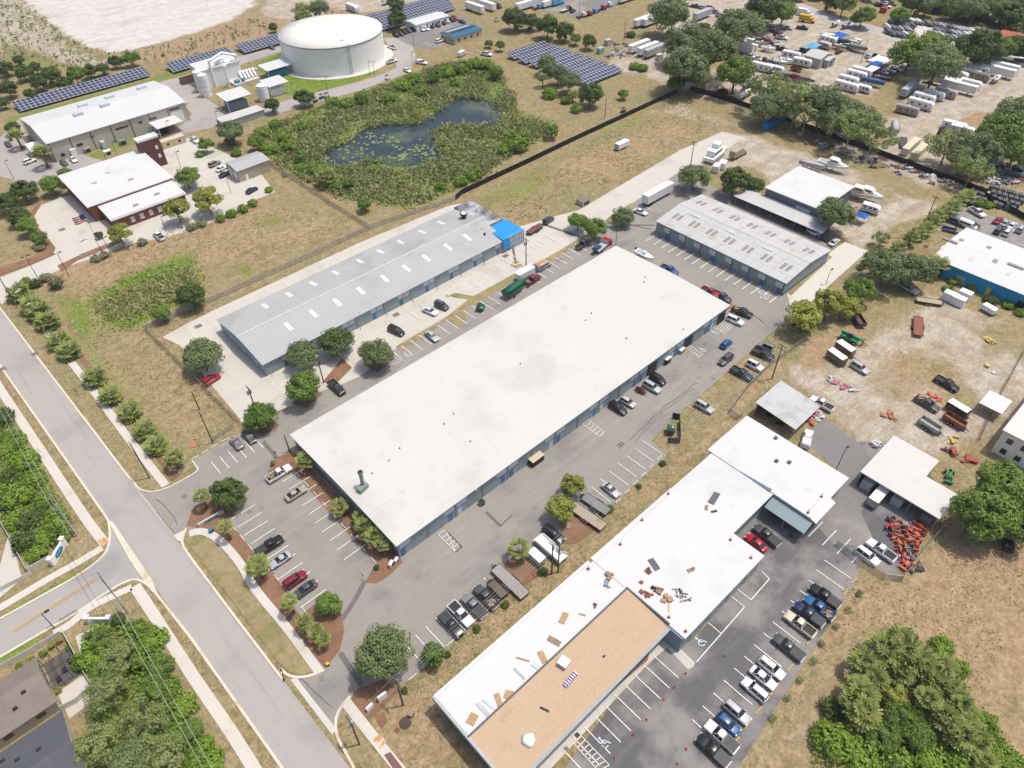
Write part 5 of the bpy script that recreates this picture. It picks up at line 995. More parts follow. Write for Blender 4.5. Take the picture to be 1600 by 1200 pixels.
# --- trees one by one, by where they stand
T = [
 (314, 555, 32, 'oak', 'loose grey-green oak over the red car at the west end of the grey warehouse'),
 (407, 650, 26, 'bright', 'round green tree on a mulch circle above the two dark cars in the corner bays'),
 (475, 605, 30, 'bright', 'light green tree in the sand patch left of the black pickup by the white roof'),
 (474, 553, 28, 'oak', 'olive oak against the south wall of the grey warehouse, left of the dark one'),
 (525, 533, 29, 'dark', 'dark dense tree covering part of the grey warehouse south wall'),
 (590, 553, 27, 'oak', 'round oak on mulch at the end of the bays beside the big white roof'),
 (356, 771, 26, 'dark', 'dark round tree on the mulch island beside the entrance drive'),
 (513, 943, 20, 'cone', 'upright bright green tree on the mulch point of the front parking'),
 (600, 1028, 47, 'oak', 'largest oak near the front entrance, above the white sign panels'),
 (676, 1024, 19, 'cone', 'bright green conical tree right of the largest front oak'),
 (894, 762, 20, 'yellow', 'upper of two yellow-green trees beside the parked flat trailers'),
 (876, 797, 23, 'yellow', 'lower of two yellow-green trees beside the parked flat trailers'),
 (903, 345, 17, 'bright', 'small round tree at the lane, left of the pair above the tow truck'),
 (930, 358, 18, 'bright', 'small round tree at the lane, right of the pair above the tow truck'),
 (973, 338, 17, 'oak', 'small thin oak at the corner of the gridded warehouse lot by a white car'),
 (1086, 276, 19, 'oak', 'oak at the north corner of the gridded warehouse lot near the houseboat'),
 (1147, 286, 19, 'dark', 'left one of two dark round trees behind the gridded roof'),
 (1178, 290, 18, 'dark', 'right one of two dark round trees behind the gridded roof'),
 (1302, 334, 33, 'oak', 'broad oak at the corner of the white workshop beside the tent'),
 (1258, 493, 30, 'yellow', 'yellow-green tree over the parked car at the end of the east drive'),
 (1296, 477, 26, 'yellow', 'yellow-green tree just below the east drive lamp post'),
 (1327, 480, 20, 'yellow', 'thin yellow tree with trailer junk beneath it'),
 (1347, 455, 26, 'bright', 'bright green tree between the yellow trees and the big thicket oaks'),
 (1388, 415, 38, 'oak', 'left big grey-green oak at the head of the dirt yard'),
 (1431, 420, 33, 'oak', 'right big grey-green oak at the head of the dirt yard'),
 (1378, 372, 16, 'gnarl', 'half-bare tree standing at the end of the palm row by the sand yard'),
 (1530, 800, 48, 'bright', 'left half of the giant green tree beside the L-shaped carport'),
 (1572, 768, 50, 'bright', 'right half of the giant green tree, cut by the photo edge'),
 (1590, 830, 34, 'bright', 'lower tree of the giant green clump, over the dark car'),
 (298, 464, 24, 'dark', 'dark bushy tree at the edge of the swampy patch'),
 (251, 490, 15, 'bright', 'thin tree left of the dark one by the swampy patch'),
 (290, 275, 20, 'bright', 'round tree alone on the station apron'),
 (275, 328, 21, 'yellow', 'yellow-green tree left of its twin in front of the brick station'),
 (323, 312, 24, 'yellow', 'larger yellow-green tree in front of the brick station, on the right'),
 (186, 365, 19, 'yellow', 'yellow-green tree near the flagpole of the brick station'),
 (363, 205, 22, 'oak', 'grey-green oak by the road behind the tan shed'),
 (321, 226, 12, 'bright', 'small tree on the planted corner of the station yard'),
 (474, 152, 15, 'dark', 'round dark tree between pond bank and plant road'),
 (425, 165, 13, 'dark', 'small dark tree at the end of the low equipment shed'),
 (155, 368, 6, 'dark', 'tiny clipped tree beside the flagpole'),
 (88, 440, 12, 'pale', 'thin silvery young tree beside the station drive'),
 (104, 275, 14, 'bright', 'green tree at the left end of the brick station, nearer the hall'),
 (79, 288, 17, 'bright', 'green tree left of the brick station roof corner'),
 (37, 299, 18, 'dark', 'dark tree below the plant parking at the far left'),
 (12, 318, 17, 'dark', 'topmost dark tree of the row left of the station drive'),
 (30, 338, 17, 'dark', 'middle dark tree of the row left of the station drive'),
 (44, 352, 16, 'bright', 'green tree ending the row left of the station drive'),
 (62, 372, 13, 'bright', 'small light tree at the curve of the station drive'),
 (20, 200, 12, 'dark', 'dark shrub tree at the left end of the white plant hall'),
 # around the pond and solar field
 (923, 148, 20, 'dark', 'dense dark round tree standing alone right of the pond'),
 (973, 146, 9, 'bright', 'slim tree alone on the grass right of the round dark tree'),
 (853, 100, 17, 'oak', 'left tree of the group in front of the solar field'),
 (872, 118, 16, 'oak', 'middle tree of the group in front of the solar field'),
 (890, 128, 18, 'oak', 'right tree of the group in front of the solar field'),
 (803, 30, 19, 'dark', 'leftmost tree of the row behind the solar field'),
 (829, 34, 14, 'dark', 'second tree from the left behind the solar field'),
 (855, 42, 19, 'dark', 'largest tree of the row behind the solar field'),
 (882, 50, 15, 'dark', 'fourth tree from the left behind the solar field'),
 (900, 60, 10, 'bright', 'small light tree near the right end behind the solar field'),
 (921, 66, 12, 'dark', 'last tree at the right end of the row behind the solar field'),
 (764, 67, 7, 'bright', 'small bright tree left of its twin by the white pickup on the grass'),
 (781, 72, 8, 'bright', 'slim dark-green tree beside the solar field corner'),
 (621, 31, 15, 'dark', 'dark tree in front of the solar rows by the parked cars'),
 (470, 12, 16, 'gnarl', 'grey half-bare tree behind the big water tank'), (498, 14, 15, 'oak', 'grey-green tree right of the half-bare one behind the tank'), (475, 30, 14, 'bright', 'green tree touching the back of the big tank'), (427, 43, 8, 'dark', 'small dark tree left of the big tank'), (617, 6, 13, 'dark', 'dark tree at the top edge by the white trailer'),
 # yards at the far right
 (1050, 22, 28, 'oak', 'big oak behind the two white semi trailers at the top'),
 (1072, 68, 27, 'oak', 'upper oak of the large clump by the corner of the black fence'),
 (1110, 85, 32, 'oak', 'right oak of the large clump by the corner of the black fence'),
 (1065, 105, 32, 'oak', 'lower oak of the large clump by the corner of the black fence'),
 (1092, 118, 20, 'oak', 'small oak in front of the large clump, over the trailer'), (1057, 130, 12, 'bright', 'narrow light tree at the very corner of the black fence'),
 (1150, 115, 26, 'bright', 'light green tree beside the oak clump, over stored cars'),
 (1152, 42, 30, 'oak', 'wide oak in the storage yard left of the yellow truck'), (1190, 20, 22, 'dark', 'dark tree at the top of the storage yard'), (1098, 48, 12, 'dark', 'small dark tree between oak clump and grey semi trailer'),
 (1200, 140, 30, 'gnarl', 'left grey oak of the line behind the black fence'), (1196, 172, 22, 'oak', 'low oak over the blue container'), (1245, 160, 32, 'gnarl', 'second grey oak of the line behind the black fence'), (1285, 172, 30, 'oak', 'third grey oak of the line behind the black fence'),
 (1316, 176, 26, 'oak', 'fourth oak of the line, over the stored campers'), (1330, 205, 30, 'gnarl', 'half-bare oak before the gabled white cover by the fence'), (1368, 210, 26, 'gnarl', 'last half-bare oak of the line, next to the yellow forklift'),
 (1225, 18, 18, 'bright', 'light tree at the top near the yard entrance road'), (1349, 24, 14, 'bright', 'single light tree beside the yard road bend'), (1338, 30, 9, 'bright', 'small companion of the single tree by the road bend'),
 (1425, 82, 26, 'bright', 'left green crown of the big tree in the middle of the yard'), (1455, 76, 26, 'bright', 'bright top crown of the big tree in the middle of the yard'), (1462, 105, 30, 'oak', 'olive lower crown of the big tree in the middle of the yard'),
 (1528, 80, 25, 'dark', 'dark tree left of its pair near the rusty barn'), (1556, 75, 20, 'bright', 'light tree right of its pair near the rusty barn'), (1592, 72, 16, 'dark', 'dark tree in front of the rusty barn'),
 (1483, 225, 30, 'gnarl', 'thin oak by the tan containers at the black fence'), (1530, 235, 28, 'oak', 'middle oak of the group at the fence end on the right'), (1520, 265, 24, 'gnarl', 'lowest half-bare oak of the group at the fence end'), (1560, 215, 30, 'bright', 'bright green tree of the group at the right edge'), (1592, 180, 28, 'oak', 'uppermost tree of the group at the right edge'), (1590, 235, 26, 'bright', 'rightmost green tree beside the junk yard'), (1578, 205, 20, 'bright', 'green crown between the right edge trees'),
 (1222, 165, 24, 'oak', 'oak filling the gap behind the blue container'), (1262, 182, 24, 'gnarl', 'low half-bare oak between the grey oaks at the fence'), (1302, 190, 24, 'oak', 'low oak in front of the stored campers at the fence'), (1350, 190, 22, 'oak', 'oak right of the half-bare one at the white gabled cover'), (1505, 245, 24, 'oak', 'oak between the tan containers and the fence end'),
 (1300, 4, 12, 'dark', 'first dark tree along the top edge by the yard road'), (1318, 8, 14, 'bright', 'green tree along the top edge by the yard road'), (1408, 22, 13, 'bright', 'bright round tree beside the dark forest edge'),
 # bottom left wood crowns
 (185, 1030, 34, 'gnarl', 'pale-limbed oak at the top of the lower left wood'), (165, 1085, 36, 'gnarl', 'pale-limbed oak with a leaning bare trunk in the lower left wood'), (225, 1120, 38, 'gnarl', 'pale-limbed oak in the middle of the lower left wood'), (150, 1165, 40, 'gnarl', 'pale-limbed oak overhanging the slate roof'), (255, 1180, 38, 'gnarl', 'pale-limbed oak at the bottom of the lower left wood'), (200, 1190, 36, 'oak', 'dense oak at the bottom edge of the lower left wood'), (185, 968, 12, 'dark', 'small dark tree beside the white entry wall'),
]
for a in T: tree(a[0], a[1], a[2]*(1.33 if a[0] > 1000 and a[1] < 290 else 1.06), *a[3:])
for i, q in enumerate([(30, 458), (50, 478), (62, 490), (75, 503), (92, 532), (108, 548), (148, 590), (172, 618), (202, 643), (226, 672), (245, 695)]):
    palm(q[0], q[1], 20, ['palmetto clump at the top end of the right sidewalk bed', '', '', '', '', '', 'small low palmetto in the middle of the right sidewalk bed'][i] if i in (0, 6) else f'{ORD[i+1]} palmetto clump from the top along the right sidewalk', 1.6, 'palmettos along the right sidewalk', name='palmetto', cat='palm')
    tree(q[0]+5, q[1]+8, 11, 'dbush' if i % 2 else 'bush', f'{ORD[i+1]} low shrub from the top between the sidewalk palmettos', group='shrubs along the right sidewalk')
P_ = [(271, 716, 16, 'cabbage palm at the lower end of the right sidewalk bed', 3.2), (314, 775, 13, 'slim cabbage palm at the tip of the entrance island', 4), (351, 824, 13, 'cabbage palm right of the blue sign on the entrance island', 4), (402, 884, 20, 'cabbage palm beside the silver and black cars', 4), (452, 940, 14, 'cabbage palm near the black sedan at the end of the bays', 4), (474, 972, 13, 'upper small palm on the front mulch point', 3), (492, 985, 14, 'middle small palm on the front mulch point', 3), (505, 998, 13, 'lower small palm on the front mulch point', 3),
 (478, 718, 17, 'cabbage palm at the north-west corner of the white-roofed warehouse', 3.5), (530, 792, 15, 'small palm in the bed below the slate west wall', 2.6), (562, 808, 13, 'first palm of the clump along the west wall, from the top', 3), (570, 824, 17, 'second palm of the clump along the west wall, from the top', 3), (585, 838, 17, 'third palm of the clump along the west wall, from the top', 3), (598, 848, 16, 'last palm of the clump along the west wall, near the awning', 3),
 (810, 857, 18, 'round cabbage palm beside the small grey trailer', 3.2), (1465, 414, 17, 'palm at the corner of the bright blue building', 4), (25, 213, 14, 'palm at the entrance of the white plant hall', 5), (64, 238, 15, 'tall palm on the island by the white plant hall', 6), (848, 122, 9, 'small palm at the pond side of the solar field', 4), (895, 148, 9, 'palm beside the dense dark round tree', 3), (510, 275, 17, 'palm in the shrubs at the near end of the pond', 4), (1100, 46, 9, 'small palm by the grey semi trailer', 4)]
for a in P_: palm(*a)
for i, q in enumerate([(1404, 387), (1424, 372), (1436, 362), (1448, 356), (1458, 345), (1465, 336), (1478, 330), (1490, 322), (1500, 312), (1512, 306)]):
    palm(q[0], q[1], 13, f'{ORD[i+1]} palm from the near end of the row beside the sand yard', 2.6, 'palm row beside the sand yard')
PT = [(1408, 1000, 22), (1382, 1015, 26), (1425, 1025, 28), (1440, 1040, 24), (1350, 1035, 20), (1365, 1060, 20), (1470, 1040, 20), (1462, 1062, 22), (1480, 1072, 20), (1450, 1092, 18), (1490, 1090, 22), (1345, 1085, 24), (1350, 1115, 24), (1330, 1100, 18), (1478, 1122, 22), (1508, 1110, 20), (1515, 1135, 20), (1500, 1150, 22), (1530, 1155, 18), (1340, 1072, 16), (1540, 1190, 16), (1410, 1050, 18)]
for i, q in enumerate(PT): palm(q[0], q[1], q[2]*1.15, f'palm in the thicket at the lower right, {ORD[i+1]} counted roughly from the top', 3.8, 'palms of the lower right thicket')
for i, q in enumerate([(1300, 1110, 20, 'dbush'), (1305, 1160, 32, 'bush'), (1345, 1180, 30, 'bush'), (1395, 1085, 24, 'yellow'), (1405, 1120, 26, 'bright'), (1380, 1150, 26, 'bright'), (1430, 1150, 28, 'bright'), (1450, 1185, 30, 'bush'), (1400, 1190, 28, 'bush'), (1500, 1195, 28, 'bush'), (1560, 1180, 26, 'bush'), (1470, 1010, 18, 'bush'), (1500, 1045, 16, 'bush'), (1540, 1130, 20, 'bush'), (1430, 1110, 18, 'dark'), (1580, 1200, 22, 'bush'), (1350, 1210, 26, 'bush')]):
    tree(*q, f'leafy green bush in the lower right thicket, {ORD[i+1]} by rough order from the top', group='bushes of the lower right thicket', name='shrub', cat='shrub')
undergrowth('undergrowth', [(1285, 1115), (1320, 1090), (1330, 1045), (1390, 1000), (1460, 1005), (1500, 1040), (1505, 1070), (1545, 1130), (1600, 1190), (1620, 1260), (1270, 1260), (1265, 1160)], 7, 2.4, L_GRAPE, .2, 3)
# left wood and the lower left wood
WL = [(-10, 640), (18, 648), (45, 700), (85, 760), (118, 818), (100, 850), (45, 880), (10, 830), (-20, 800)]; WB = [(128, 985), (180, 965), (240, 975), (262, 1040), (300, 1110), (335, 1190), (350, 1260), (90, 1260), (110, 1180), (150, 1130), (135, 1050)]
undergrowth('undergrowth', WL, 8, 2.2, L_GRAPE, .2, 4); undergrowth('undergrowth', WB, 8, 2.2, L_GRAPE, .2, 5)
tw = random.Random(9)
for i, q in enumerate([(5, 655), (22, 690), (8, 705), (40, 720), (15, 745), (55, 750), (30, 775), (70, 785), (50, 812), (88, 818), (25, 815), (70, 842), (40, 850), (98, 836), (10, 785), (60, 865)]):
    tree(q[0], q[1], tw.uniform(15, 23), 'bush' if i % 4 else 'dbush', f'rounded shrub in the left edge thicket, {ORD[i+1]} in rough order from the top', group='shrubs of the left edge thicket')
for i, q in enumerate([(150, 1000), (215, 985), (240, 1000), (225, 1030), (255, 1040), (140, 1030), (265, 1075), (285, 1105), (300, 1140), (315, 1170), (280, 1150), (330, 1195), (240, 1070), (160, 1050), (300, 1195)]):
    tree(q[0], q[1], tw.uniform(17, 25), 'bush' if i % 4 else 'bright', f'leafy shrub in the lower left wood, {ORD[i+1]} in rough order from the top', group='shrubs of the lower left wood', name='shrub', cat='shrub')
for i, q in enumerate([(262, 1090), (278, 1120), (252, 1075)]): tree(*q, 8, 'yellow', ['orange-tinged sprig bush in the lower left wood, lower', 'orange-tinged sprig bush in the lower left wood, middle', 'orange-tinged sprig bush in the lower left wood, upper'][i], 'shrub', 'shrub')
# pond margin
BANK = [(392, 215), (425, 197), (480, 175), (560, 150), (650, 115), (700, 100), (775, 108), (800, 150), (812, 185), (870, 192), (850, 212), (780, 255), (715, 298), (640, 322), (545, 312), (480, 285), (430, 255)]
reeds('reeds', BANK, 2.2, 1.2, L_REED, 2, .2, POND, -.12, 1.1, 1.2); reeds('rushes', BANK, 2.2, 1.4, leafmat('leaf_rush', (.11, .15, .045), (.29, .31, .13)), 22, .2, POND, .08, 1.0, 1.6)
undergrowth('undergrowth', BANK, 1.1, 1.3, L_BRIGHT, .34, 6, .12, POND)
for i, q in enumerate([(400, 222, 14), (420, 232, 16), (412, 210, 12), (440, 215, 13), (455, 230, 14), (470, 245, 12), (475, 200, 10), (430, 195, 10), (520, 160, 10), (540, 165, 12), (565, 150, 13), (607, 156, 11), (628, 135, 14), (645, 128, 14), (660, 145, 13), (680, 118, 13), (700, 115, 14), (720, 110, 14), (740, 103, 14), (760, 104, 15), (775, 112, 12), (712, 130, 10), (860, 148, 13), (885, 158, 9), (900, 172, 10), (862, 205, 12), (808, 228, 22), (790, 235, 14), (495, 268, 13), (520, 290, 13), (545, 285, 10), (470, 262, 9), (740, 275, 13), (720, 285, 11), (690, 292, 10), (570, 320, 12), (650, 180, 8), (588, 268, 8)]):
    tree(q[0], q[1], q[2], 'bush' if i % 5 else 'bright', f'green shrub on the pond bank, {ORD[i+1]} going clockwise from the west' if i < 36 else f'green shrub on the pond bank, {["second last", "last"][i-36]} going clockwise from the west', group='shrubs on the pond bank', name='shrub', cat='shrub')
reeds('reeds', [(152, 478), (200, 450), (300, 418), (306, 445), (270, 474), (200, 501), (160, 494)], 4, 1.1, L_REED, 8, .14, None, None, .9, .8)
reeds('tall_grass', [(140, 468), (190, 433), (300, 404), (320, 430), (300, 468), (200, 520), (160, 510)], 2.6, .5, L_GRAPE, 9, .14, None, None, 1.2, 1.2)
reeds('tall_grass', [(60, 440), (380, 318), (560, 340), (470, 380), (330, 425), (330, 480), (250, 530), (370, 660), (300, 690), (90, 500)], 1.2, .3, leafmat('leaf_dry', (0.220, 0.187, 0.088), (0.462, 0.385, 0.220)), 10, .12, patch=-.1, bend=1.3)
reeds('tall_grass', [(640, 1070), (800, 928), (905, 855), (960, 805), (1050, 720), (1115, 655), (1160, 650), (1045, 768), (915, 882), (690, 1085), (680, 1200), (640, 1200)], 2.0, .2, MAT['leaf_dry'], 12, .1, patch=-.1, bend=1.3)
reeds('tall_grass', [(1320, 905), (1420, 905), (1470, 835), (1640, 865), (1640, 1240), (1560, 1120), (1450, 980), (1330, 990), (1250, 1100), (1190, 1190)], 2.2, .2, MAT['leaf_dry'], 13, .1, patch=-.15, bend=1.3)
reeds('tall_grass', [(730, 315), (1050, 155), (1120, 195), (900, 320), (790, 352)], 1.0, .4, MAT['leaf_dry'], 14, .12, patch=-.05, bend=1.3)
# woods at the far left and the forest edge at the far right
for i, q in enumerate([(8, 118, 15), (12, 150, 18), (36, 125, 16), (60, 140, 16), (48, 158, 13), (80, 130, 17), (98, 140, 14), (118, 128, 18), (140, 122, 14), (160, 118, 13), (180, 108, 12), (205, 102, 14), (30, 105, 10), (5, 172, 12), (55, 118, 12)]):
    tree(q[0], q[1]-11, q[2]*.9, 'dark' if i not in (7, 11) else 'bright', f'dark tree behind the long solar array, {ORD[i+1]} from the left in rough order', group='trees behind the long solar array', name='tree', cat='tree')
fr_ = random.Random(17)
for i in range(34):
    px, py = fr_.uniform(1425, 1605), fr_.uniform(-22, 10); py += max(0, (px-1430)*.14)*fr_.uniform(.5, 1)
    tree(px, py, fr_.uniform(15, 21), fr_.choice(['dark', 'dark', 'oak']), 'dark green tree of the forest edge at the top right corner', group='forest edge trees', name='tree', cat='tree')
undergrowth('forest', [(1400, 0), (1450, 20), (1540, 42), (1640, 70), (1700, -40), (1380, -40)], 2.0, 9, L_DARK, .7, 15, .06)
for i in range(14): tree(1215+12*i+fr_.uniform(-3, 3), -14+fr_.uniform(-6, 6), 11, 'dark', f'dark tree beyond the yard road at the top, {ORD[i+1]} from the left', group='trees beyond the yard road', name='tree', cat='tree')
# beds, hedges and small shrubs
SB = [(150, 405, 9, 'pbush', 'silvery shrub left end of the hedge before the brick station'), (162, 400, 9, 'pbush', 'silvery shrub next to the left end of the station hedge'), (222, 380, 9, 'pbush', 'silvery shrub by the white truck at the station gate'), (72, 435, 10, 'pbush', 'silvery shrub at the lamp on the station drive'), (55, 445, 10, 'dbush', 'dark shrub at the sidewalk end of the station bed'), (88, 446, 9, 'bush', 'green shrub on the station drive verge'), (40, 440, 8, 'bush', 'green shrub at the corner of sidewalk and station drive'), (62, 388, 9, 'pbush', 'grey shrub on the dirt bed inside the drive curve'), (300, 355, 9, 'pbush', 'silvery shrub under the yellow trees, left'), (315, 350, 9, 'pbush', 'silvery shrub under the yellow trees, right'), (345, 342, 9, 'bush', 'green hedge shrub near the station yard, left'), (362, 335, 9, 'bush', 'green hedge shrub near the station yard, middle'), (380, 327, 9, 'bush', 'green hedge shrub near the station yard, right'), (395, 318, 9, 'bush', 'green hedge shrub at the corner by the tan shed'), (360, 222, 10, 'pbush', 'silvery shrub below the oak behind the tan shed'), (312, 242, 8, 'bush', 'low green hedge on the station yard corner'), (368, 240, 9, 'bush', 'green bush behind the tan shed roof'), (420, 297, 7, 'bush', 'green bush in front of the tan shed'),
 (745, 982, 7, 'dbush', 'small dark round bush between strip grass and the pickups, lower'), (790, 945, 7, 'dbush', 'small dark round bush by the utility trailers'), (700, 1023, 6, 'dbush', 'small dark round bush right of the conical tree'), (632, 1080, 6, 'dbush', 'small dark round bush beside the strip power pole'), (1036, 725, 6, 'dbush', 'small bush beside the empty bays on the strip'), (998, 760, 5, 'dbush', 'tiny bush below the silver coupe bay'), (953, 795, 7, 'bush', 'green bush behind the grey flat trailer'), (935, 815, 7, 'bush', 'green bush behind the wood deck trailer'), (848, 893, 8, 'dbush', 'dark bush at the foot of the double power pole'), (426, 724, 4, 'cone', 'tiny conical cypress in the bed by the white pickup'), (588, 888, 5, 'dbush', 'small plant in the mulch corner of the front bays'),
 (1490, 440, 9, 'bush', 'green hedge bush along the bright blue wall, left'), (1520, 450, 9, 'bush', 'green hedge bush along the bright blue wall, middle'), (1550, 470, 11, 'dbush', 'large dark bush along the bright blue wall'), (1575, 478, 9, 'bush', 'green hedge bush along the bright blue wall, right'), (1595, 490, 9, 'bush', 'green hedge bush at the photo edge below the blue wall'), (1445, 430, 10, 'dbush', 'dark bush under the corner palm of the blue building'), (1530, 318, 9, 'bush', 'vine-covered bush on the black fence by the cars'), (1545, 322, 8, 'bush', 'second vine bush on the black fence by the cars'), (1480, 452, 8, 'bush', 'low bush right of the silver pickup in the dirt yard'),
 (1344, 925, 4, 'dbush', 'smallest dark bush in the strip right of the pickups, top'), (990, 105, 9, 'bush', 'green bush by the white storage trailers'), (1005, 108, 9, 'bush', 'second green bush by the white storage trailers'), (985, 55, 8, 'dbush', 'dark bush by the junk heap near the solar field'), (75, 1005, 0, 'bush', '')]
for a in SB[:-1]: tree(*a)
for i, q in enumerate([(1344, 927), (1326, 952), (1308, 978), (1285, 1005), (1271, 1032), (1251, 1062), (1231, 1090), (1208, 1122)]):
    tree(*q, 6.5, 'gnarl' if i != 3 else 'pale', f'bare twiggy young shrub beside the dark lot, {ORD[i+1]} from the top', 'shrub', 'shrub', 'young shrubs beside the dark lot')
for i, q in enumerate([(92, 1000), (108, 1012), (115, 1030), (120, 1045), (80, 1008), (68, 1022), (50, 1030), (30, 1040), (92, 1078)]):
    tree(*q, 6, 'bush' if i % 2 else 'yellow', f'garden bush by the pool cage house, {ORD[i+1]} from the side street', 'shrub', 'shrub', 'garden bushes')
for i in range(9): tree(490+8.4*i, 748+9.6*i, 2.6, 'bush', f'tiny bedding plant below the west wall, {ORD[i+1]} from the top', 'plant', 'plant', 'bedding plants at the west wall')
undergrowth('scrub', [(0, 0), (60, 20), (110, 62), (165, 85), (280, 70), (390, 30), (440, 40), (300, 88), (200, 102), (100, 108), (0, 100)], .16, 2.2, L_OAK, .6, 16, .05)
undergrowth('scrub', [(500, 12), (700, 40), (620, 50), (520, 30)], .06, 2.0, L_OAK, .6, 18, .05)
# ---------------------------------------------------------------- vehicles
def rring(w, z0, z1, x, ch=.12):
    c = min(ch, (z1-z0)*.4); return [(x, -w+c*.6, z0), (x, -w, z0+c), (x, -w, z1-c*1.2), (x, -w+c, z1-c*.25), (x, -w+c*2.4, z1), (x, w-c*2.4, z1), (x, w-c, z1-c*.25), (x, w, z1-c*1.2), (x, w, z0+c), (x, w-c*.6, z0)]
def lofted(sec, ch=.12): mb = MB(); mb.loft([rring(w, a, b, x, ch) for x, w, a, b in sec]); return mb
def wheel_mesh(r=.34, w=.24):
    mb = MB(); mb.tube((0, -w/2, 0), (0, w/2, 0), r, r, 16); return mb.mesh('tyre', rubber)
def rim_mesh(r=.2, w=.26):
    mb = MB(); mb.tube((0, -w/2, 0), (0, w/2, 0), r, r*.95, 10); return mb.mesh('rim', rimm)
WM, RM = wheel_mesh(), rim_mesh(); WB_, RB_ = wheel_mesh(.5, .3), rim_mesh(.27, .32)
def boxm(name, m, *boxes):
    mb = MB(); [mb.box(*b) for b in boxes]; return mb.mesh(name, m)
PROTO = {}
def cabin(xb0, xb1, xt0, xt1, zb, zt, w):
    """glass house between belt and roof, the roof with its pillars"""
    g = MB(); g.hexa([(xb0, -w*.9, zb), (xb1, -w*.86, zb), (xb1, w*.86, zb), (xb0, w*.9, zb)], [(xt0, -w*.72, zt-.04), (xt1, -w*.7, zt-.04), (xt1, w*.7, zt-.04), (xt0, w*.72, zt-.04)])
    r = MB(); L_ = xt1-xt0
    r.loft([[(xt0+L_*u, -w*(.7*s), zt-.07+d), (xt0+L_*u, -w*.45*s, zt+d), (xt0+L_*u, w*.45*s, zt+d), (xt0+L_*u, w*.7*s, zt-.07+d), (xt0+L_*u, w*.6*s, zt-.1), (xt0+L_*u, -w*.6*s, zt-.1)] for u, s, d in ((-.03, .95, -.04), (.08, 1.03, 0), (.5, 1.05, .02), (.92, 1.03, 0), (1.03, .95, -.05))])
    for s in (-1, 1):
        for a, b in (((xb1-.03, .87), (xt1, .69)), ((xb0+.03, .9), (xt0, .71)), (((xb0+xb1)/2-.1, .905), ((xt0+xt1)/2, .735))): r.tube((a[0], s*w*a[1], zb-.02), (b[0], s*w*b[1], zt-.06), .045, .04, 5)
    return g.mesh('windows', glass), r.mesh('roof', paint, True)
def lights(L_, w, z, rear=None):
    f = boxm('headlight', clearlens, (-.06, .06, -.2, .2, -.08, .08)); b = boxm('taillight', redlens, (-.05, .05, -.12, .12, -.1, .1)); x = L_/2-.12
    return [('headlight', f, None, (x, -w*.68, z), 0), ('headlight', f, None, (x, w*.68, z), 0), ('taillight', b, None, (-L_/2+.05, -w*.78, z+.12), 0), ('taillight', b, None, (-L_/2+.05, w*.78, z+.12), 0)]
def wheels(xs, w, big=False, mirror=True):
    out = []
    for x in xs:
        for s in (-1, 1): out.append(('wheel', WB_ if big else WM, None, (x, s*(w-.1), .5 if big else .34), 0)); out.append(('rim', RB_ if big else RM, len(out)-1, (0, 0, 0), 0))
    return out
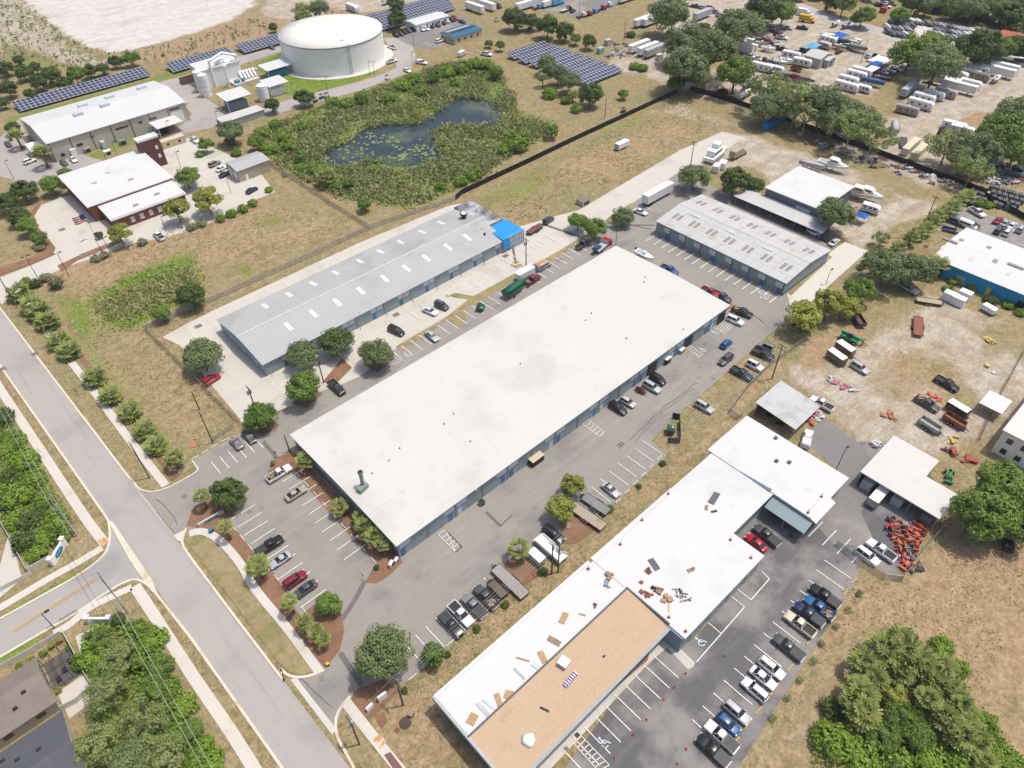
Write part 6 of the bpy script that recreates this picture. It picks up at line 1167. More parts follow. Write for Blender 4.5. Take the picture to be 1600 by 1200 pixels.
def proto(k):
    if k in PROTO: return PROTO[k]
    P = []
    if k in ('sedan', 'coupe', 'suv', 'hatch', 'jeep', 'minivan'):
        L_, w, hood, belt, H = {'sedan': (4.8, .92, .82, .95, 1.46), 'coupe': (4.5, .92, .74, .86, 1.28), 'suv': (4.75, .96, .98, 1.1, 1.74), 'hatch': (4.2, .89, .86, .97, 1.5), 'jeep': (4.3, .94, 1.08, 1.15, 1.85), 'minivan': (5.1, .98, .95, 1.08, 1.78)}[k]
        h = L_/2; z0 = .25; sq = k == 'jeep'
        tail = belt-.02 if k in ('suv', 'hatch', 'jeep', 'minivan') else belt-.06
        sec = [(-h, w*.8, .4, tail-.18), (-h+.1, w*.94, .3, tail), (-h+.6, w, z0, tail+.02), (0, w, z0, belt), (h*.42, w, z0, belt), (h*.55, w*.99, z0, hood+.03), (h-.35, w*(.98 if sq else .93), z0+.02, hood-.06), (h-.1, w*(.95 if sq else .84), .3, hood-.16), (h, w*(.9 if sq else .68), .38, hood-.3)]
        P.append(('body', lofted(sec).mesh('body', paint, True), None, (0, 0, 0), 1))
        xb = {'sedan': (-h*.72, h*.42, -h*.42, h*.08), 'coupe': (-h*.7, h*.36, -h*.4, h*.02), 'suv': (-h*.95, h*.42, -h*.86, h*.14), 'hatch': (-h*.93, h*.46, -h*.72, h*.12), 'jeep': (-h*.93, h*.36, -h*.9, h*.22), 'minivan': (-h*.95, h*.6, -h*.86, h*.25)}[k]
        g, r = cabin(xb[0], xb[1], xb[2], xb[3], belt-.02, H, w); P += [('windows', g, None, (0, 0, 0), 0), ('roof', r, None, (0, 0, 0), 1)]
        if k in ('suv', 'jeep'):
            for s in (-1, 1): P.append(('roof_rail', boxm('roof_rail', dark, (xb[2]+.2, xb[3]-.2, s*w*.58-.03, s*w*.58+.03, H, H+.06)), None, (0, 0, 0), 0))
        for s in (-1, 1): P.append(('mirror', boxm('mirror', paint, (-.07, .07, -.1, .1, -.06, .07)), None, (h*.36, s*(w+.05), belt+.05), 1))
        P += lights(L_, w, hood-.2)
        b = len(P); P += [(n, m, None if p is None else p+b, l, c) for n, m, p, l, c in wheels((-h*.6, h*.62), w)]
    elif k.startswith('pickup'):
        L_, w, H = 5.8, 1.0, 1.88; h = L_/2
        sec = [(-h, w*.95, .5, .82), (-h+.05, w, .4, .84), (-.5, w, .38, .84), (-.45, w, .35, 1.12), (h*.38, w, .35, 1.14), (h*.5, w*.99, .35, 1.12), (h-.25, w*.95, .38, 1.04), (h-.05, w*.9, .42, .9), (h, w*.82, .5, .72)]
        P.append(('body', lofted(sec, .1).mesh('body', paint, True), None, (0, 0, 0), 1))
        g, r = cabin(-.62, h*.46, -.5, h*.2, 1.1, H, w); P += [('windows', g, None, (0, 0, 0), 0), ('roof', r, None, (0, 0, 0), 1)]
        P.append(('bed', boxm('bed', paint, (-h+.02, -.66, -w, -w+.1, .8, 1.16), (-h+.02, -.66, w-.1, w, .8, 1.16), (-h+.02, -h+.12, -w+.1, w-.1, .8, 1.14), (-.7, -.64, -w+.1, w-.1, .8, 1.14)), None, (0, 0, 0), 1))
        P.append(('bed_liner', boxm('bed_liner', dark, (-h+.12, -.7, -w+.1, w-.1, .82, .87)), None, (0, 0, 0), 0))
        if k == 'pickup_covered': P.append(('bed_cover', boxm('bed_cover', M('cover_vinyl', (.045, .046, .05), rough=.45), (-h+.05, -.68, -w+.04, w-.04, 1.13, 1.2)), None, (0, 0, 0), 0))
        if k == 'pickup_loaded':
            rr_ = random.Random(4); mb = MB(); 
            for i in range(9): mb.obox((rr_.uniform(-2.5, -1), rr_.uniform(-.6, .6), rr_.uniform(.95, 1.2)), (rr_.uniform(.3, 1.2), rr_.uniform(.2, .6), rr_.uniform(.15, .35)), rr_.random()*3)
            P.append(('load', mb.mesh('load', wood), None, (0, 0, 0), 0))
        if k == 'pickup_cap': P.append(('cap', lofted([(-h+.05, w*.9, 1.1, 1.7), (-.7, w*.9, 1.1, 1.85)], .1).mesh('cap', paint, True), None, (0, 0, 0), 1))
        for s in (-1, 1): P.append(('mirror', boxm('mirror', dark, (-.08, .08, -.13, .13, -.1, .12)), None, (h*.36, s*(w+.1), 1.25), 0))
        P.append(('bumper', boxm('bumper', steel, (-h-.12, -h, -w*.85, w*.85, .42, .6)), None, (0, 0, 0), 0))
        P += lights(L_, w, .86); b = len(P); P += [(n, m, None if p is None else p+b, l, c) for n, m, p, l, c in wheels((-h*.6, h*.64), w)]
    elif k in ('van', 'camper_van'):
        L_, w, H = 5.6, 1.0, 2.35; h = L_/2; P.append(('body', lofted([(-h, w*.9, .4, H-.1), (-h+.1, w, .3, H), (h*.3, w, .3, H), (h*.45, w*.97, .3, H-.15), (h*.72, w*.95, .3, 1.25), (h-.15, w*.9, .3, 1.05), (h, w*.75, .4, .8)], .16).mesh('body', paint, True), None, (0, 0, 0), 1))
        mb = MB(); mb.hexa([(h*.44, -w*.8, H-.3), (h*.7, -w*.8, 1.3), (h*.7, w*.8, 1.3), (h*.44, w*.8, H-.3)], [(h*.47, -w*.8, H-.24), (h*.735, -w*.8, 1.33), (h*.735, w*.8, 1.33), (h*.47, w*.8, H-.24)]); P.append(('windshield', mb.mesh('windshield', glass), None, (0, 0, 0), 0))
        P.append(('windows', boxm('windows', glass, (-h+.5, h*.4, -w-.01, -w+.05, 1.35, 1.9), (-h+.5, h*.4, w-.05, w+.01, 1.35, 1.9)), None, (0, 0, 0), 0))
        if k == 'camper_van': P.append(('roof_rack', boxm('roof_rack', M('rack_orange', (.5, .22, .1)), (-h+.3, h*.2, -.7, .7, H+.02, H+.14)), None, (0, 0, 0), 0))
        P += lights(L_, w, .8); b = len(P); P += [(n, m, None if p is None else p+b, l, c) for n, m, p, l, c in wheels((-h*.6, h*.62), w)]
    elif k in ('cargo_trailer', 'black_trailer', 'small_trailer'):
        L_, w, H = {'cargo_trailer': (6.2, 1.1, 2.5), 'black_trailer': (5.0, 1.05, 2.3), 'small_trailer': (3.6, .95, 1.9)}[k]; h = L_/2
        P.append(('body', lofted([(-h, w, .5, H-.08), (-h+.05, w, .5, H-.02), (h-.3, w, .5, H), (h-.05, w*.8, .5, H-.1), (h, w*.7, .55, H-.25)], .07).mesh('body', paint, False), None, (0, 0, 0), 1))
        P.append(('roof', boxm('roof', whitem, (-h+.05, h-.3, -w*.94, w*.94, H-.02, H+.03)), None, (0, 0, 0), 0)); P.append(('door', boxm('door', steel, (-h-.03, -h+.02, -w*.85, w*.85, .55, H-.2)), None, (0, 0, 0), 0))
        P.append(('hitch', boxm('hitch', dark, (h-.1, h+1.1, -.05, .05, .45, .55), (h, h+.3, -.4, .4, .42, .5)), None, (0, 0, 0), 0)); b = len(P); P += [(n, m, None if p is None else p+b, l, c) for n, m, p, l, c in wheels((-.5,) if k == 'small_trailer' else (-.75, .15), w+.05)]
    elif k in ('semi_trailer', 'container', 'small_box'):
        L_, w, H, z0 = {'semi_trailer': (13.5, 1.28, 4.0, 1.15), 'container': (12.2, 1.25, 2.7, .12), 'small_box': (3.2, 1.1, 2.4, .1)}[k]; h = L_/2
        rm = M('box_ribbed', (1, 1, 1), var=.06, scale=.6, rough=.5, objcol=True, space='obj', rib=('X', .5, .03)); P.append(('body', boxm('body', rm, (-h, h, -w, w, z0, H)), None, (0, 0, 0), 1)); P.append(('roof', boxm('roof', flatpaint, (-h+.03, h-.03, -w+.03, w-.03, H, H+.04)), None, (0, 0, 0), 1))
        for s in (-1, 1): P.append(('door', boxm('door', flatpaint, (-h-.05, -h+.01, .02 if s > 0 else -w*.95, w*.95 if s > 0 else -.02, z0+.1, H-.1)), None, (0, 0, 0), 1))
        if k == 'semi_trailer':
            P.append(('landing_gear', boxm('landing_gear', dark, (h-3, h-2.8, -.9, -.7, 0, 1.15), (h-3, h-2.8, .7, .9, 0, 1.15)), None, (0, 0, 0), 0)); P.append(('skirt', boxm('skirt', dark, (-h+.1, h-.2, -.5, .5, .9, 1.15)), None, (0, 0, 0), 0)); b = len(P); P += [(n, m, None if p is None else p+b, l, c) for n, m, p, l, c in wheels((-h+1.4, -h+2.6), w-.05, True)]
    elif k in ('travel_trailer', 'motorhome', 'short_trailer'):
        L_, w, H = {'travel_trailer': (8.5, 1.22, 3.2), 'motorhome': (9.8, 1.25, 3.4), 'short_trailer': (5.6, 1.15, 2.8)}[k]; h = L_/2
        P.append(('body', lofted([(-h, w*.97, .6, H-.15), (-h+.1, w, .5, H), (h-.8, w, .5, H), (h-.2, w*.96, .5, H-.45), (h, w*.9, .6, H-1.2)], .1).mesh('body', paint, False), None, (0, 0, 0), 1))
        wp = boxm('window', glass, (-.5, .5, -.03, .03, 1.6, 2.3)); P += [('window', wp, None, (x, s*w, 0), 0) for x in (-h*.6, 0, h*.5) for s in (-1, 1)]; P.append(('stripe', boxm('stripe', M('rv_stripe', (.2, .17, .16)), (-h+.2, h-.4, -w-.015, w+.015, 1.0, 1.25)), None, (0, 0, 0), 0))
        P.append(('air_conditioner', boxm('air_conditioner', whitem, (-.4, .5, -.4, .4, H, H+.3)), None, (0, 0, 0), 0)); P.append(('roof_vent', boxm('roof_vent', dark, (h*.5-.2, h*.5+.2, -.2, .2, H, H+.1)), None, (0, 0, 0), 0)); P.append(('roof_vent', boxm('roof_vent', dark, (-h*.6-.2, -h*.6+.2, -.2, .2, H, H+.1)), None, (0, 0, 0), 0))
        if k == 'motorhome': P.append(('windshield', boxm('windshield', glass, (h-.5, h-.02, -w*.8, w*.8, 1.4, 2.1)), None, (0, 0, 0), 0))
        else: P.append(('hitch', boxm('hitch', dark, (h-.1, h+1.0, -.06, .06, .5, .62)), None, (0, 0, 0), 0))
        b = len(P); P += [(n, m, None if p is None else p+b, l, c) for n, m, p, l, c in wheels((-.6, .4) if k != 'motorhome' else (-h*.55, h*.6), w)]
    elif k in ('flatbed_trailer', 'long_flatbed', 'utility_trailer', 'dump_trailer'):
        L_, w = {'flatbed_trailer': (6.5, 1.1), 'long_flatbed': (8.5, 1.2), 'utility_trailer': (4.2, 1.0), 'dump_trailer': (4.8, 1.05)}[k]; h = L_/2
        P.append(('deck', boxm('deck', flatpaint, (-h, h, -w+.08, w-.08, .72, .82)), None, (0, 0, 0), 1)); wall_h = {'utility_trailer': 1.15, 'dump_trailer': 1.7}.get(k, .88)
        P.append(('side_rail', boxm('side_rail', flatpaint if k == 'dump_trailer' else blackm, (-h, h, -w, -w+.07, .68, wall_h), (-h, h, w-.07, w, .68, wall_h), (h-.07, h, -w, w, .68, wall_h), (-h, -h+.07, -w, w, .68, wall_h)), None, (0, 0, 0), 1 if k == 'dump_trailer' else 0))
        P.append(('hitch', boxm('hitch', blackm, (h, h+1.2, -.06, .06, .5, .62), (h-.5, h+.5, -.5, .5, .55, .62)), None, (0, 0, 0), 0)); P.append(('fender', boxm('fender', blackm, (-1.2, .7, -w-.25, -w, .75, .82), (-1.2, .7, w, w+.25, .75, .82)), None, (0, 0, 0), 0))
        b = len(P); P += [(n, m, None if p is None else p+b, l, c) for n, m, p, l, c in wheels((-.7, .15), w+.2)]
    elif k in ('boat', 'cabin_boat', 'wrapped_boat', 'small_boat'):
        L_, w, z = {'boat': (6.8, 1.15, 1.0), 'cabin_boat': (10.5, 1.7, 1.2), 'wrapped_boat': (9, 1.6, 1.0), 'small_boat': (5.4, 1.0, .6)}[k]; h = L_/2; D = 1.0*L_/7
        def ring(x, ww, zk, zt): return [(x, 0, zk), (x, ww*.8, zk+(zt-zk)*.35), (x, ww, zt), (x, ww*.85, zt+.03), (x, -ww*.85, zt+.03), (x, -ww, zt), (x, -ww*.8, zk+(zt-zk)*.35)]
        S = [(-h, .92, 0, 1), (-h*.3, 1, 0, 1), (h*.3, .95, 0, 1.05), (h*.7, .62, .12, 1.12), (h*.93, .22, .35, 1.2), (h, .03, .6, 1.22)]
        mb = MB(); mb.loft([ring(x, ww*w, z+a*D, z+b*D) for x, ww, a, b in S]); P.append(('hull', mb.mesh('hull', paint, False), None, (0, 0, 0), 1))
        if k in ('wrapped_boat', 'small_boat'):
            mb = MB(); mb.loft([[(x, ww*w*.98, z+b*D+.04), (x, ww*w*.4, z+b*D+pk*.7), (x, 0, z+b*D+pk), (x, -ww*w*.4, z+b*D+pk*.7), (x, -ww*w*.98, z+b*D+.04)] for (x, ww, a, b), pk in zip(S, (.3, .7, .9, .6, .3, .1))]); P.append(('cover', mb.mesh('cover', flatpaint, True), None, (0, 0, 0), 1))
        elif k == 'boat':
            P.append(('cockpit', boxm('cockpit', M('boat_floor', (.35, .37, .39)), (-h*.85, h*.35, -w*.7, w*.7, z+D-.02, z+D+.06)), None, (0, 0, 0), 0)); P.append(('console', boxm('console', whitem, (-.4, .4, -.4, .4, z+D, z+D+.8)), None, (0, 0, 0), 0)); P.append(('outboard', boxm('outboard', dark, (-h-.5, -h, -.2, .2, z+.3, z+D+.5)), None, (0, 0, 0), 0))
        else:
            P.append(('cabin', lofted([(-1.2, 1.2, z+D, z+D+1.6), (1.6, 1.15, z+D, z+D+1.7), (2.2, 1.0, z+D, z+D+.8), (4.0, .6, z+D, z+D+.5)], .12).mesh('cabin', paint, False), None, (0, 0, 0), 1)); P.append(('windows', boxm('windows', glass, (-.8, 1.4, -1.2, 1.2, z+D+.9, z+D+1.35)), None, (0, 0, 0), 0)); P.append(('flybridge', boxm('flybridge', whitem, (-1.5, 1.2, -1.25, 1.25, z+D+1.65, z+D+1.8)), None, (0, 0, 0), 0)); P.append(('cockpit', boxm('cockpit', M('boat_floor', (.35, .37, .39)), (-4.8, -1.4, -1.3, 1.3, z+D, z+D+.08)), None, (0, 0, 0), 0))
        P.append(('boat_trailer', boxm('boat_trailer', steel, (-h*.8, h+.8, -.7, -.6, .5, .62), (-h*.8, h+.8, .6, .7, .5, .62), (-h*.7, -h*.6, -1, 1, .5, .62), (0, .15, -.9, .9, .5, z+.1)), None, (0, 0, 0), 0)); b = len(P); P += [(n, m, None if p is None else p+b, l, c) for n, m, p, l, c in wheels((-h*.45,), w*.95)]
    elif k == 'dumpster':
        mb = MB(); mb.hexa([(-.9, -.8, .2), (.9, -.8, .2), (.9, .6, .2), (-.9, .6, .2)], [(-1, -1, 1.25), (1, -1, 1.25), (1, .8, 1.7), (-1, .8, 1.7)]); P.append(('bin', mb.mesh('bin', paint), None, (0, 0, 0), 1))
        mb = MB(); mb.hexa([(-1.02, -1.05, 1.26), (-.02, -1.05, 1.26), (-.02, .82, 1.72), (-1.02, .82, 1.72)], [(-1.02, -1.05, 1.33), (-.02, -1.05, 1.33), (-.02, .82, 1.79), (-1.02, .82, 1.79)]); P.append(('lid', mb.mesh('lid', dark), None, (0, 0, 0), 0)); P.append(('pocket', boxm('pocket', paint, (-1.12, -1, -.5, .4, .7, .9), (1, 1.12, -.5, .4, .7, .9)), None, (0, 0, 0), 1)); P.append(('rubbish', boxm('rubbish', M('rubbish', (.5, .42, .36), var=.4, scale=6), (.1, .85, -.7, .5, 1.1, 1.4)), None, (0, 0, 0), 0))
    elif k == 'tractor':
        P.append(('hood', lofted([(0, .35, .8, 1.25), (1.3, .32, .75, 1.2), (1.4, .28, .75, 1.1)], .06).mesh('hood', paint), None, (0, 0, 0), 1)); P.append(('seat', boxm('seat', dark, (-.7, -.2, -.25, .25, .9, 1.05), (-.75, -.65, -.25, .25, 1, 1.5)), None, (0, 0, 0), 0)); P.append(('loader', boxm('loader', paint, (-.2, 2.1, -.55, -.45, .8, .95), (-.2, 2.1, .45, .55, .8, .95), (2.0, 2.5, -.85, .85, .2, .8)), None, (0, 0, 0), 1)); P.append(('fender', boxm('fender', paint, (-1.2, -.2, -.95, -.6, 1.15, 1.22), (-1.2, -.2, .6, .95, 1.15, 1.22)), None, (0, 0, 0), 1))
        b = len(P); P += [(n, m, None if p is None else p+b, l, c) for n, m, p, l, c in wheels((-.7,), .85, True)+[]]; b = len(P); P += [(n, m, None if p is None else p+b, l, c) for n, m, p, l, c in wheels((.95,), .7)]
    elif k in ('tow_truck', 'box_truck', 'truck_cab', 'dump_truck'):
        P.append(('cab', lofted([(.9, 1.05, .5, 2.3), (1.0, 1.1, .45, 2.4), (2.2, 1.1, .45, 2.4), (2.6, 1.08, .45, 1.5), (3.6, 1.0, .5, 1.35), (3.75, .9, .55, 1.1)], .12).mesh('cab', paint, False), None, (0, 0, 0), 1)); P.append(('windshield', boxm('windshield', glass, (2.3, 2.62, -.9, .9, 1.5, 2.1)), None, (0, 0, 0), 0))
        if k == 'tow_truck': P.append(('flatbed', boxm('flatbed', M('alloy_deck', (.55, .56, .57), metal=.3, rough=.4), (-4.2, .8, -1.15, 1.15, 1.0, 1.12)), None, (0, 0, 0), 0)); P.append(('headboard', boxm('headboard', steel, (.7, .82, -1.1, 1.1, 1.1, 2.2)), None, (0, 0, 0), 0))
        elif k == 'box_truck': P.append(('box', boxm('box', flatpaint, (-4.4, .8, -1.2, 1.2, .9, 3.3)), None, (0, 0, 0), 1))
        elif k == 'dump_truck': P.append(('dump_body', boxm('dump_body', flatpaint, (-3.6, .7, -1.2, -1.1, .9, 2.1), (-3.6, .7, 1.1, 1.2, .9, 2.1), (.6, .7, -1.1, 1.1, .9, 2.3), (-3.6, .7, -1.1, 1.1, .9, 1.0)), None, (0, 0, 0), 1))
        P.append(('chassis', boxm('chassis', blackm, (-4 if k != 'truck_cab' else -2.5, 3.4, -.5, .5, .55, .9)), None, (0, 0, 0), 0)); b = len(P); P += [(n, m, None if p is None else p+b, l, c) for n, m, p, l, c in wheels((-2.2, 2.9), 1.1, True)]
    elif k == 'golf_cart':
        P.append(('body', lofted([(-1.1, .55, .3, .75), (-.3, .58, .3, .8), (.3, .58, .3, .5), (1.0, .5, .3, .75), (1.2, .4, .35, .6)], .05).mesh('body', paint), None, (0, 0, 0), 1)); P.append(('canopy', boxm('canopy', dark, (-1, .6, -.6, .6, 1.8, 1.88)), None, (0, 0, 0), 0)); P.append(('post', boxm('post', dark, (-.95, -.9, -.55, -.5, .7, 1.8), (-.95, -.9, .5, .55, .7, 1.8), (.5, .55, -.55, -.5, .7, 1.8), (.5, .55, .5, .55, .7, 1.8)), None, (0, 0, 0), 0)); b = len(P); P += [(n, m, None if p is None else p+b, l, c) for n, m, p, l, c in wheels((-.75, .8), .55)]
    elif k == 'telehandler':
        P.append(('chassis', lofted([(-2.4, .9, .7, 1.6), (-1, 1.0, .6, 1.7), (1.6, .9, .6, 1.2), (2.2, .7, .7, 1.0)], .1).mesh('chassis', paint), None, (0, 0, 0), 1)); mb = MB(); mb.hexa([(-2.6, -.1, 1.9), (-2.6, .45, 1.9), (-2.6, .45, 2.4), (-2.6, -.1, 2.4)], [(3.2, -.1, 1.3), (3.2, .45, 1.3), (3.2, .45, 1.7), (3.2, -.1, 1.7)]); P.append(('boom', mb.mesh('boom', paint), None, (0, 0, 0), 1)); P.append(('cab', boxm('cab', glass, (-.8, .5, -.9, -.15, 1.5, 2.6)), None, (0, 0, 0), 0)); P.append(('fork', boxm('fork', blackm, (3.1, 3.3, -.6, .9, .5, 1.6), (3.3, 4.4, -.3, -.15, .5, .6), (3.3, 4.4, .5, .65, .5, .6)), None, (0, 0, 0), 0)); b = len(P); P += [(n, m, None if p is None else p+b, l, c) for n, m, p, l, c in wheels((-1.5, 1.4), 1.05, True)]
    elif k == 'forklift':
        P.append(('body', lofted([(-1.2, .6, .3, 1.1), (0, .65, .25, 1.0), (.8, .6, .25, .8)], .08).mesh('body', paint), None, (0, 0, 0), 1)); P.append(('mast', boxm('mast', steel, (.8, .95, -.5, -.4, .1, 3), (.8, .95, .4, .5, .1, 3), (.8, .95, -.4, .4, 1, 1.15), (.8, .95, -.4, .4, 2.8, 2.95), (.95, 2.1, -.4, -.25, .1, .18), (.95, 2.1, .25, .4, .1, .18)), None, (0, 0, 0), 0)); P.append(('roll_cage', boxm('roll_cage', dark, (-.8, .6, -.5, .5, 2.0, 2.08), (-.8, -.72, -.5, -.42, 1, 2), (-.8, -.72, .42, .5, 1, 2), (.52, .6, -.5, -.42, .9, 2), (.52, .6, .42, .5, .9, 2)), None, (0, 0, 0), 0)); b = len(P); P += [(n, m, None if p is None else p+b, l, c) for n, m, p, l, c in wheels((-.75, .6), .6)]
    elif k == 'jet_ski':
        P.append(('hull', lofted([(-1.5, .5, .5, .85), (0, .55, .45, .95), (1, .4, .5, 1.0), (1.5, .1, .7, .95)], .08).mesh('hull', paint), None, (0, 0, 0), 1)); P.append(('seat', boxm('seat', dark, (-1.2, .1, -.2, .2, .9, 1.15)), None, (0, 0, 0), 0)); P.append(('handlebar', boxm('handlebar', dark, (.3, .38, -.4, .4, 1.15, 1.22), (.3, .45, -.1, .1, .95, 1.2)), None, (0, 0, 0), 0)); P.append(('cradle', boxm('cradle', steel, (-1.5, 2.0, -.06, .06, .35, .45), (-.6, -.5, -.7, .7, .35, .45)), None, (0, 0, 0), 0)); b = len(P); P += [(n, m, None if p is None else p+b, l, c) for n, m, p, l, c in wheels((-.5,), .75)]
    PROTO[k] = P; return P
def place(kind_, px, py, hd, color, label, name=None, cat=None, group=None, z=.1, s=1., world=None, detail=True, fl=None):
    x, y = world or at(px, py, z+.8)
    t = thing(name or kind_, label, cat or kind_.replace('_', ' '), (x, y, z), R(hd), group); t.scale = (s, s, s); made = []
    for n, me, p, loc, c in proto(kind_):
        if not detail and n in ('rim', 'headlight', 'taillight', 'mirror', 'roof_rail', 'hitch', 'roof_vent', 'fender', 'cradle'): made.append(None); continue
        o = link(n, me, made[p] if p is not None else t); o.location = loc; o.color = (*color, 1) if c else (1, 1, 1, 1); made.append(o)
    return t
WHT, SIL_, GRY, DGR, BLK, RED, MAR, BLU, NAVY, TAN_, CRM, GRN, ORG, YEL, SKY, RUST, BRN = (.74, .75, .76), (.42, .43, .45), (.2, .205, .215), (.07, .074, .08), (.013, .014, .016), (.42, .012, .02), (.16, .02, .03), (.02, .10, .27), (.015, .03, .08), (.38, .33, .25), (.6, .54, .43), (.008, .10, .06), (.55, .13, .05), (.6, .38, .03), (.09, .35, .6), (.24, .09, .05), (.13, .09, .07)
E_, N_, W_, S_ = 0, 90, 180, 270
NAMES = {'sedan': ('parked_car', 'car'), 'coupe': ('parked_car', 'car'), 'hatch': ('parked_car', 'car'), 'suv': ('parked_suv', 'car'), 'minivan': ('parked_van', 'van'), 'jeep': ('parked_offroader', 'car'), 'pickup': ('pickup_truck', 'pickup'), 'pickup_covered': ('pickup_truck', 'pickup'), 'pickup_loaded': ('pickup_truck', 'pickup'), 'pickup_cap': ('pickup_truck', 'pickup'), 'van': ('parked_van', 'van'), 'camper_van': ('camper_van', 'van'), 'black_trailer': ('cargo_trailer', 'trailer'), 'cargo_trailer': ('cargo_trailer', 'trailer'), 'small_trailer': ('cargo_trailer', 'trailer'), 'semi_trailer': ('semi_trailer', 'trailer'), 'container': ('shipping_container', 'container'), 'small_box': ('storage_box', 'container'), 'travel_trailer': ('travel_trailer', 'camper'), 'short_trailer': ('travel_trailer', 'camper'), 'motorhome': ('motorhome', 'camper'), 'flatbed_trailer': ('flatbed_trailer', 'trailer'), 'long_flatbed': ('flatbed_trailer', 'trailer'), 'utility_trailer': ('utility_trailer', 'trailer'), 'dump_trailer': ('dump_trailer', 'trailer'), 'cabin_boat': ('boat', 'boat'), 'wrapped_boat': ('boat', 'boat'), 'small_boat': ('boat', 'boat'), 'boat': ('boat', 'boat'), 'truck_cab': ('truck', 'truck'), 'box_truck': ('truck', 'truck'), 'dump_truck': ('truck', 'truck'), 'tow_truck': ('tow_truck', 'truck'), 'jet_ski': ('jet_ski', 'watercraft')}
def veh(k, px, py, hd, c, label, **kw):
    if 303 < hd < 356: hd -= 62
    n, ct = NAMES.get(k, (k, k.replace('_', ' '))); kw.setdefault('detail', py > 330); return place(k, px, py, hd, c, label, n, ct, **kw)
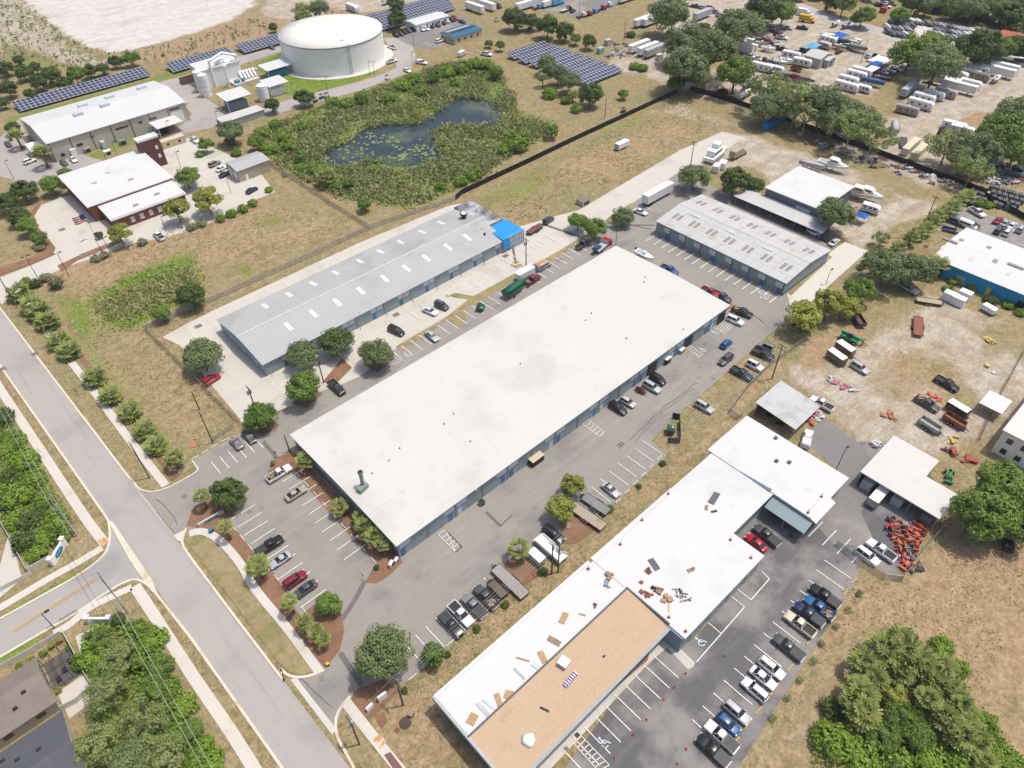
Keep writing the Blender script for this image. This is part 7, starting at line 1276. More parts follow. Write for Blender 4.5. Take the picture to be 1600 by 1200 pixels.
CARS = [
 # around the big white roof
 ('coupe', 369, 691, N_, GRY, 'grey car with black roof, left of the two in the corner bays'), ('sedan', 389, 681, S_, DGR, 'dark sedan, right of the two in the corner bays by the tree'),
 ('pickup', 526, 605, S_, BLK, 'black pickup on the sand patch beside the big white roof'), ('pickup_loaded', 436, 739, E_, WHT, 'white pickup with a rusty loaded bed in the front parking'), ('sedan', 462, 770, E_, TAN_, 'beige sedan alone in the front bays'),
 ('pickup_covered', 421, 852, E_, BLK, 'black pickup at the top of the row of four front cars'), ('coupe', 437, 874, W_, SIL_, 'silver car with dark top, below the black pickup in front bays'), ('suv', 461, 905, E_, (.22, .008, .02), 'dark red car in the front bays'), ('sedan', 476, 920, W_, DGR, 'black sedan at the lower end of the front bays'),
 ('suv', 330, 592, 10, RED, 'bright red car under the oak at the grey warehouse'), ('minivan', 619, 516, 345, BLK, 'black van on the concrete in front of the grey warehouse'), ('sedan', 675, 524, S_-4, SIL_, 'silver sedan in the bays beside the big white roof'), ('sedan', 672, 485, 345, WHT, 'white car with black roof by the grass strip'), ('jeep', 690, 477, 345, DGR, 'dark grey off-roader behind the white car by the grass strip'),
 ('suv', 857, 343, 10, DGR, 'dark SUV on the lane near the flat trailer'), ('pickup', 911, 381, E_+8, DGR, 'dark pickup at the head of the bays beside the tow truck'), ('pickup_loaded', 832, 437, E_+5, MAR, 'maroon pickup with loaded bed beside the white cargo trailer'), ('camper_van', 849, 415, E_, SIL_, 'silver camper van with orange roof rack'), ('tow_truck', 943, 383, E_+10, RED, 'red tow truck with a flat deck near the white roof corner'),
 ('cargo_trailer', 820, 429, W_, WHT, 'white cargo trailer parked between the van and the maroon pickup'), ('boat', 1007, 402, 330, WHT, 'white boat on a trailer behind the far end of the big roof'), ('pickup', 1046, 421, 335, BLU, 'blue and white pickup half hidden by the far end of the big roof'), ('pickup', 1110, 456, 335, RED, 'red pickup half hidden behind the far end of the big roof'), ('pickup', 1128, 463, S_, DGR, 'dark pickup just beyond the far corner of the big roof'),
 ('pickup_loaded', 1160, 487, 340, BLK, 'black pickup beside the striped bay at the roof corner'), ('suv', 1149, 500, 340, WHT, 'white SUV beside the black pickup at the striped bay'), ('hatch', 1135, 536, E_+4, BLU, 'blue hatchback driving on the lot lane'), ('suv', 1134, 561, W_, DGR, 'dark grey SUV behind the blue hatchback'), ('pickup', 1159, 583, 335, NAVY, 'navy pickup on the grass edge'), ('jeep', 1180, 571, 335, WHT, 'white off-roader with a brown top on the grass edge'), ('pickup', 1193, 553, 340, BLK, 'black pickup on the grass edge beyond the off-roaders'), ('jeep', 1196, 541, 98, GRY, 'grey off-roader with white hood on the grass edge'),
 ('jeep', 1028, 592, 335, BLK, 'black off-roader against the warehouse south wall'), ('suv', 1019, 604, 335, SIL_, 'silver SUV beside the black off-roader'), ('jet_ski', 1002, 609, 335, MAR, 'red and grey watercraft on a small trailer by the wall'), ('suv', 966, 637, 335, BLK, 'black SUV with tan roof panel by the south wall'), ('hatch', 981, 627, 335, SIL_, 'silver hatchback with red tail beside the black SUV'), ('suv', 1101, 635, 335, SIL_, 'silver SUV parked on the grass by the chain-link gate'), ('coupe', 955, 764, 330, SIL_, 'silver coupe in the south bays beside the flat trailers'),
 ('minivan', 865, 834, S_+4, BLK, 'black covered van by the yellow-green tree'), ('sedan', 1001, 330, 340, WHT, 'white sedan behind the semi trailer at the gridded warehouse'), ('semi_trailer', 1027, 308, E_, WHT, 'white semi trailer at the gridded warehouse lot'),
 ('pickup_covered', 705, 976, S_, BLK, 'black pickup at the left end of the diagonal front row'), ('pickup', 720, 959, S_, WHT, 'white and black pickup second from left in the diagonal front row'), ('pickup_covered', 740, 946, N_, GRY, 'grey pickup in the middle of the diagonal front row'), ('pickup_loaded', 759, 932, N_, DGR, 'dark pickup with tan hood beside the utility trailers'), ('utility_trailer', 778, 920, N_, BRN, 'brown utility trailer with junk, nearer the pickups'), ('long_flatbed', 797, 908, N_, (.3, .27, .25), 'worn flatbed trailer at the right end of the diagonal row'),
 ('flatbed_trailer', 931, 787, N_+5, GRY, 'grey flatbed trailer beside the south bays'), ('long_flatbed', 918, 806, N_+5, (.36, .29, .23), 'flatbed trailer with a weathered wood deck on mulch'), ('small_trailer', 838, 871, N_, SIL_, 'small pale trailer between palm and pontoon boat'), ('dumpster', 1047, 672, 40, GRN, 'dark green dumpster inside the board screen'), ('dumpster', 751, 481, 300, GRN, 'dark green dumpster on the bays beside the grass strip'), ('wrapped_boat', 806, 453, E_+5, GRN, 'boat under a green tarp behind the maroon pickup'), ('flatbed_trailer', 836, 357, W_+5, BRN, 'flat trailer with red machines on the lane'),
 # south lot
 ('sedan', 1182, 847, N_-4, RED, 'red sedan beside the white shop wing'), ('pickup_covered', 1198, 836, N_-4, DGR, 'dark pickup beside the red sedan'), ('pickup_covered', 1289, 931, N_, BLK, 'black pickup at the top of the dark lot row'), ('pickup_loaded', 1280, 949, N_, BLU, 'blue pickup second in the dark lot row'), ('pickup_covered', 1264, 959, N_, NAVY, 'dark navy pickup third in the dark lot row'), ('pickup', 1250, 975, N_, CRM, 'cream pickup fourth in the dark lot row'), ('pickup_covered', 1232, 1011, N_, DGR, 'dark pickup alone in the dark lot row, above the white cars'), ('suv', 1206, 1043, S_, WHT, 'white SUV, top of three white cars in the dark lot'), ('sedan', 1193, 1058, S_, WHT, 'white car, middle of three white cars in the dark lot'), ('suv', 1180, 1077, N_, WHT, 'white car with two sunroofs, lowest of three white ones'), ('suv', 1152, 1112, S_, SIL_, 'silver SUV above the blue car in the dark lot'), ('hatch', 1138, 1130, S_, BLU, 'blue car between silver SUV and white pickup'), ('pickup_covered', 1127, 1150, N_, WHT, 'white pickup with dark bed cover in the dark lot'), ('pickup_covered', 1114, 1172, N_, BLK, 'black pickup at the bottom of the dark lot row'),
 ('suv', 1356, 868, S_-4, WHT, 'white SUV by the red tractors'), ('pickup', 1377, 859, N_-4, WHT, 'white pickup between white SUV and tractors'), ('pickup', 1284, 630, N_, WHT, 'white pickup behind the zinc shelter'), ('pickup_cap', 1261, 685, E_+20, WHT, 'white pickup with a cap at the shop corner'), ('cargo_trailer', 1372, 777, E_, (.2, .19, .17), 'brown cargo trailer poking out of the L-shaped carport'), ('small_box', 1357, 756, E_, SIL_, 'grey ribbed box under the left corner of the L-shaped carport', ), ('small_box', 1404, 781, E_, SIL_, 'grey ribbed box under the middle of the L-shaped carport'), ('small_box', 1450, 807, E_, GRY, 'slate box at the right corner of the L-shaped carport'), ('sedan', 1577, 846, 20, BLK, 'black car under the giant green tree'),
 # dirt yard
 ('pickup', 1420, 450, N_+170, SIL_, 'silver pickup at the head of the dirt yard'), ('flatbed_trailer', 1452, 470, S_+30, TAN_, 'flat trailer with wood deck beside the white cabinets'), ('long_flatbed', 1435, 509, 25, RUST, 'rusty red flatbed trailer alone in the dirt yard'), ('telehandler', 1328, 529, S_+10, (.01, .22, .09), 'green telehandler with long boom'), ('black_trailer', 1320, 547, 320, BRN, 'dark cargo trailer with white roof, rear of the pair'), ('black_trailer', 1307, 560, 320, BRN, 'dark cargo trailer with white roof, front of the pair'), ('suv', 1344, 574, 325, SIL_, 'silver SUV beside the dark cargo trailers'), ('pickup', 1480, 599, 325, BLK, 'black pickup in the middle of the dirt yard'), ('pickup_loaded', 1449, 630, 325, DGR, 'dark pickup with a red load'), ('black_trailer', 1496, 641, 325, BLK, 'black cargo trailer with white roof near the fence'), ('dump_trailer', 1491, 658, 325, RUST, 'rusty brown dump trailer below the black cargo trailer'), ('dump_trailer', 1452, 665, 325, (.35, .35, .34), 'long grey open trailer in the dirt yard'), ('dump_trailer', 1342, 501, 50, BRN, 'dark dump trailer under the yellow trees'), ('sedan', 1254, 508, 340, BLK, 'dark car under the yellow-green tree'), ('small_trailer', 1545, 484, 320, WHT, 'small white trailer by the hedge of the blue building'), ('tractor', 1484, 740, 200, (.02, .2, .06), 'green tractor beside the giant tree'),
 ('small_box', 1483, 465, S_, WHT, 'white cabinet, left of three beside the flat trailer'), ('small_box', 1497, 472, S_, WHT, 'white cabinet, front one of three beside the flat trailer'), ('small_box', 1507, 463, S_, WHT, 'white cabinet, rear one of three beside the flat trailer'),
 # carport behind the gridded warehouse
 ('sedan', 1241, 351, S_, DGR, 'dark car under the pale carport, first from the left'), ('sedan', 1254, 357, S_, BLK, 'black car under the pale carport, second from the left'), ('suv', 1273, 363, S_, WHT, 'white SUV at the end of the pale carport'), ('sedan', 1289, 371, S_, DGR, 'dark car between white SUV and white sedan at the carport'), ('sedan', 1304, 377, E_, WHT, 'white sedan at the corner below the workshop oak'),
 # behind the blue building
 ('pickup', 1527, 331, S_-20, WHT, 'white pickup alone behind the bright blue building'), ('sedan', 1560, 343, E_, RED, 'red car behind the bright blue building'), ('sedan', 1571, 347, E_, SIL_, 'silver car right of the red one behind the blue building'), ('suv', 1561, 359, E_, DGR, 'dark car below the red one behind the blue building'), ('sedan', 1582, 351, E_, WHT, 'white car right of the silver one behind the blue building'), ('suv', 1575, 362, E_, WHT, 'white SUV beside the dark car behind the blue building'), ('suv', 1596, 357, E_, SIL_, 'silver SUV at the photo edge behind the blue building'), ('suv', 1494, 346, S_, DGR, 'dark SUV at the palm row end behind the blue building'), ('van', 1512, 352, S_, WHT, 'white van at the roof edge of the blue building'), ('sedan', 1520, 349, S_, BLK, 'black car behind the white van at the blue building'), ('minivan', 1486, 358, S_+15, GRY, 'grey van at the corner of the blue building'),
 # plant and stations
 ('suv', 46, 251, 10, WHT, 'white car with green stripe at the plant hall island'), ('sedan', 99, 253, S_, DGR, 'dark car at the plant hall wall'), ('sedan', 114, 248, S_, WHT, 'white car at the plant hall wall'), ('pickup', 256, 203, S_, BLK, 'black pickup under the plant hall carport'), ('suv', 245, 207, S_, SIL_, 'silver SUV under the plant hall carport'), ('pickup', 304, 218, S_, WHT, 'white pickup by the station yard gate'), ('suv', 335, 255, 15, GRY, 'grey SUV behind the tan shed'), ('sedan', 346, 262, 15, WHT, 'white car behind the tan shed'), ('sedan', 351, 271, 15, NAVY, 'dark blue car at the tan shed corner'), ('sedan', 393, 296, 15, NAVY, 'dark car in front of the tan shed'), ('sedan', 12, 224, S_, DGR, 'dark car at the left photo edge by the plant hall'), ('pickup', 248, 368, N_, WHT, 'small white truck at the station gate'),
 ('sedan', 424, 73, S_, DGR, 'dark car left of the big tank'), ('pickup', 445, 66, S_, WHT, 'white pickup half hidden left of the big tank'), ('pickup', 612, 73, N_, WHT, 'white pickup right of the big tank, farther'), ('pickup', 612, 95, E_, WHT, 'white pickup right of the big tank, nearer'), ('sedan', 636, 109, S_, WHT, 'white car at the bend of the plant road'), ('pickup_cap', 659, 97, 350, WHT, 'white pickup with cap by the plant road bend'), ('golf_cart', 605, 121, 20, WHT, 'golf cart with black top on the plant road edge'), ('van', 722, 84, 20, WHT, 'white van on the dry grass'), ('pickup', 760, 84, 350, WHT, 'white pickup on the dry grass beside the solar field'), ('golf_cart', 493, 156, 20, DGR, 'dark utility cart by the pond road tree'), ('golf_cart', 502, 151, 20, GRN, 'green utility cart between the two others'), ('golf_cart', 510, 149, 20, SIL_, 'pale utility cart at the right of the three'), ('suv', 687, 63, E_, WHT, 'white SUV at the blue-roofed office'), ('sedan', 722, 33, S_, NAVY, 'dark car behind the blue-roofed office'),
]
for c in CARS: veh(*c)
for i, (x, y, c, k) in enumerate([(619, 54, BLK, 'suv'), (626, 52, DGR, 'sedan'), (632, 49, BLK, 'sedan'), (638, 47, DGR, 'suv'), (646, 45, NAVY, 'pickup'), (659, 45, WHT, 'suv'), (666, 44, WHT, 'sedan'), (673, 40, BLK, 'suv'), (682, 38, DGR, 'pickup'), (692, 35, BLK, 'sedan'), (698, 32, SIL_, 'sedan'), (705, 30, BLK, 'pickup'), (711, 28, RED, 'suv')]):
    veh(k, x, y, S_, c, f'{"dark" if c not in (WHT, SIL_, RED) else "white" if c is WHT else "silver" if c is SIL_ else "red"} car, {ORD[i+1]} from the left in the row before the site office', group='cars in front of the site office')
# storage yards: campers, boats, trailers
YARD = [
 ('semi_trailer', 742, 16, S_, WHT, 'white semi trailer, front one of two at the top centre'), ('semi_trailer', 760, 12, S_, WHT, 'white semi trailer, rear one of two at the top centre'), ('motorhome', 551, 15, S_, WHT, 'white camper behind the big tank'), ('dump_truck', 775, 9, S_, DGR, 'dark truck at the top centre'), ('golf_cart', 776, 31, 0, SIL_, 'grey cart on grass near the two semi trailers'), ('box_truck', 608, 3, 0, WHT, 'white box at the top edge beside the dark tree'),
 ('semi_trailer', 821, 12, E_, WHT, 'white semi trailer with blue tractor at the top'), ('truck_cab', 839, 12, E_, SKY, 'light blue truck tractor by the top semi trailer'), ('box_truck', 857, 8, E_, WHT, 'white box truck at the top truck lot'), ('box_truck', 872, 5, E_, SKY, 'blue box truck at the top truck lot'), ('tow_truck', 885, 15, E_, BLK, 'black flat truck in the top truck lot'), ('sedan', 895, 16, 20, BLK, 'black car in the top truck lot'), ('truck_cab', 908, 25, E_, WHT, 'white truck tractor in the top truck lot'), ('truck_cab', 917, 23, E_, RED, 'red truck tractor left of the blue one'), ('truck_cab', 926, 19, E_, SKY, 'bright blue truck tractor in the lot corner'), ('truck_cab', 939, 14, E_, RED, 'red truck tractor right of the blue one'), ('truck_cab', 949, 9, E_, WHT, 'white truck tractor right of the red ones'), ('semi_trailer', 980, 0, E_, WHT, 'white semi trailer at the top edge of the truck lot'),
 ('semi_trailer', 1005, 37, E_, WHT, 'white semi trailer left of its pair by the oak'), ('semi_trailer', 1018, 36, E_, WHT, 'white semi trailer right of its pair by the oak'), ('semi_trailer', 998, 77, E_, WHT, 'white semi trailer left of three near the clump of oaks'), ('semi_trailer', 1012, 81, E_, WHT, 'white semi trailer in the middle of three near the clump'), ('semi_trailer', 1022, 84, E_, SIL_, 'grey semi trailer right of three near the clump'), ('small_box', 1030, 90, E_, CRM, 'cream box at the end of the three semi trailers'), ('small_box', 950, 67, E_, SIL_, 'grey box beside the junk heap near the solar field'), ('small_box', 938, 80, E_, (.25, .45, .42), 'teal box at the corner of the solar field'),
 ('cargo_trailer', 972, 228, E_, WHT, 'white cargo trailer alone in the brown field'), ('golf_cart', 974, 172, E_, NAVY, 'dark quad beside the black silt fence'), ('semi_trailer', 1097, 27, E_, SIL_, 'grey semi trailer at the top of the storage yard'), ('pickup', 1139, 17, 350, WHT, 'white pickup at the top of the storage yard'), ('semi_trailer', 1155, 78, 340, WHT, 'white trailer with blue end in the storage yard'), ('small_box', 1160, 68, 340, SIL_, 'grey box behind the white and blue trailer'), ('small_box', 1173, 66, 340, WHT, 'white box behind the white and blue trailer'), ('small_box', 1178, 75, 340, WHT, 'white box at the end of the white and blue trailer'), ('dump_truck', 1193, 64, 340, RUST, 'rusty truck between oak and yellow truck'), ('long_flatbed', 1140, 82, 330, (.3, .06, .04), 'red machine trailer left of the white and blue trailer'), ('motorhome', 1190, 108, 340, WHT, 'white camper between the oaks'), ('container', 1112, 133, E_, CRM, 'tan container beside the black fence corner'), ('dump_truck', 1127, 146, E_, MAR, 'dark red truck behind the black fence'), ('sedan', 1144, 151, E_, SIL_, 'silver car behind the black fence'), ('wrapped_boat', 1162, 150, E_, WHT, 'white boat behind the black fence'), ('boat', 1168, 135, E_, SIL_, 'silver boat behind the white one at the black fence'),
 ('container', 1209, 193, E_, (.01, .2, .5), 'bright blue shipping container by the black fence'), ('box_truck', 1154, 241, E_, TAN_, 'tan box truck on the sand near the houseboat'), ('cabin_boat', 1300, 263, 340, WHT, 'white cabin cruiser on the sand behind the workshop'), ('wrapped_boat', 1268, 262, 340, SIL_, 'grey shrink-wrapped boat left of the cabin cruiser'), ('forklift', 1365, 258, 120, YEL, 'yellow forklift at the black fence'), ('small_box', 1119, 264, 20, WHT, 'white crate in front of the houseboat, left'), ('small_box', 1129, 259, 20, WHT, 'white crate in front of the houseboat, right'),
 ('cabin_boat', 1338, 307, 340, CRM, 'cream work boat beside the workshop oak'), ('cabin_boat', 1352, 309, 340, WHT, 'white boat beside the cream work boat'), ('short_trailer', 1360, 328, 340, WHT, 'small white camper below the two boats'),
 ('sedan', 1231, 43, 350, (.25, .38, .5), 'blue-silver car at the yard entrance'), ('pickup', 1254, 43, 350, BLK, 'black pickup near the yellow truck'), ('box_truck', 1262, 32, 345, YEL, 'yellow truck at the top of the storage yard'), ('box_truck', 1258, 22, 345, WHT, 'white truck behind the yellow one'), ('boat', 1306, 38, 0, WHT, 'boat with blue canopy by the yard road, left'), ('boat', 1322, 41, 0, GRY, 'boat with blue canopy by the yard road, right'), ('travel_trailer', 1294, 65, 330, WHT, 'white camper below the big blue boat cover'), ('short_trailer', 1289, 73, 330, (.6, .5, .5), 'white and red camper below the big blue boat cover'), ('boat', 1312, 75, 330, GRY, 'grey boat in the middle of the upper group'), ('boat', 1324, 71, 330, WHT, 'white boat right of the grey one in the upper group'), ('small_boat', 1333, 67, 330, WHT, 'small boat at the right of the upper group'), ('small_trailer', 1340, 65, 330, SIL_, 'grey trailer ending the upper group'), ('sedan', 1311, 80, 0, BLK, 'black car below the upper group'),
 ('suv', 1246, 83, 330, NAVY, 'dark blue car left of the light blue cover'), ('suv', 1257, 79, 330, BLK, 'black car beside the light blue cover'), ('travel_trailer', 1236, 89, 340, WHT, 'white camper above the small boats, left'), ('travel_trailer', 1253, 100, 340, WHT, 'white camper next to the grey garage'), ('boat', 1219, 99, 340, WHT, 'white boat left of the campers by the garage'), ('boat', 1229, 96, 340, WHT, 'white boat touching the left camper by the garage'), ('travel_trailer', 1209, 111, 340, WHT, 'white camper at the left of the garage group'), ('dump_trailer', 1244, 108, 340, RUST, 'rusty open trailer below the garage campers'), ('sedan', 1269, 99, 340, BLK, 'black car in front of the grey garage'),
 ('travel_trailer', 1346, 115, 335, WHT, 'camper at the top of the stack of five white ones'), ('travel_trailer', 1338, 120, 335, WHT, 'second camper of the stack of five white ones'), ('travel_trailer', 1325, 128, 335, WHT, 'third camper of the stack of five white ones'), ('motorhome', 1322, 138, 335, WHT, 'largest and lowest camper of the stack of five'), ('short_trailer', 1350, 141, 335, WHT, 'short camper right of the largest one in the stack'), ('wrapped_boat', 1362, 131, 335, BLU, 'boat under a blue tarp beside the white campers'), ('flatbed_trailer', 1372, 126, 335, DGR, 'dark trailer beside the blue-tarped boat'), ('flatbed_trailer', 1381, 120, 335, GRY, 'grey trailer above the blue-tarped boat'),
 ('semi_trailer', 1419, 144, E_+5, SIL_, 'weathered grey semi trailer in the middle of the storage yard'), ('travel_trailer', 1417, 175, 340, (.32, .29, .27), 'brown-grey camper nearest the yard lane'), ('motorhome', 1437, 166, 335, WHT, 'long white camper next to the brown-grey one'), ('travel_trailer', 1443, 156, 335, WHT, 'white camper second from the brown-grey one'), ('travel_trailer', 1458, 151, 335, WHT, 'white camper third from the brown-grey one'), ('travel_trailer', 1477, 148, 335, (.45, .38, .38), 'grey and red camper at the end of the camper row'), ('semi_trailer', 1497, 141, 335, WHT, 'big white trailer right of the camper row'), ('semi_trailer', 1472, 131, 335, WHT, 'long white trailer under the middle tree'), ('travel_trailer', 1515, 134, 335, WHT, 'white camper beside the big white trailer'), ('travel_trailer', 1528, 122, 335, (.25, .22, .19), 'brown camper right of the white camper'), ('boat', 1556, 125, 0, WHT, 'white boat by the brown camper'), ('semi_trailer', 1557, 116, 335, WHT, 'white box trailer at the right, nearer'), ('semi_trailer', 1563, 110, 335, WHT, 'white box trailer at the right, farther'),
 ('container', 1422, 231, E_+5, CRM, 'tan container at the black fence, left of two'), ('container', 1436, 238, E_+5, (.62, .55, .4), 'yellowish container at the black fence, right of two'), ('long_flatbed', 1412, 222, 25, DGR, 'dark long trailer left of the tan containers'), ('wrapped_boat', 1397, 201, 30, SIL_, 'grey curved boat left of the long trailer'), ('travel_trailer', 1502, 207, 340, WHT, 'white camper under the right edge oaks'), ('travel_trailer', 1490, 200, 340, WHT, 'second white camper under the right edge oaks'), ('wrapped_boat', 1505, 234, 0, SIL_, 'silver covered boat under the right edge oaks'),
 ('boat', 1404, 26, 340, RUST, 'small red trailer boat beyond the yard road'), ('small_box', 1380, 17, 340, (.4, .05, .04), 'red container beyond the yard road'),
]
for c in YARD: veh(*c, detail=False)
# more stored things, row by row
FILL = [((1205, 44), (1222, 58), 4, 'car', 345, 'at the left end of the camper yard'), ((1203, 66), (1222, 76), 4, 'car', 345, 'in the second row of the camper yard'), ((1296, 60), (1340, 78), 5, 'boat', 330, 'below the big blue boat cover'), ((1356, 86), (1400, 92), 5, 'car', 20, 'behind the blue tarp shelter'), ((1386, 112), (1420, 104), 4, 'car', 200, 'beside the junk by the white peaked canopy'), ((1476, 118), (1530, 100), 5, 'boat', 335, 'right of the middle yard tree'), ((1495, 120), (1545, 108), 4, 'camper', 335, 'below the boats right of the middle yard tree'), ((1180, 62), (1200, 78), 3, 'boat', 340, 'right of the white and blue trailer'), ((1172, 88), (1205, 96), 4, 'car', 340, 'above the camper between the oaks'), ((1215, 118), (1260, 128), 5, 'boat', 340, 'behind the grey oaks at the fence'), ((1470, 212), (1500, 226), 4, 'boat', 10, 'under the oaks by the tan containers'), ((1530, 250), (1590, 262), 6, 'car', 350, 'under the right edge oaks'), ((1555, 88), (1600, 100), 5, 'boat', 340, 'near the rusty barn'), ((1110, 12), (1135, 30), 4, 'car', 345, 'around the grey semi trailer at the top'), ((1062, 4), (1100, 12), 4, 'car', 345, 'at the top behind the big oak'), ((1350, 118), (1390, 112), 4, 'car', 335, 'between the white campers and blue tarp shelter')]
fk = random.Random(8)
for a, b, n, ty, hd, where in FILL:
    for i in range(n):
        t_ = i/max(1, n-1); cl = fk.choice([WHT, SIL_, WHT, BLK, GRY, NAVY, MAR])
        kd = {'car': fk.choice(['sedan', 'pickup', 'suv']), 'boat': fk.choice(['boat', 'wrapped_boat']), 'camper': 'travel_trailer'}[ty]
        veh(kd, a[0]+(b[0]-a[0])*t_, a[1]+(b[1]-a[1])*t_, hd+fk.uniform(-8, 8), cl if ty != 'camper' else WHT, f'stored {ty} {where}, {ORD[i+1]} from the left', group=f'{ty}s {where}', detail=False)
for i, (x, y) in enumerate([(1372, 5), (1380, 2), (1388, 0), (1376, 8), (1393, 5), (1384, 9)]): veh('pickup', x, y, 340, [WHT, SIL_, DGR, BLK, GRY, WHT][i], f'vehicle beyond the yard road at the very top, {ORD[i+1]} from the left', group='vehicles beyond the yard road', detail=False)
# boats packed by the forest
bi = 0
for r_ in range(4):
    for i in range(26):
        x, y = 1398+6.1*i-5*r_+rnd.uniform(-2, 2), 29+1.0*i+7.0*r_+rnd.uniform(-1, 1)
        if r_ == 3 and 6 < i < 20: continue
        if r_ in (1, 2) and 5 < i < 11: continue
        veh('small_boat', x, y, 60+rnd.uniform(-6, 6), rnd.choice([WHT, SIL_, GRY, GRY, DGR, (.15, .17, .21)]), 'small covered boat packed in the dense rows by the forest edge', group='boats packed by the forest edge', detail=False, z=0)
for i in range(34): veh('small_box', 1540+9*(i % 8)+rnd.uniform(-1, 1)-7*(i//8), 300+5.2*(i % 8)*.5+6*(i//8)-10, 20, (.10, .105, .115), 'low dark bundle in the stacked rows behind the black fence', group='dark bundles behind the black fence', detail=False, s=.62) if i % 9 else None
# crushed junk vehicles and gear around the yard edges
jr = random.Random(31)
def scrap(px, py, c, label, group, s=1.):
    x, y = at(px, py, .5); t = thing('scrap_heap', label, 'scrap', (x, y, 0), jr.random()*6, group); mb = MB(); mb2 = MB()
    for i in range(6): mb.obox((jr.uniform(-1.4, 1.4)*s, jr.uniform(-.9, .9)*s, jr.uniform(.15, .6)*s), (jr.uniform(.4, 1.8)*s, jr.uniform(.15, .8)*s, jr.uniform(.15, .5)*s), jr.random()*3)
    for i in range(4): mb2.tube((jr.uniform(-2, 2)*s, jr.uniform(-1, 1)*s, .1), (jr.uniform(-2, 2)*s, jr.uniform(-1, 1)*s, jr.uniform(.4, 1)*s), .07, .07, 6)
    o = mb.build('panels', flatpaint, t); o.color = (*c, 1); o2 = mb2.build('bars', flatpaint, t); o2.color = (*[min(1, k*1.6+.05) for k in c], 1)
JUNKC = [(.35, .33, .31), (.2, .1, .07), (.09, .09, .1), (.5, .48, .45), (.28, .22, .16), (.45, .44, .43), (.12, .15, .2)]
for i in range(34):
    t_ = i/33; x, y = 1255+t_*245+jr.uniform(-6, 6), 211+t_*78+jr.uniform(-3, 12); scrap(x, y, jr.choice(JUNKC), f'heap of scrap along the near side of the black fence, {ORD[i+1]} from the left', 'scrap heaps along the black fence', jr.uniform(.8, 1.4))
for i in range(16): scrap(1395+jr.uniform(-28, 28), 103+jr.uniform(-12, 14), jr.choice(JUNKC), 'small pile of mixed junk around the white peaked canopy in the storage yard', 'junk by the white peaked canopy', 1.2)
for i in range(14): scrap(968+jr.uniform(-18, 16), 76+jr.uniform(-12, 12), jr.choice(JUNKC), 'small pile of mixed junk right of the solar field corner', 'junk by the solar field', 1.2)
for i in range(26): scrap(1570+jr.uniform(-28, 30), 275+jr.uniform(-18, 10), jr.choice(JUNKC+[(.4, .08, .05)]), 'scrap pile in the crowded junk yard at the right edge', 'junk yard at the right edge', 1.3)
for i in range(22):
    x, y = 1205+jr.uniform(-12, 10)+(i % 2)*8, 52+jr.uniform(-14, 22); scrap(x, y, jr.choice(JUNKC), 'small pile of stored gear at the left side of the camper yard', 'gear left of the camper yard', 1.1)
for i, q in enumerate([(1385, 100), (1360, 95), (1393, 92)]): scrap(*q, jr.choice(JUNKC), f'stored gear beside the blue tarp shelter, {ORD[i+1]} from the right', 'gear beside the blue tarp shelter', 1.2)
# tractors and implements by the carport
TR = [(1392, 823), (1404, 818), (1418, 826), (1430, 831), (1398, 833), (1412, 838), (1427, 842), (1440, 829), (1408, 850), (1421, 855), (1434, 846), (1413, 864), (1426, 868), (1420, 878), (1395, 812), (1436, 818)]
for i, q in enumerate(TR): veh('tractor', *q, jr.uniform(0, 360), [(.36, .04, .025), (.42, .06, .03), (.3, .03, .03), ORG, (.05, .05, .055)][i % 5], f'red compact tractor beside the L-shaped carport, {ORD[i+1]} from the top roughly', group='red tractors by the carport', s=.8)
for i in range(14): scrap(1415+jr.uniform(-22, 24), 845+jr.uniform(-28, 45), (.36, .05, .03) if i % 3 == 0 else (.05, .05, .055) if i % 3 == 1 else (.3, .28, .26), 'loose implement lying among the tractors beside the L-shaped carport', 'implements among the tractors', .8)
veh('tractor', 1424, 869, 40, (.02, .25, .5), 'single blue tractor at the bottom of the red crowd', s=.7)
for i, q in enumerate([(1392, 643), (1380, 646), (1398, 654)]): scrap(*q, (.42, .17, .09), f'orange attachment lying in the dirt yard, {["middle", "left", "right"][i]} of three', 'orange attachments', .65)
for i, q in enumerate([(1453, 614), (1462, 618), (1470, 623)]): scrap(*q, (.55, .1, .06), f'red part behind the loaded pickup in the dirt yard, {["left", "middle", "right"][i]} of three', 'red parts in the yard', .6)
for i, q in enumerate([(1300, 592), (1312, 598), (1322, 603), (1333, 608)]): scrap(*q, [(.5, .5, .5), (.45, .2, .22), (.4, .15, .2), (.5, .5, .5)][i], f'stack of ladders and rails at the yard edge, {ORD[i+1]} from the left', 'ladders and rails', .8)
for i, q in enumerate([(1268, 648), (1274, 652), (1266, 658), (1283, 646)]): scrap(*q, (.5, .06, .05) if i % 2 == 0 else (.55, .55, .55), f'red and white gear beside the zinc shelter, {ORD[i+1]} from the top', 'gear beside the zinc shelter', .7)
scrap(1506, 714, (.3, .08, .05), 'rusty red metal sheet stack by the giant tree', None, 1.6); scrap(1488, 687, (.55, .36, .12), 'yellow board lying in the dirt yard', None, .9); scrap(1482, 703, (.1, .03, .04), 'dark maroon bin near the carport', None, .7); scrap(1373, 694, (.45, .47, .48), 'grey sheet scrap beside the carport roof', None, 1.1); scrap(1547, 531, (.55, .38, .12), 'yellow ladder frame lying on the sand', None, .9); scrap(1540, 570, (.55, .45, .2), 'pale yellow panel scrap near the fence', None, .8); scrap(1553, 580, (.6, .6, .6), 'white scrap near the fence', None, .6)
for i in range(12): scrap(1215+jr.uniform(-15, 20), 640+jr.uniform(-5, 22), (.03, .03, .034), 'dark tyre heap under the zinc-roofed shelter', 'tyres under the shelter', .7)
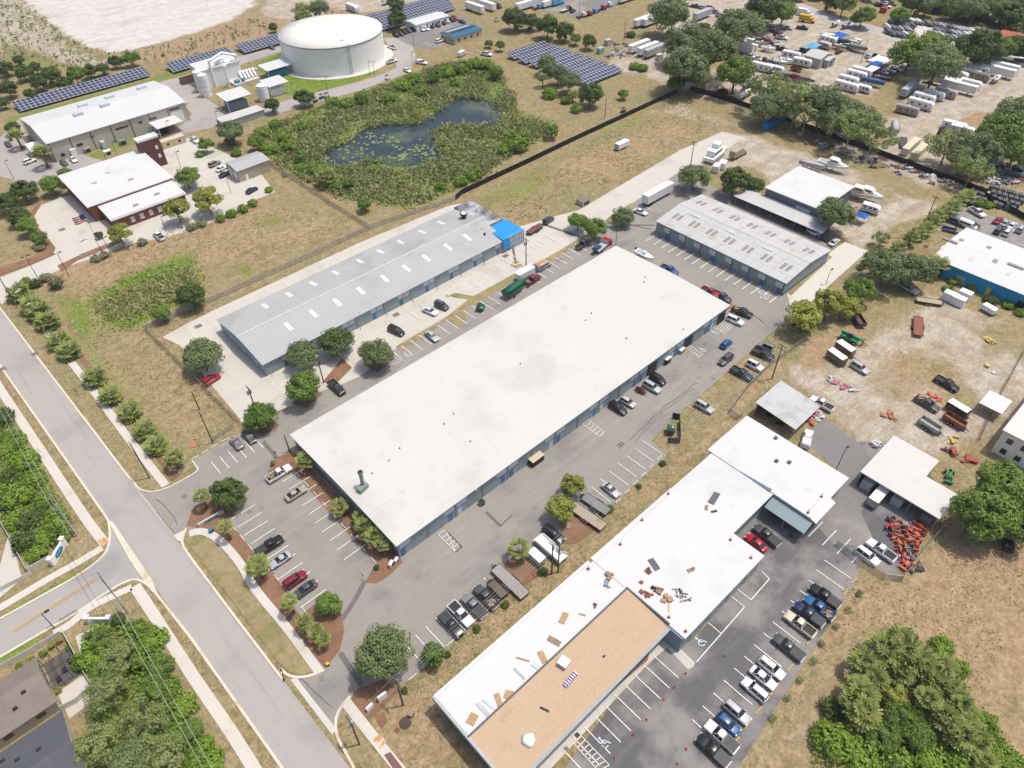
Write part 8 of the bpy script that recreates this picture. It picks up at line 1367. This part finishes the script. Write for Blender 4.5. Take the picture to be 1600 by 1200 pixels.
for i, q in enumerate([(806, 408), (812, 412), (803, 413)]): scrap(*q, (.45, .32, .1), f'yellow tool frame by the utility pole, {ORD[i+1]} from the top', 'tool frames by the pole', .5)
# houseboat on the sand
hx, hy = at(1117, 247); t = thing('houseboat', 'white houseboat with stepped cabin standing on the sand', 'boat', (hx, hy, 0), R(10)); mb = MB(); mb.loft([[(x, -w_, 1.0), (x, -w_*1.05, 2.2), (x, w_*1.05, 2.2), (x, w_, 1.0)] for x, w_ in ((-6, 1.9), (3, 2), (5.5, 1.3), (6.5, .3))]); mb.build('hull', whitem, t)
mb = MB(); mb.box(-4.5, 1.5, -1.6, 1.6, 2.2, 4.3); mb.build('cabin', whitem, t); mb = MB(); mb.box(-1.5, 1.2, -1.3, 1.3, 4.3, 5.9); mb.build('wheelhouse', whitem, t); mb = MB(); mb.box(-4.3, 1.55, -1.63, 1.63, 3.1, 3.8); mb.build('windows', glass, t); mb = MB(); mb.box(-5.5, 5, -2.02, 2.02, 1.7, 2.0); mb.build('red_stripe', M('stripe_red', (.3, .05, .06)), t); mb = MB(); [mb.box(x-.15, x+.15, s*1.2-.15, s*1.2+.15, 0, 1.05) for x in (-4, 0, 3) for s in (-1, 1)]; mb.build('stand', wood, t)
# pontoon boat and blue car on the tow truck
px_, py_ = at(860, 857, 1); t = thing('pontoon_boat', 'white pontoon boat on a trailer below the black van', 'boat', (px_, py_, .1), R(N_)); mb = MB(); mb.box(-3.6, 3.6, -1.2, 1.2, 1.0, 1.15); mb.build('deck', whitem, t)
for s in (-1, 1): mb = MB(); mb.tube((-3.6, s*.9, .75), (3.3, s*.9, .75), .3, .3, 10); mb.tube((3.3, s*.9, .75), (3.9, s*.9, .9), .3, .05, 10); mb.build('float', steel, t)
mb = MB(); mb.box(-3.4, 3.2, -1.18, -1.1, 1.15, 1.7); mb.box(-3.4, 3.2, 1.1, 1.18, 1.15, 1.7); mb.build('rail', whitem, t); mb = MB(); mb.box(-2.5, -1.2, -.9, -.3, 1.15, 1.6); mb.build('seat', M('seat_grey', (.4, .42, .45)), t)
tx, ty = at(938, 385, 1.5); place('hatch', 0, 0, E_+10, BLU, 'bright blue small car carried on the red tow truck', 'carried_car', 'car', z=1.22, s=.85, world=(tx-1.5, ty))
for i, (x, y) in enumerate([(833, 357), (838, 354)]): place('jet_ski', x, y, W_+5, (.5, .08, .06), f'red ride-on machine on the lane trailer, {["nearer the field", "nearer the SUV"][i]}', 'ride_on', 'machine', z=.6, s=.6)
# ---------------------------------------------------------------- fences, poles, signs, roof clutter
def alpha_mat(name, c, a):
    m = bpy.data.materials.new(name); m.use_nodes = True; N, L = m.node_tree.nodes, m.node_tree.links; b = N['Principled BSDF']; b.inputs['Base Color'].default_value = (*c, 1); b.inputs['Roughness'].default_value = .6
    tr_ = N.new('ShaderNodeBsdfTransparent'); mx = N.new('ShaderNodeMixShader'); mx.inputs[0].default_value = a; L.new(tr_.outputs[0], mx.inputs[1]); L.new(b.outputs[0], mx.inputs[2]); L.new(mx.outputs[0], N['Material Output'].inputs[0]); return m
chain = alpha_mat('chain_link', (.3, .31, .31), .3); screen = M('screen_cloth', (.016, .017, .02), var=.3, scale=1.5, rough=.8); vinyl = M('vinyl_fence', (.62, .6, .55), var=.06)
def fence(label, pts, h, panel, post, step=3., thick=.02, name='fence', pr=.05):
    P = [Vector(at(*p)) for p in pts]; t = thing(name, label, 'fence', (P[0].x, P[0].y, 0)); o = P[0]; mb = MB(); rails = MB()
    for a, b in zip(P, P[1:]):
        a, b = a-o, b-o; d = (b-a).normalized(); n = Vector((-d.y, d.x))*thick; n_ = max(1, int((b-a).length/step))
        for i in range(n_):
            p, q = a.lerp(b, i/n_), a.lerp(b, (i+1)/n_); w1, w2 = rnd.uniform(-.06, .06), rnd.uniform(-.06, .06)
            mb.hexa([(*(p-n), .05), (*(q-n), .05), (*(q+n), .05), (*(p+n), .05)], [(*(p-n), h-.05+w1), (*(q-n), h-.05+w2), (*(q+n), h-.05+w2), (*(p+n), h-.05+w1)])
            pb = MB(); pb.tube((*p, 0), (*p, h+.05), pr, pr, 6); pb.build('post', post, t)
        rails.tube((*a, h), (*b, h), .03, .03, 5)
    mb.build('panel', panel, t); rails.build('rail', post, t); return t
fence('long black silt fence between the pond and the brown field', [(712, 313), (722, 304), (760, 286), (830, 253), (900, 219), (980, 182), (1057, 146)], 2.0, screen, blackm, 4.5)
fence('black screened fence between the brown field and the storage yards', [(1078, 142), (1120, 153), (1165, 168), (1230, 191), (1300, 216), (1370, 241), (1450, 271), (1540, 305)], 2.1, screen, blackm, 4.5)
fence('black screened fence behind the cars at the bright blue building', [(1524, 302), (1560, 322), (1610, 350)], 2.1, screen, blackm, 4)
fence('grey chain-link fence around the west corner of the grey warehouse apron', [(245, 508), (228, 516), (300, 588), (372, 660)], 1.8, chain, steel, 3)
fence('chain-link fence along the north side of the grey warehouse', [(250, 506), (335, 470), (480, 405), (580, 358), (712, 313)], 1.8, chain, steel, 3.5)
fence('brown post fence running from the tan shed to the grey warehouse', [(420, 258), (470, 289), (520, 322), (578, 358)], 1.8, chain, wood, 2.2)
fence('chain-link fence from the gate up to the dirt yard trees', [(1140, 645), (1165, 610), (1200, 575), (1262, 530)], 1.8, chain, steel, 3); fence('short chain-link gate between shop and yard fence', [(1138, 645), (1152, 656), (1160, 650)], 1.8, chain, steel, 2, name='gate')
fence('dark fence between the dirt yard and the white two-storey office', [(1528, 690), (1550, 640), (1602, 545)], 1.9, chain, blackm, 3)
fence('chain-link fence at the end of the tractor lot', [(1306, 852), (1340, 880), (1380, 905), (1408, 908), (1440, 865), (1475, 822)], 1.8, chain, steel, 3)
fence('chain-link fence in front of the two-car corner bays', [(333, 690), (366, 668)], 1.5, chain, steel, 2)
fence('white vinyl fence beside the lower left wood', [(100, 988), (118, 1020), (135, 1055), (150, 1078)], 1.6, vinyl, vinyl, 2.2, .04); fence('white vinyl fence in front of the pool cage house', [(0, 1048), (50, 1020), (98, 992)], 1.5, vinyl, vinyl, 2.4, .04); fence('tan fence between the two shingle-roofed houses', [(98, 1110), (122, 1098), (146, 1076)], 1.6, vinyl, vinyl, 2, .04); fence('white vinyl fence beside the left edge thicket', [(0, 812), (22, 850), (44, 893)], 1.5, vinyl, vinyl, 2.4, .04); fence('low white fence from the entry sign to the side street wall', [(44, 893), (82, 872)], 1.2, vinyl, vinyl, 2.4, .05); fence('low white fence along the north verge of the side street', [(0, 925), (52, 898)], 1.2, vinyl, vinyl, 2.4, .05); fence('white rail fence on the kerb of the side street', [(94, 972), (122, 955)], 1.0, chain, vinyl, 1.2)
# power poles
def pole(px, h, label, arms=1, box=False, lean=0, m=None):
    x, y = at(*px); t = thing('utility_pole', label, 'pole', (x, y, 0)); mb = MB(); mb.tube((0, 0, 0), (lean, 0, h), .17, .11, 9); mb.build('shaft', m or polewood, t)
    for k in range(arms): mb = MB(); mb.box(-1.1, 1.1, -.06, .06, h-.5-k*.9, h-.36-k*.9); [mb.cyl(q, 0, h-.36-k*.9, h-.12-k*.9, .05, .05, 6) for q in (-1, -.4, .4, 1)]; a = mb.build('crossarm', polewood, t); a.rotation_euler = (0, 0, R(90) if arms < 3 else 0)
    if box:
        for k in range(box): mb = MB(); mb.cyl(.35*(-1)**k, .25, h-2.4, h-1.4, .25, .25, 10); mb.build('transformer', steel, t)
    return (x+lean, y, h)
pa = pole((234, 747), 11.3, 'leaning utility pole on the verge beside the right sidewalk'); pb_ = pole((630, 1102), 9.6, 'utility pole on the strip beside the white sign panels', 2); pc = pole((562, 1163), 9.6, 'utility pole with transformer on the corner verge by the second driveway', 1, 2); pd = pole((333, 692), 10, 'utility pole at the fence of the two-car corner bays'); pe = pole((28, 481), 10.5, 'dark pole on the left verge at the photo edge', 0)
pf = pole((862, 897), 10, 'left pole of the double pole behind the pontoon boat', 1, 1); pg = pole((872, 894), 9, 'right pole of the double pole behind the pontoon boat', 1, 1); ph_ = pole((1206, 592), 11, 'utility pole on the strip at the dirt yard fence', 2); pi_ = pole((822, 416), 9.6, 'utility pole with transformer by the camper van', 1, 2); pj = pole((400, 640), 7.5, 'utility pole with transformer at the sand patch corner', 1, 2); pk = pole((506, 598), 8, 'utility pole among the trees by the grey warehouse', 1, 3); pl = pole((453, 706), 5.5, 'short thin pole at the corner of the white-roofed warehouse', 0)
pm_ = pole((121, 837), 12.5, 'grey concrete pole beside the left sidewalk, near the entry sign', 2, 0, 0, steel); pn = pole((200, 958), 13.0, 'tall grey concrete pole at the side street corner', 2, 0, 0, steel)
po = pole((1079, 258), 9, 'double utility pole at the lane by the houseboat', 2); pp2 = pole((1446, 347), 9, 'utility pole beside the palm row on the sand', 1); pq = pole((945, 185), 8, 'thin pole beside the black silt fence', 0); pr_ = pole((1345, 98), 10, 'dark pole in the middle of the camper yard', 0); ps_ = pole((1420, 68), 10, 'pole beside the storage yard road', 1); pt = pole((975, 62), 8, 'pole at the corner behind the solar field', 0); pu = pole((312, 640), 6, 'thin pole in the dry field by the chain-link fence', 0)
def wires(label, A, Bv, n, r=.02, spread=.8, sag=.6):
    t = MB(); A, Bv = Vector(A), Vector(Bv); d = (Bv-A); nn = Vector((-d.y, d.x, 0)).normalized(); L_ = 14
    for k in range(n):
        o = nn*((k-(n-1)/2)*spread/max(1, n-1)*2); Q = [A+d*(i/L_)+o-Vector((0, 0, .3+sag*4*(i/L_)*(1-i/L_))) for i in range(L_+1)]
        for a, b in zip(Q, Q[1:]): t.tube(a, b, r, r, 4)
    return tag(t.build('power_line', M('wire_grey', (.3, .31, .31), rough=.5)), label, 'power line')
wires('pair of heavy cables above the left edge thicket', pm_, (-5.2, 330, 13), 2, .05, .5); wires('pair of heavy cables between the two grey concrete poles', pm_, pn, 2, .05, .5); wires('pair of heavy cables above the lower left wood', pn, (-8.8, 25, 13), 2, .05, .5)
wires('four wires along the strip from the front pole to the double pole', pb_, pf, 4); wires('four wires along the strip from the double pole to the yard pole', pf, ph_, 4); wires('wires between the two poles at the second driveway', pb_, pc, 2); wires('wires from the corner verge pole along the road', pc, pa, 2); wires('wires along the bays from the sand patch pole', pj, pk, 3); wires('wires from the tree pole to the camper van pole', pk, pi_, 3); wires('wires from the corner bay pole to the sand patch pole', pd, pj, 2)
# lamp posts
def lamp(px, h, label, dbl=False):
    x, y = at(*px); t = thing('lamp_post', label, 'lamp post', (x, y, 0)); mb = MB(); mb.tube((0, 0, 0), (0, 0, h), .09, .06, 8); mb.build('shaft', blackm, t); mb = MB(); mb.box(0, .9, -.05, .05, h-.1, h); mb.build('arm', blackm, t)
    for s in (1, -1) if dbl else (1,): mb = MB(); mb.obox((.85*s, 0, h-.05), (.75, .4, .16)); mb.build('lamp_head', blackm, t)
for a in [((85, 981), 5, 'black round-topped lamp on the side street kerb'), ((1306, 735), 7, 'lamp post at the shop corner in front of the L-shaped carport'), ((1290, 445), 5, 'lamp post on the east drive by the gridded warehouse'), ((962, 383), 6, 'lamp post at the corner near the red tow truck'), ((60, 436), 8, 'left twin-head lamp on the station drive', True), ((108, 431), 8, 'right twin-head lamp on the station drive', True), ((160, 396), 7, 'lamp near the flagpole, left'), ((175, 402), 7, 'lamp near the flagpole, right'), ((263, 369), 7, 'lamp at the hedge before the brick station'), ((22, 280), 7, 'lamp at the far left plant parking'), ((186, 250), 7, 'lamp behind the station roof'), ((268, 217), 7, 'lamp at the maroon tower'), ((345, 206), 8, 'lamp at the road behind the tan shed'), ((298, 190), 7, 'lamp at the lawn corner by the plant hall'), ((513, 147), 7, 'lamp on the plant road by the utility carts'), ((586, 122), 7, 'lamp before the big tank'), ((578, 118), 6, 'lamp left of the one before the big tank'), ((645, 103), 6, 'lamp at the plant road bend'), ((647, 72), 8, 'lamp beside the car row lot'), ((905, 27), 9, 'lamp in the truck lot at the top'), ((361, 302), 7, 'lamp on the station apron by the tan shed'), ((283, 262), 6, 'lamp beside the round station tree')]: lamp(*a)
# signs
def wallsign(label, p0, p1, h, m, face=None, pill=True, name='entry_sign', cat='sign'):
    A, Bv = Vector(at(*p0)), Vector(at(*p1)); d = Bv-A; L_ = d.length; t = thing(name, label, cat, (A.x, A.y, 0), math.atan2(d.y, d.x)); mb = MB(); mb.box(.25, L_-.25, -.2, .2, 0, h); mb.build('wall', m, t)
    if pill:
        for x in (.2, L_-.2): mb = MB(); mb.box(x-.35, x+.35, -.35, .35, 0, h+.35); mb.box(x-.45, x+.45, -.45, .45, h+.35, h+.5); mb.build('pillar', m, t)
    if face:
        for s in (-1, 1):
            mb = MB(); mb.hexa([(L_/2+L_*.26*math.cos(a), s*.2, h*.52+h*.36*math.sin(a)) for a in [6.283*i/18 for i in range(18)]], [(L_/2+L_*.26*math.cos(a), s*.26, h*.52+h*.36*math.sin(a)) for a in [6.283*i/18 for i in range(18)]]); f = mb.build('emblem', face, t)
            mb = MB()
            for k in range(4): mb.box(L_/2-L_*.15+k*L_*.08, L_/2-L_*.15+k*L_*.08+.12, min(s*.26, s*.28), max(s*.26, s*.28), h*.45, h*.6)
            mb.build('lettering', whitem, f)
    return t
wallsign('white entry wall with two pillars and a blue oval emblem', (84, 884), (104, 850), 1.9, whitem, M('emblem_blue', (.03, .17, .32))); wallsign('low white entry wall with dark letters at the lower left wood', (139, 972), (176, 972), 1.5, whitem, M('emblem_grey', (.35, .37, .4)))
wallsign('long low stone sign with a blue panel on the entrance island', (309, 824), (352, 800), .9, M('sign_stone', (.5, .48, .44)), M('panel_teal', (.03, .16, .26)), False); wallsign('white panel sign at the front corner, right of the pair', (590, 1098), (607, 1085), 1.6, whitem, None, False); wallsign('white panel sign at the front corner, left of the pair', (572, 1114), (585, 1101), 1.2, whitem, None, False)
def post_sign(px, label, m, h=2.2, w_=.7):
    x, y = at(*px); t = thing('road_sign', label, 'sign', (x, y, 0), .6); mb = MB(); mb.tube((0, 0, 0), (0, 0, h), .04); mb.build('post', steel, t); mb = MB(); mb.hexa([(0.05, 0, h-.95), (.05, w_*.7, h-.3), (.05, 0, h+.35), (.05, -w_*.7, h-.3)], [(.09, 0, h-.95), (.09, w_*.7, h-.3), (.09, 0, h+.35), (.09, -w_*.7, h-.3)]); mb.build('plate', m, t)
post_sign((122, 618), 'orange diamond sign on the verge left of the right sidewalk', M('sign_orange', (.75, .3, .02)), 2.0, 1.1); post_sign((568, 905), 'small white sign post at the mulch corner', whitem, 2); post_sign((432, 715), 'small dark sign post by the white pickup', steel, 2)
# flag
x, y = at(150, 372); t = thing('flagpole', 'flagpole with a striped red and white flag before the brick station', 'flagpole', (x, y, 0)); mb = MB(); mb.tube((0, 0, 0), (0, 0, 9), .09, .05); mb.build('pole', steel, t)
for nm, m, zs in (('red_stripe', M('flag_red', (.5, .04, .05)), range(0, 7, 2)), ('white_stripe', whitem, range(1, 7, 2))):
    mb = MB()
    for k in zs:
        for i in range(8):
            wv = lambda i: .3*math.sin(i*.9); mb.face([(-.1-i*.45, wv(i), 6.2+k*.35), (-.1-(i+1)*.45, wv(i+1), 6.2+k*.35), (-.1-(i+1)*.45, wv(i+1), 6.55+k*.35), (-.1-i*.45, wv(i), 6.55+k*.35)])
    mb.build(nm, m, t)
mb = MB(); mb.box(-1.6, -.1, -.06, .34, 7.3, 8.68); mb.build('canton', M('flag_blue', (.03, .05, .16)), t)
# dumpster screen, small service boxes, bollards, cones, wheel stops
def panelbox(name, label, cat, px, d, rz, m, z=0, top=None, group=None):
    x, y = at(*px, z); t = thing(name, label, cat, (x, y, z), R(rz), group); mb = MB(); mb.box(-d[0]/2, d[0]/2, -d[1]/2, d[1]/2, 0, d[2]); mb.build('body', m, t)
    mb = MB(); mb.box(-d[0]/2-.06, d[0]/2+.06, -d[1]/2-.06, d[1]/2+.06, d[2], d[2]+.1); mb.build('top', top or m, t); mb = MB(); mb.box(-d[0]*.35, d[0]*.35, -d[1]/2-.04, -d[1]/2+.01, d[2]*.15, d[2]*.8); mb.build('hatch', dark, t); return t
for i, (a, b) in enumerate([((1043, 692), (1062, 693)), ((1062, 690), (1061, 660)), ((1061, 656), (1050, 653))]): fence(['black board screen below the green dumpster', 'long black board screen right of the green dumpster', 'short black board screen above the green dumpster'][i], [a, b], 1.8, M('board_black', (.035, .036, .034), var=.3, scale=4), blackm, 2, .04, 'dumpster_screen')
panelbox('utility_shed', 'dark box with cream top against the warehouse south wall', 'box', (838, 722), (3.4, 1.5, 1.7), 0, dark, 0, M('cream', (.56, .46, .33))); panelbox('utility_shed', 'dark box with pale top near the far south wall', 'box', (1040, 566), (1.8, 1.8, 1.7), 0, dark, 0, whitem); panelbox('air_conditioner', 'grey air conditioner unit on the ground at the south wall', 'unit', (753, 788), (1.0, 1.0, 1.0), 0, steel, 0, dark); panelbox('meter_cabinet', 'white meter cabinet at the mulch corner of the warehouse', 'cabinet', (612, 884), (1.1, .5, 1.1), 30, whitem); panelbox('meter_cabinet', 'second white cabinet at the mulch corner, nearer the wall', 'cabinet', (620, 878), (.9, .5, 1.0), 30, whitem); panelbox('work_cart', 'pale work cart by the far south wall', 'cart', (1064, 550), (1.8, 1.1, 1.1), 10, steel, 0, whitem)
panelbox('block_enclosure', 'open concrete block enclosure on the lane edge', 'enclosure', (911, 318), (3.6, 3.2, 1.6), 0, M('block_tan', (.48, .41, .33), var=.12, rib=('Z', .2, .02)), 0, M('enclosure_floor', (.2, .17, .14))); panelbox('backflow_cover', 'blue valve cover on the entrance island', 'cover', (331, 831), (.8, .6, .8), 20, M('valve_blue', (.03, .18, .34))); panelbox('valve_post', 'yellow valve by the second driveway bed', 'valve', (513, 1040), (.4, .4, .8), 0, yellowp); panelbox('wood_box', 'small wooden box on the corner grass by the manhole', 'box', (643, 1117), (.9, .8, .8), 20, wood); panelbox('valve_box', 'small brick-red valve box on the corner grass', 'box', (621, 1141), (.6, .6, .12), 0, MAT['brick_red']); panelbox('pallet', 'wood pallet on the mulch by the flat trailers', 'pallet', (888, 822), (1.3, 1.1, .16), 30, wood)
for i, q in enumerate([(170, 242), (193, 226), (138, 238), (206, 244), (212, 212)]): panelbox('equipment_cabinet', ['white unit on a pad by the plant hall wall', 'green transformer box behind the station roof, right', 'pair of grey units on a pad at the plant hall wall', 'green transformer box behind the station roof, left', 'white generator unit near the plant hall carport'][i], 'unit', q, (2.4, 1.6, 1.7), 0, [whitem, M('transformer_green', (.16, .24, .16)), steel, M('transformer_green', (.16, .24, .16)), whitem][i])
for i in range(10):
    x = 43+.9+i*9*.98; t = tag(MBb(x) if False else (lambda mb: (mb.cyl(0, 0, 0, 1.1, .11, .11, 10), mb.cyl(0, 0, 1.1, 1.16, .09, .03, 10), mb.build('bollard', yellowp))[2])(MB()), f'yellow bollard at the grey warehouse south wall, {ORD[i+1]} from the left', 'bollard', 'bollards at the grey warehouse'); t.location = (x, 138.9, 0)
conem = M('cone_red', (.45, .06, .04))
for i, q in enumerate([(1071, 1053), (1053, 1075), (1037, 1094), (1010, 1125), (989, 1149), (960, 1185), (1072, 1171), (1058, 1194)]):
    x, y = at(*q); t = thing('traffic_cone', f'red traffic cone at a dark lot bay end, {ORD[i+1]} from the top' if i < 6 else f'red traffic cone near the black pickup at the photo bottom, {["upper", "lower"][i-6]} one', 'cone', (x, y, .1), 0, 'traffic cones'); mb = MB(); mb.cyl(0, 0, .05, .7, .13, .03, 12); mb.build('cone', conem, t); mb = MB(); mb.box(-.18, .18, -.18, .18, 0, .05); mb.build('base', conem, t)
stopw = M('wheel_stop_white', (.66, .65, .62), var=.1); nst = 0
def stops(p0, p1, n, rz, m, where, group):
    a, b = Vector(at(*p0)), Vector(at(*p1))
    for i in range(n):
        p = a.lerp(b, i/max(1, n-1)); mb = MB(); mb.hexa([(-.9, -.1, 0), (.9, -.1, 0), (.9, .1, 0), (-.9, .1, 0)], [(-.87, -.06, .14), (.87, -.06, .14), (.87, .06, .14), (-.87, .06, .14)]); o = tag(mb.build('wheel_stop', m), f'{where}, {ORD[i+1]} from the left', 'wheel stop', group); o.location = (p.x, p.y, .13); o.rotation_euler = (0, 0, R(rz))
stops((966, 783), (1030, 716), 6, 0, stopw, 'white wheel stop in the south bays behind the silver coupe', 'wheel stops in the south bays'); stops((645, 1058), (792, 925), 9, 0, stopw, 'white wheel stop in the diagonal front row of pickups', 'wheel stops in the front row'); stops((466, 742), (584, 876), 9, 90, stopw, 'white wheel stop along the mulch bed below the west wall', 'wheel stops at the west wall'); stops((366, 826), (476, 955), 9, 90, stopw, 'white wheel stop along the road side of the front bays', 'wheel stops at the road side'); stops((305, 716), (352, 688), 4, 0, stopw, 'white wheel stop in the corner bays with two cars', 'wheel stops in the corner bays'); stops((1150, 1158), (1334, 908), 13, 0, yellowp, 'yellow wheel stop behind the vehicles of the dark lot row', 'wheel stops in the dark lot')
# things left on the shop roof
cardb = M('cardboard', (.40, .26, .14), var=.15, scale=2); dk = M('roofing_sheet', (.11, .12, .14), var=.2, scale=2)
RF = [(881, 965, 2.2, 1.1, 20, cardb, 'brown cardboard sheet lying alone on the white roof'), (866, 1001, 1.0, 2.4, 15, wood, 'pallet-coloured board beside the tan roof edge'), (848, 1026, 1.0, 2.2, -20, cardb, 'bent brown board near the tan roof edge'), (838, 1040, .8, 1.8, 10, panel_lt, 'pale sheet beside the bent brown board'), (738, 1123, 1.8, 1.4, 20, cardb, 'folded cardboard near the lower white roof corner'), (779, 1093, .9, 2.2, -25, cardb, 'long cardboard strip at the lower white roof'), (795, 1085, 1.4, 1.4, 30, cardb, 'crumpled cardboard at the tan roof edge'), (755, 1108, .6, 3.0, 0, steel, 'bundle of grey sheets at the lower white roof'), (765, 1100, .5, 2.6, 8, panel_lt, 'pale metal strip beside the grey bundle'), (812, 1052, .4, 2.6, 0, steel, 'long metal trim on the white roof'), (817, 1030, .15, 2.4, 30, MAT['roof_rust'], 'thin rusty bar on the white roof'), (1042, 938, 1.9, 1.7, 20, cardb, 'brown cardboard box pile on the upper white roof'), (1030, 925, 1.6, 1.2, 60, wood, 'wood scrap pile on the upper white roof'), (1022, 920, .8, .8, 10, dark, 'dark bundle in the wood scrap pile'), (1064, 931, .4, 3.4, -8, steel, 'grey rail stack on the upper white roof'), (1067, 929, .3, 3.2, -8, dk, 'dark rail beside the grey rail stack'), (1010, 928, 1.6, 1.0, -30, MAT['red_oxide'], 'dark red tool pile on the upper white roof'), (952, 902, 2.0, 1.5, 10, wood, 'brown wooden crate pile at the upper white roof edge'), (950, 913, 1.0, .9, 20, M('bag_blue', (.25, .36, .48)), 'blue-grey bag below the wooden crate pile'), (1116, 778, 3.2, 1.3, 12, dk, 'dark sheet lying near the roof step'), (1022, 882, 1.2, 2.6, -20, dk, 'dark folded sheet in the middle of the white roof'), (1014, 893, .9, .9, 0, MAT['red_oxide'], 'dark red can cluster at the folded sheet'), (1104, 793, 1.2, .6, 30, wood, 'wooden scrap beside the dark sheet'), (1116, 799, 1.2, .4, -30, blackm, 'black tube at the roof step'), (1079, 891, 1.3, .7, -20, wood, 'timber offcuts on the right part of the white roof'), (1083, 889, .8, .5, 10, MAT['red_oxide'], 'red cans at the timber offcuts'), (1002, 910, .7, .7, 0, MAT['red_oxide'], 'single dark red box by the tan roof corner'), (930, 947, .7, .7, 20, MAT['red_oxide'], 'red can stack at the tan roof edge'), (910, 960, .25, 1.3, 30, cardb, 'small brown stick on the white roof'), (1045, 990-40, 1.6, .2, 40, yellowp, 'pale yellow lath on the upper white roof'), (902, 1147, .7, .7, 0, dark, 'dark ring on the tan roof'), (851, 1108, .3, 1.6, 20, dark, 'dark slit patch on the tan roof'), (944, 1025, .5, .3, 0, dark, 'small dark vent scrap on the tan roof')]
rz_ = random.Random(6)
for x, y, a, b, rz, m, lb in RF:
    X_, Y_ = at(x, y, 5.15); zt = 5.12 if (X_ > 60.3 or Y_ < 37.7) else 5.02
    if Y_ < 37.4 and X_ < 60.3: zt = 4.78+(Y_-27.9)/9.7*.5
    if X_ > 98: zt = 5.26
    mb = MB(); n = 4 if 'pile' in lb or 'cluster' in lb or 'stack' in lb else 1
    if n == 1: h_ = .1; mb.hexa([(-a/2, -b/2, 0), (a/2, -b/2*.94, 0), (a/2*.93, b/2, 0), (-a/2, b/2*.97, 0)], [(-a/2, -b/2, h_), (a/2, -b/2*.94, h_*1.4), (a/2*.93, b/2, h_), (-a/2, b/2*.97, h_*1.8)])
    else:
        for i in range(7): mb.obox((rz_.uniform(-a, a)*.5, rz_.uniform(-b, b)*.5, .15+.05*i), (rz_.uniform(.2, .6)*a, rz_.uniform(.2, .6)*b, .25), rz_.random()*3)
    o = tag(mb.build('loose_board', m), lb, 'board', 'loose work materials on the shop roof'); o.location = (X_, Y_, zt); o.rotation_euler = (0, 0, R(rz))
for i, q in enumerate([(1044, 772), (1003, 813), (969, 851), (919, 889), (1141, 844), (1173, 872), (1045, 965), (1071, 987), (1283, 777), (1262, 802)]):
    X_, Y_ = at(*q, 5.1); t = thing('warning_stand', f'dark red flag stand on the white roof edge, {ORD[i+1]} starting at the roof step' , 'stand', (X_, Y_, 5.28 if X_ > 98 else 5.12), 0, 'flag stands on the roof'); mb = MB(); mb.box(-.25, .25, -.25, .25, 0, .12); mb.build('base', MAT['red_oxide'], t); mb = MB(); mb.tube((0, 0, .1), (0, 0, 1.1), .05); mb.build('post', MAT['red_oxide'], t)
for p0, p1, lb in (((1044, 772), (919, 889), 'faded warning rope along the north edge of the white roof'), ((1141, 844), (1173, 872), 'yellow warning tape at the right corner of the white roof'), ((1283, 777), (1262, 802), 'yellow warning tape at the east wing corner')):
    a, b = at(*p0, 5.9), at(*p1, 5.9); mb = MB()
    for k in range(24):
        u, v = k/24, (k+.55)/24; mb.tube((a[0]+(b[0]-a[0])*u, a[1]+(b[1]-a[1])*u, 5.95), (a[0]+(b[0]-a[0])*v, a[1]+(b[1]-a[1])*v, 5.9), .035, .035, 4)
    tag(mb.build('warning_rope', M('tape_yellow', (.6, .5, .25))), lb, 'rope')
def hvac(px, s, label):
    X_, Y_ = at(*px, 5.6); z = 4.78+(Y_-27.9)/9.7*.5; t = thing('roof_unit', label, 'unit', (X_, Y_, z), .2); mb = MB(); mb.box(-s, s, -s, s, 0, .9); mb.build('casing', panel_lt, t); mb = MB(); mb.box(-s-.08, s+.08, -s-.08, s+.08, .9, 1.05); mb.build('lid', whitem, t)
hvac((881, 1036), .75, 'white-topped roof unit in the middle of the tan roof')
X_, Y_ = at(826, 1156, 5); t = thing('roof_bag', 'white crumpled bag on the lower tan roof', 'bag', (X_, Y_, 4.9)); mb = MB(); mb.loft([[((r+.12*math.sin(5*a))*math.cos(a), (r+.12*math.cos(3*a))*math.sin(a), z) for a in [6.283*i/16 for i in range(16)]] for r, z in ((1.0, 0), (1.1, .2), (.6, .55), (.2, .6))]); mb.build('bag', tarpw, t, True); mb = MB(); mb.box(-.3, .3, -.1, .1, .5, .75); mb.build('knot', tarpw, t)
X_, Y_ = at(891, 1063, 5); t = thing('membrane_roll', 'purple and white printed roll lying on the tan roof', 'roll', (X_, Y_, 5.05+(Y_-27.9)/9.7*.3), R(5)); mb = MB(); mb.tube((-1.4, 0, .1), (1.4, 0, .1), .42, .42, 14); mb.build('roll', whitem, t); mb = MB()
pur = M('print_purple', (.12, .05, .3))
for k in range(6): mb.tube((-1.3+k*.46, 0, .1), (-1.05+k*.46, 0, .1), .44, .44, 14)
mb.build('print', pur, t)
# ---------------------------------------------------------------- thin summer haze
mb = MB(); mb.box(-260, 640, -160, 760, -3, 130); hz = mb.build('haze', blackm); setting(hz, 'stuff'); hz.data.materials.clear()
hm = bpy.data.materials.new('haze_air'); hm.use_nodes = True; N_ = hm.node_tree.nodes; N_.remove(N_['Principled BSDF'])
pv = N_.new('ShaderNodeVolumePrincipled'); pv.inputs['Color'].default_value = (.93, .95, 1, 1); pv.inputs['Density'].default_value = .00009; hm.node_tree.links.new(pv.outputs[0], N_['Material Output'].inputs['Volume']); hz.data.materials.append(hm)
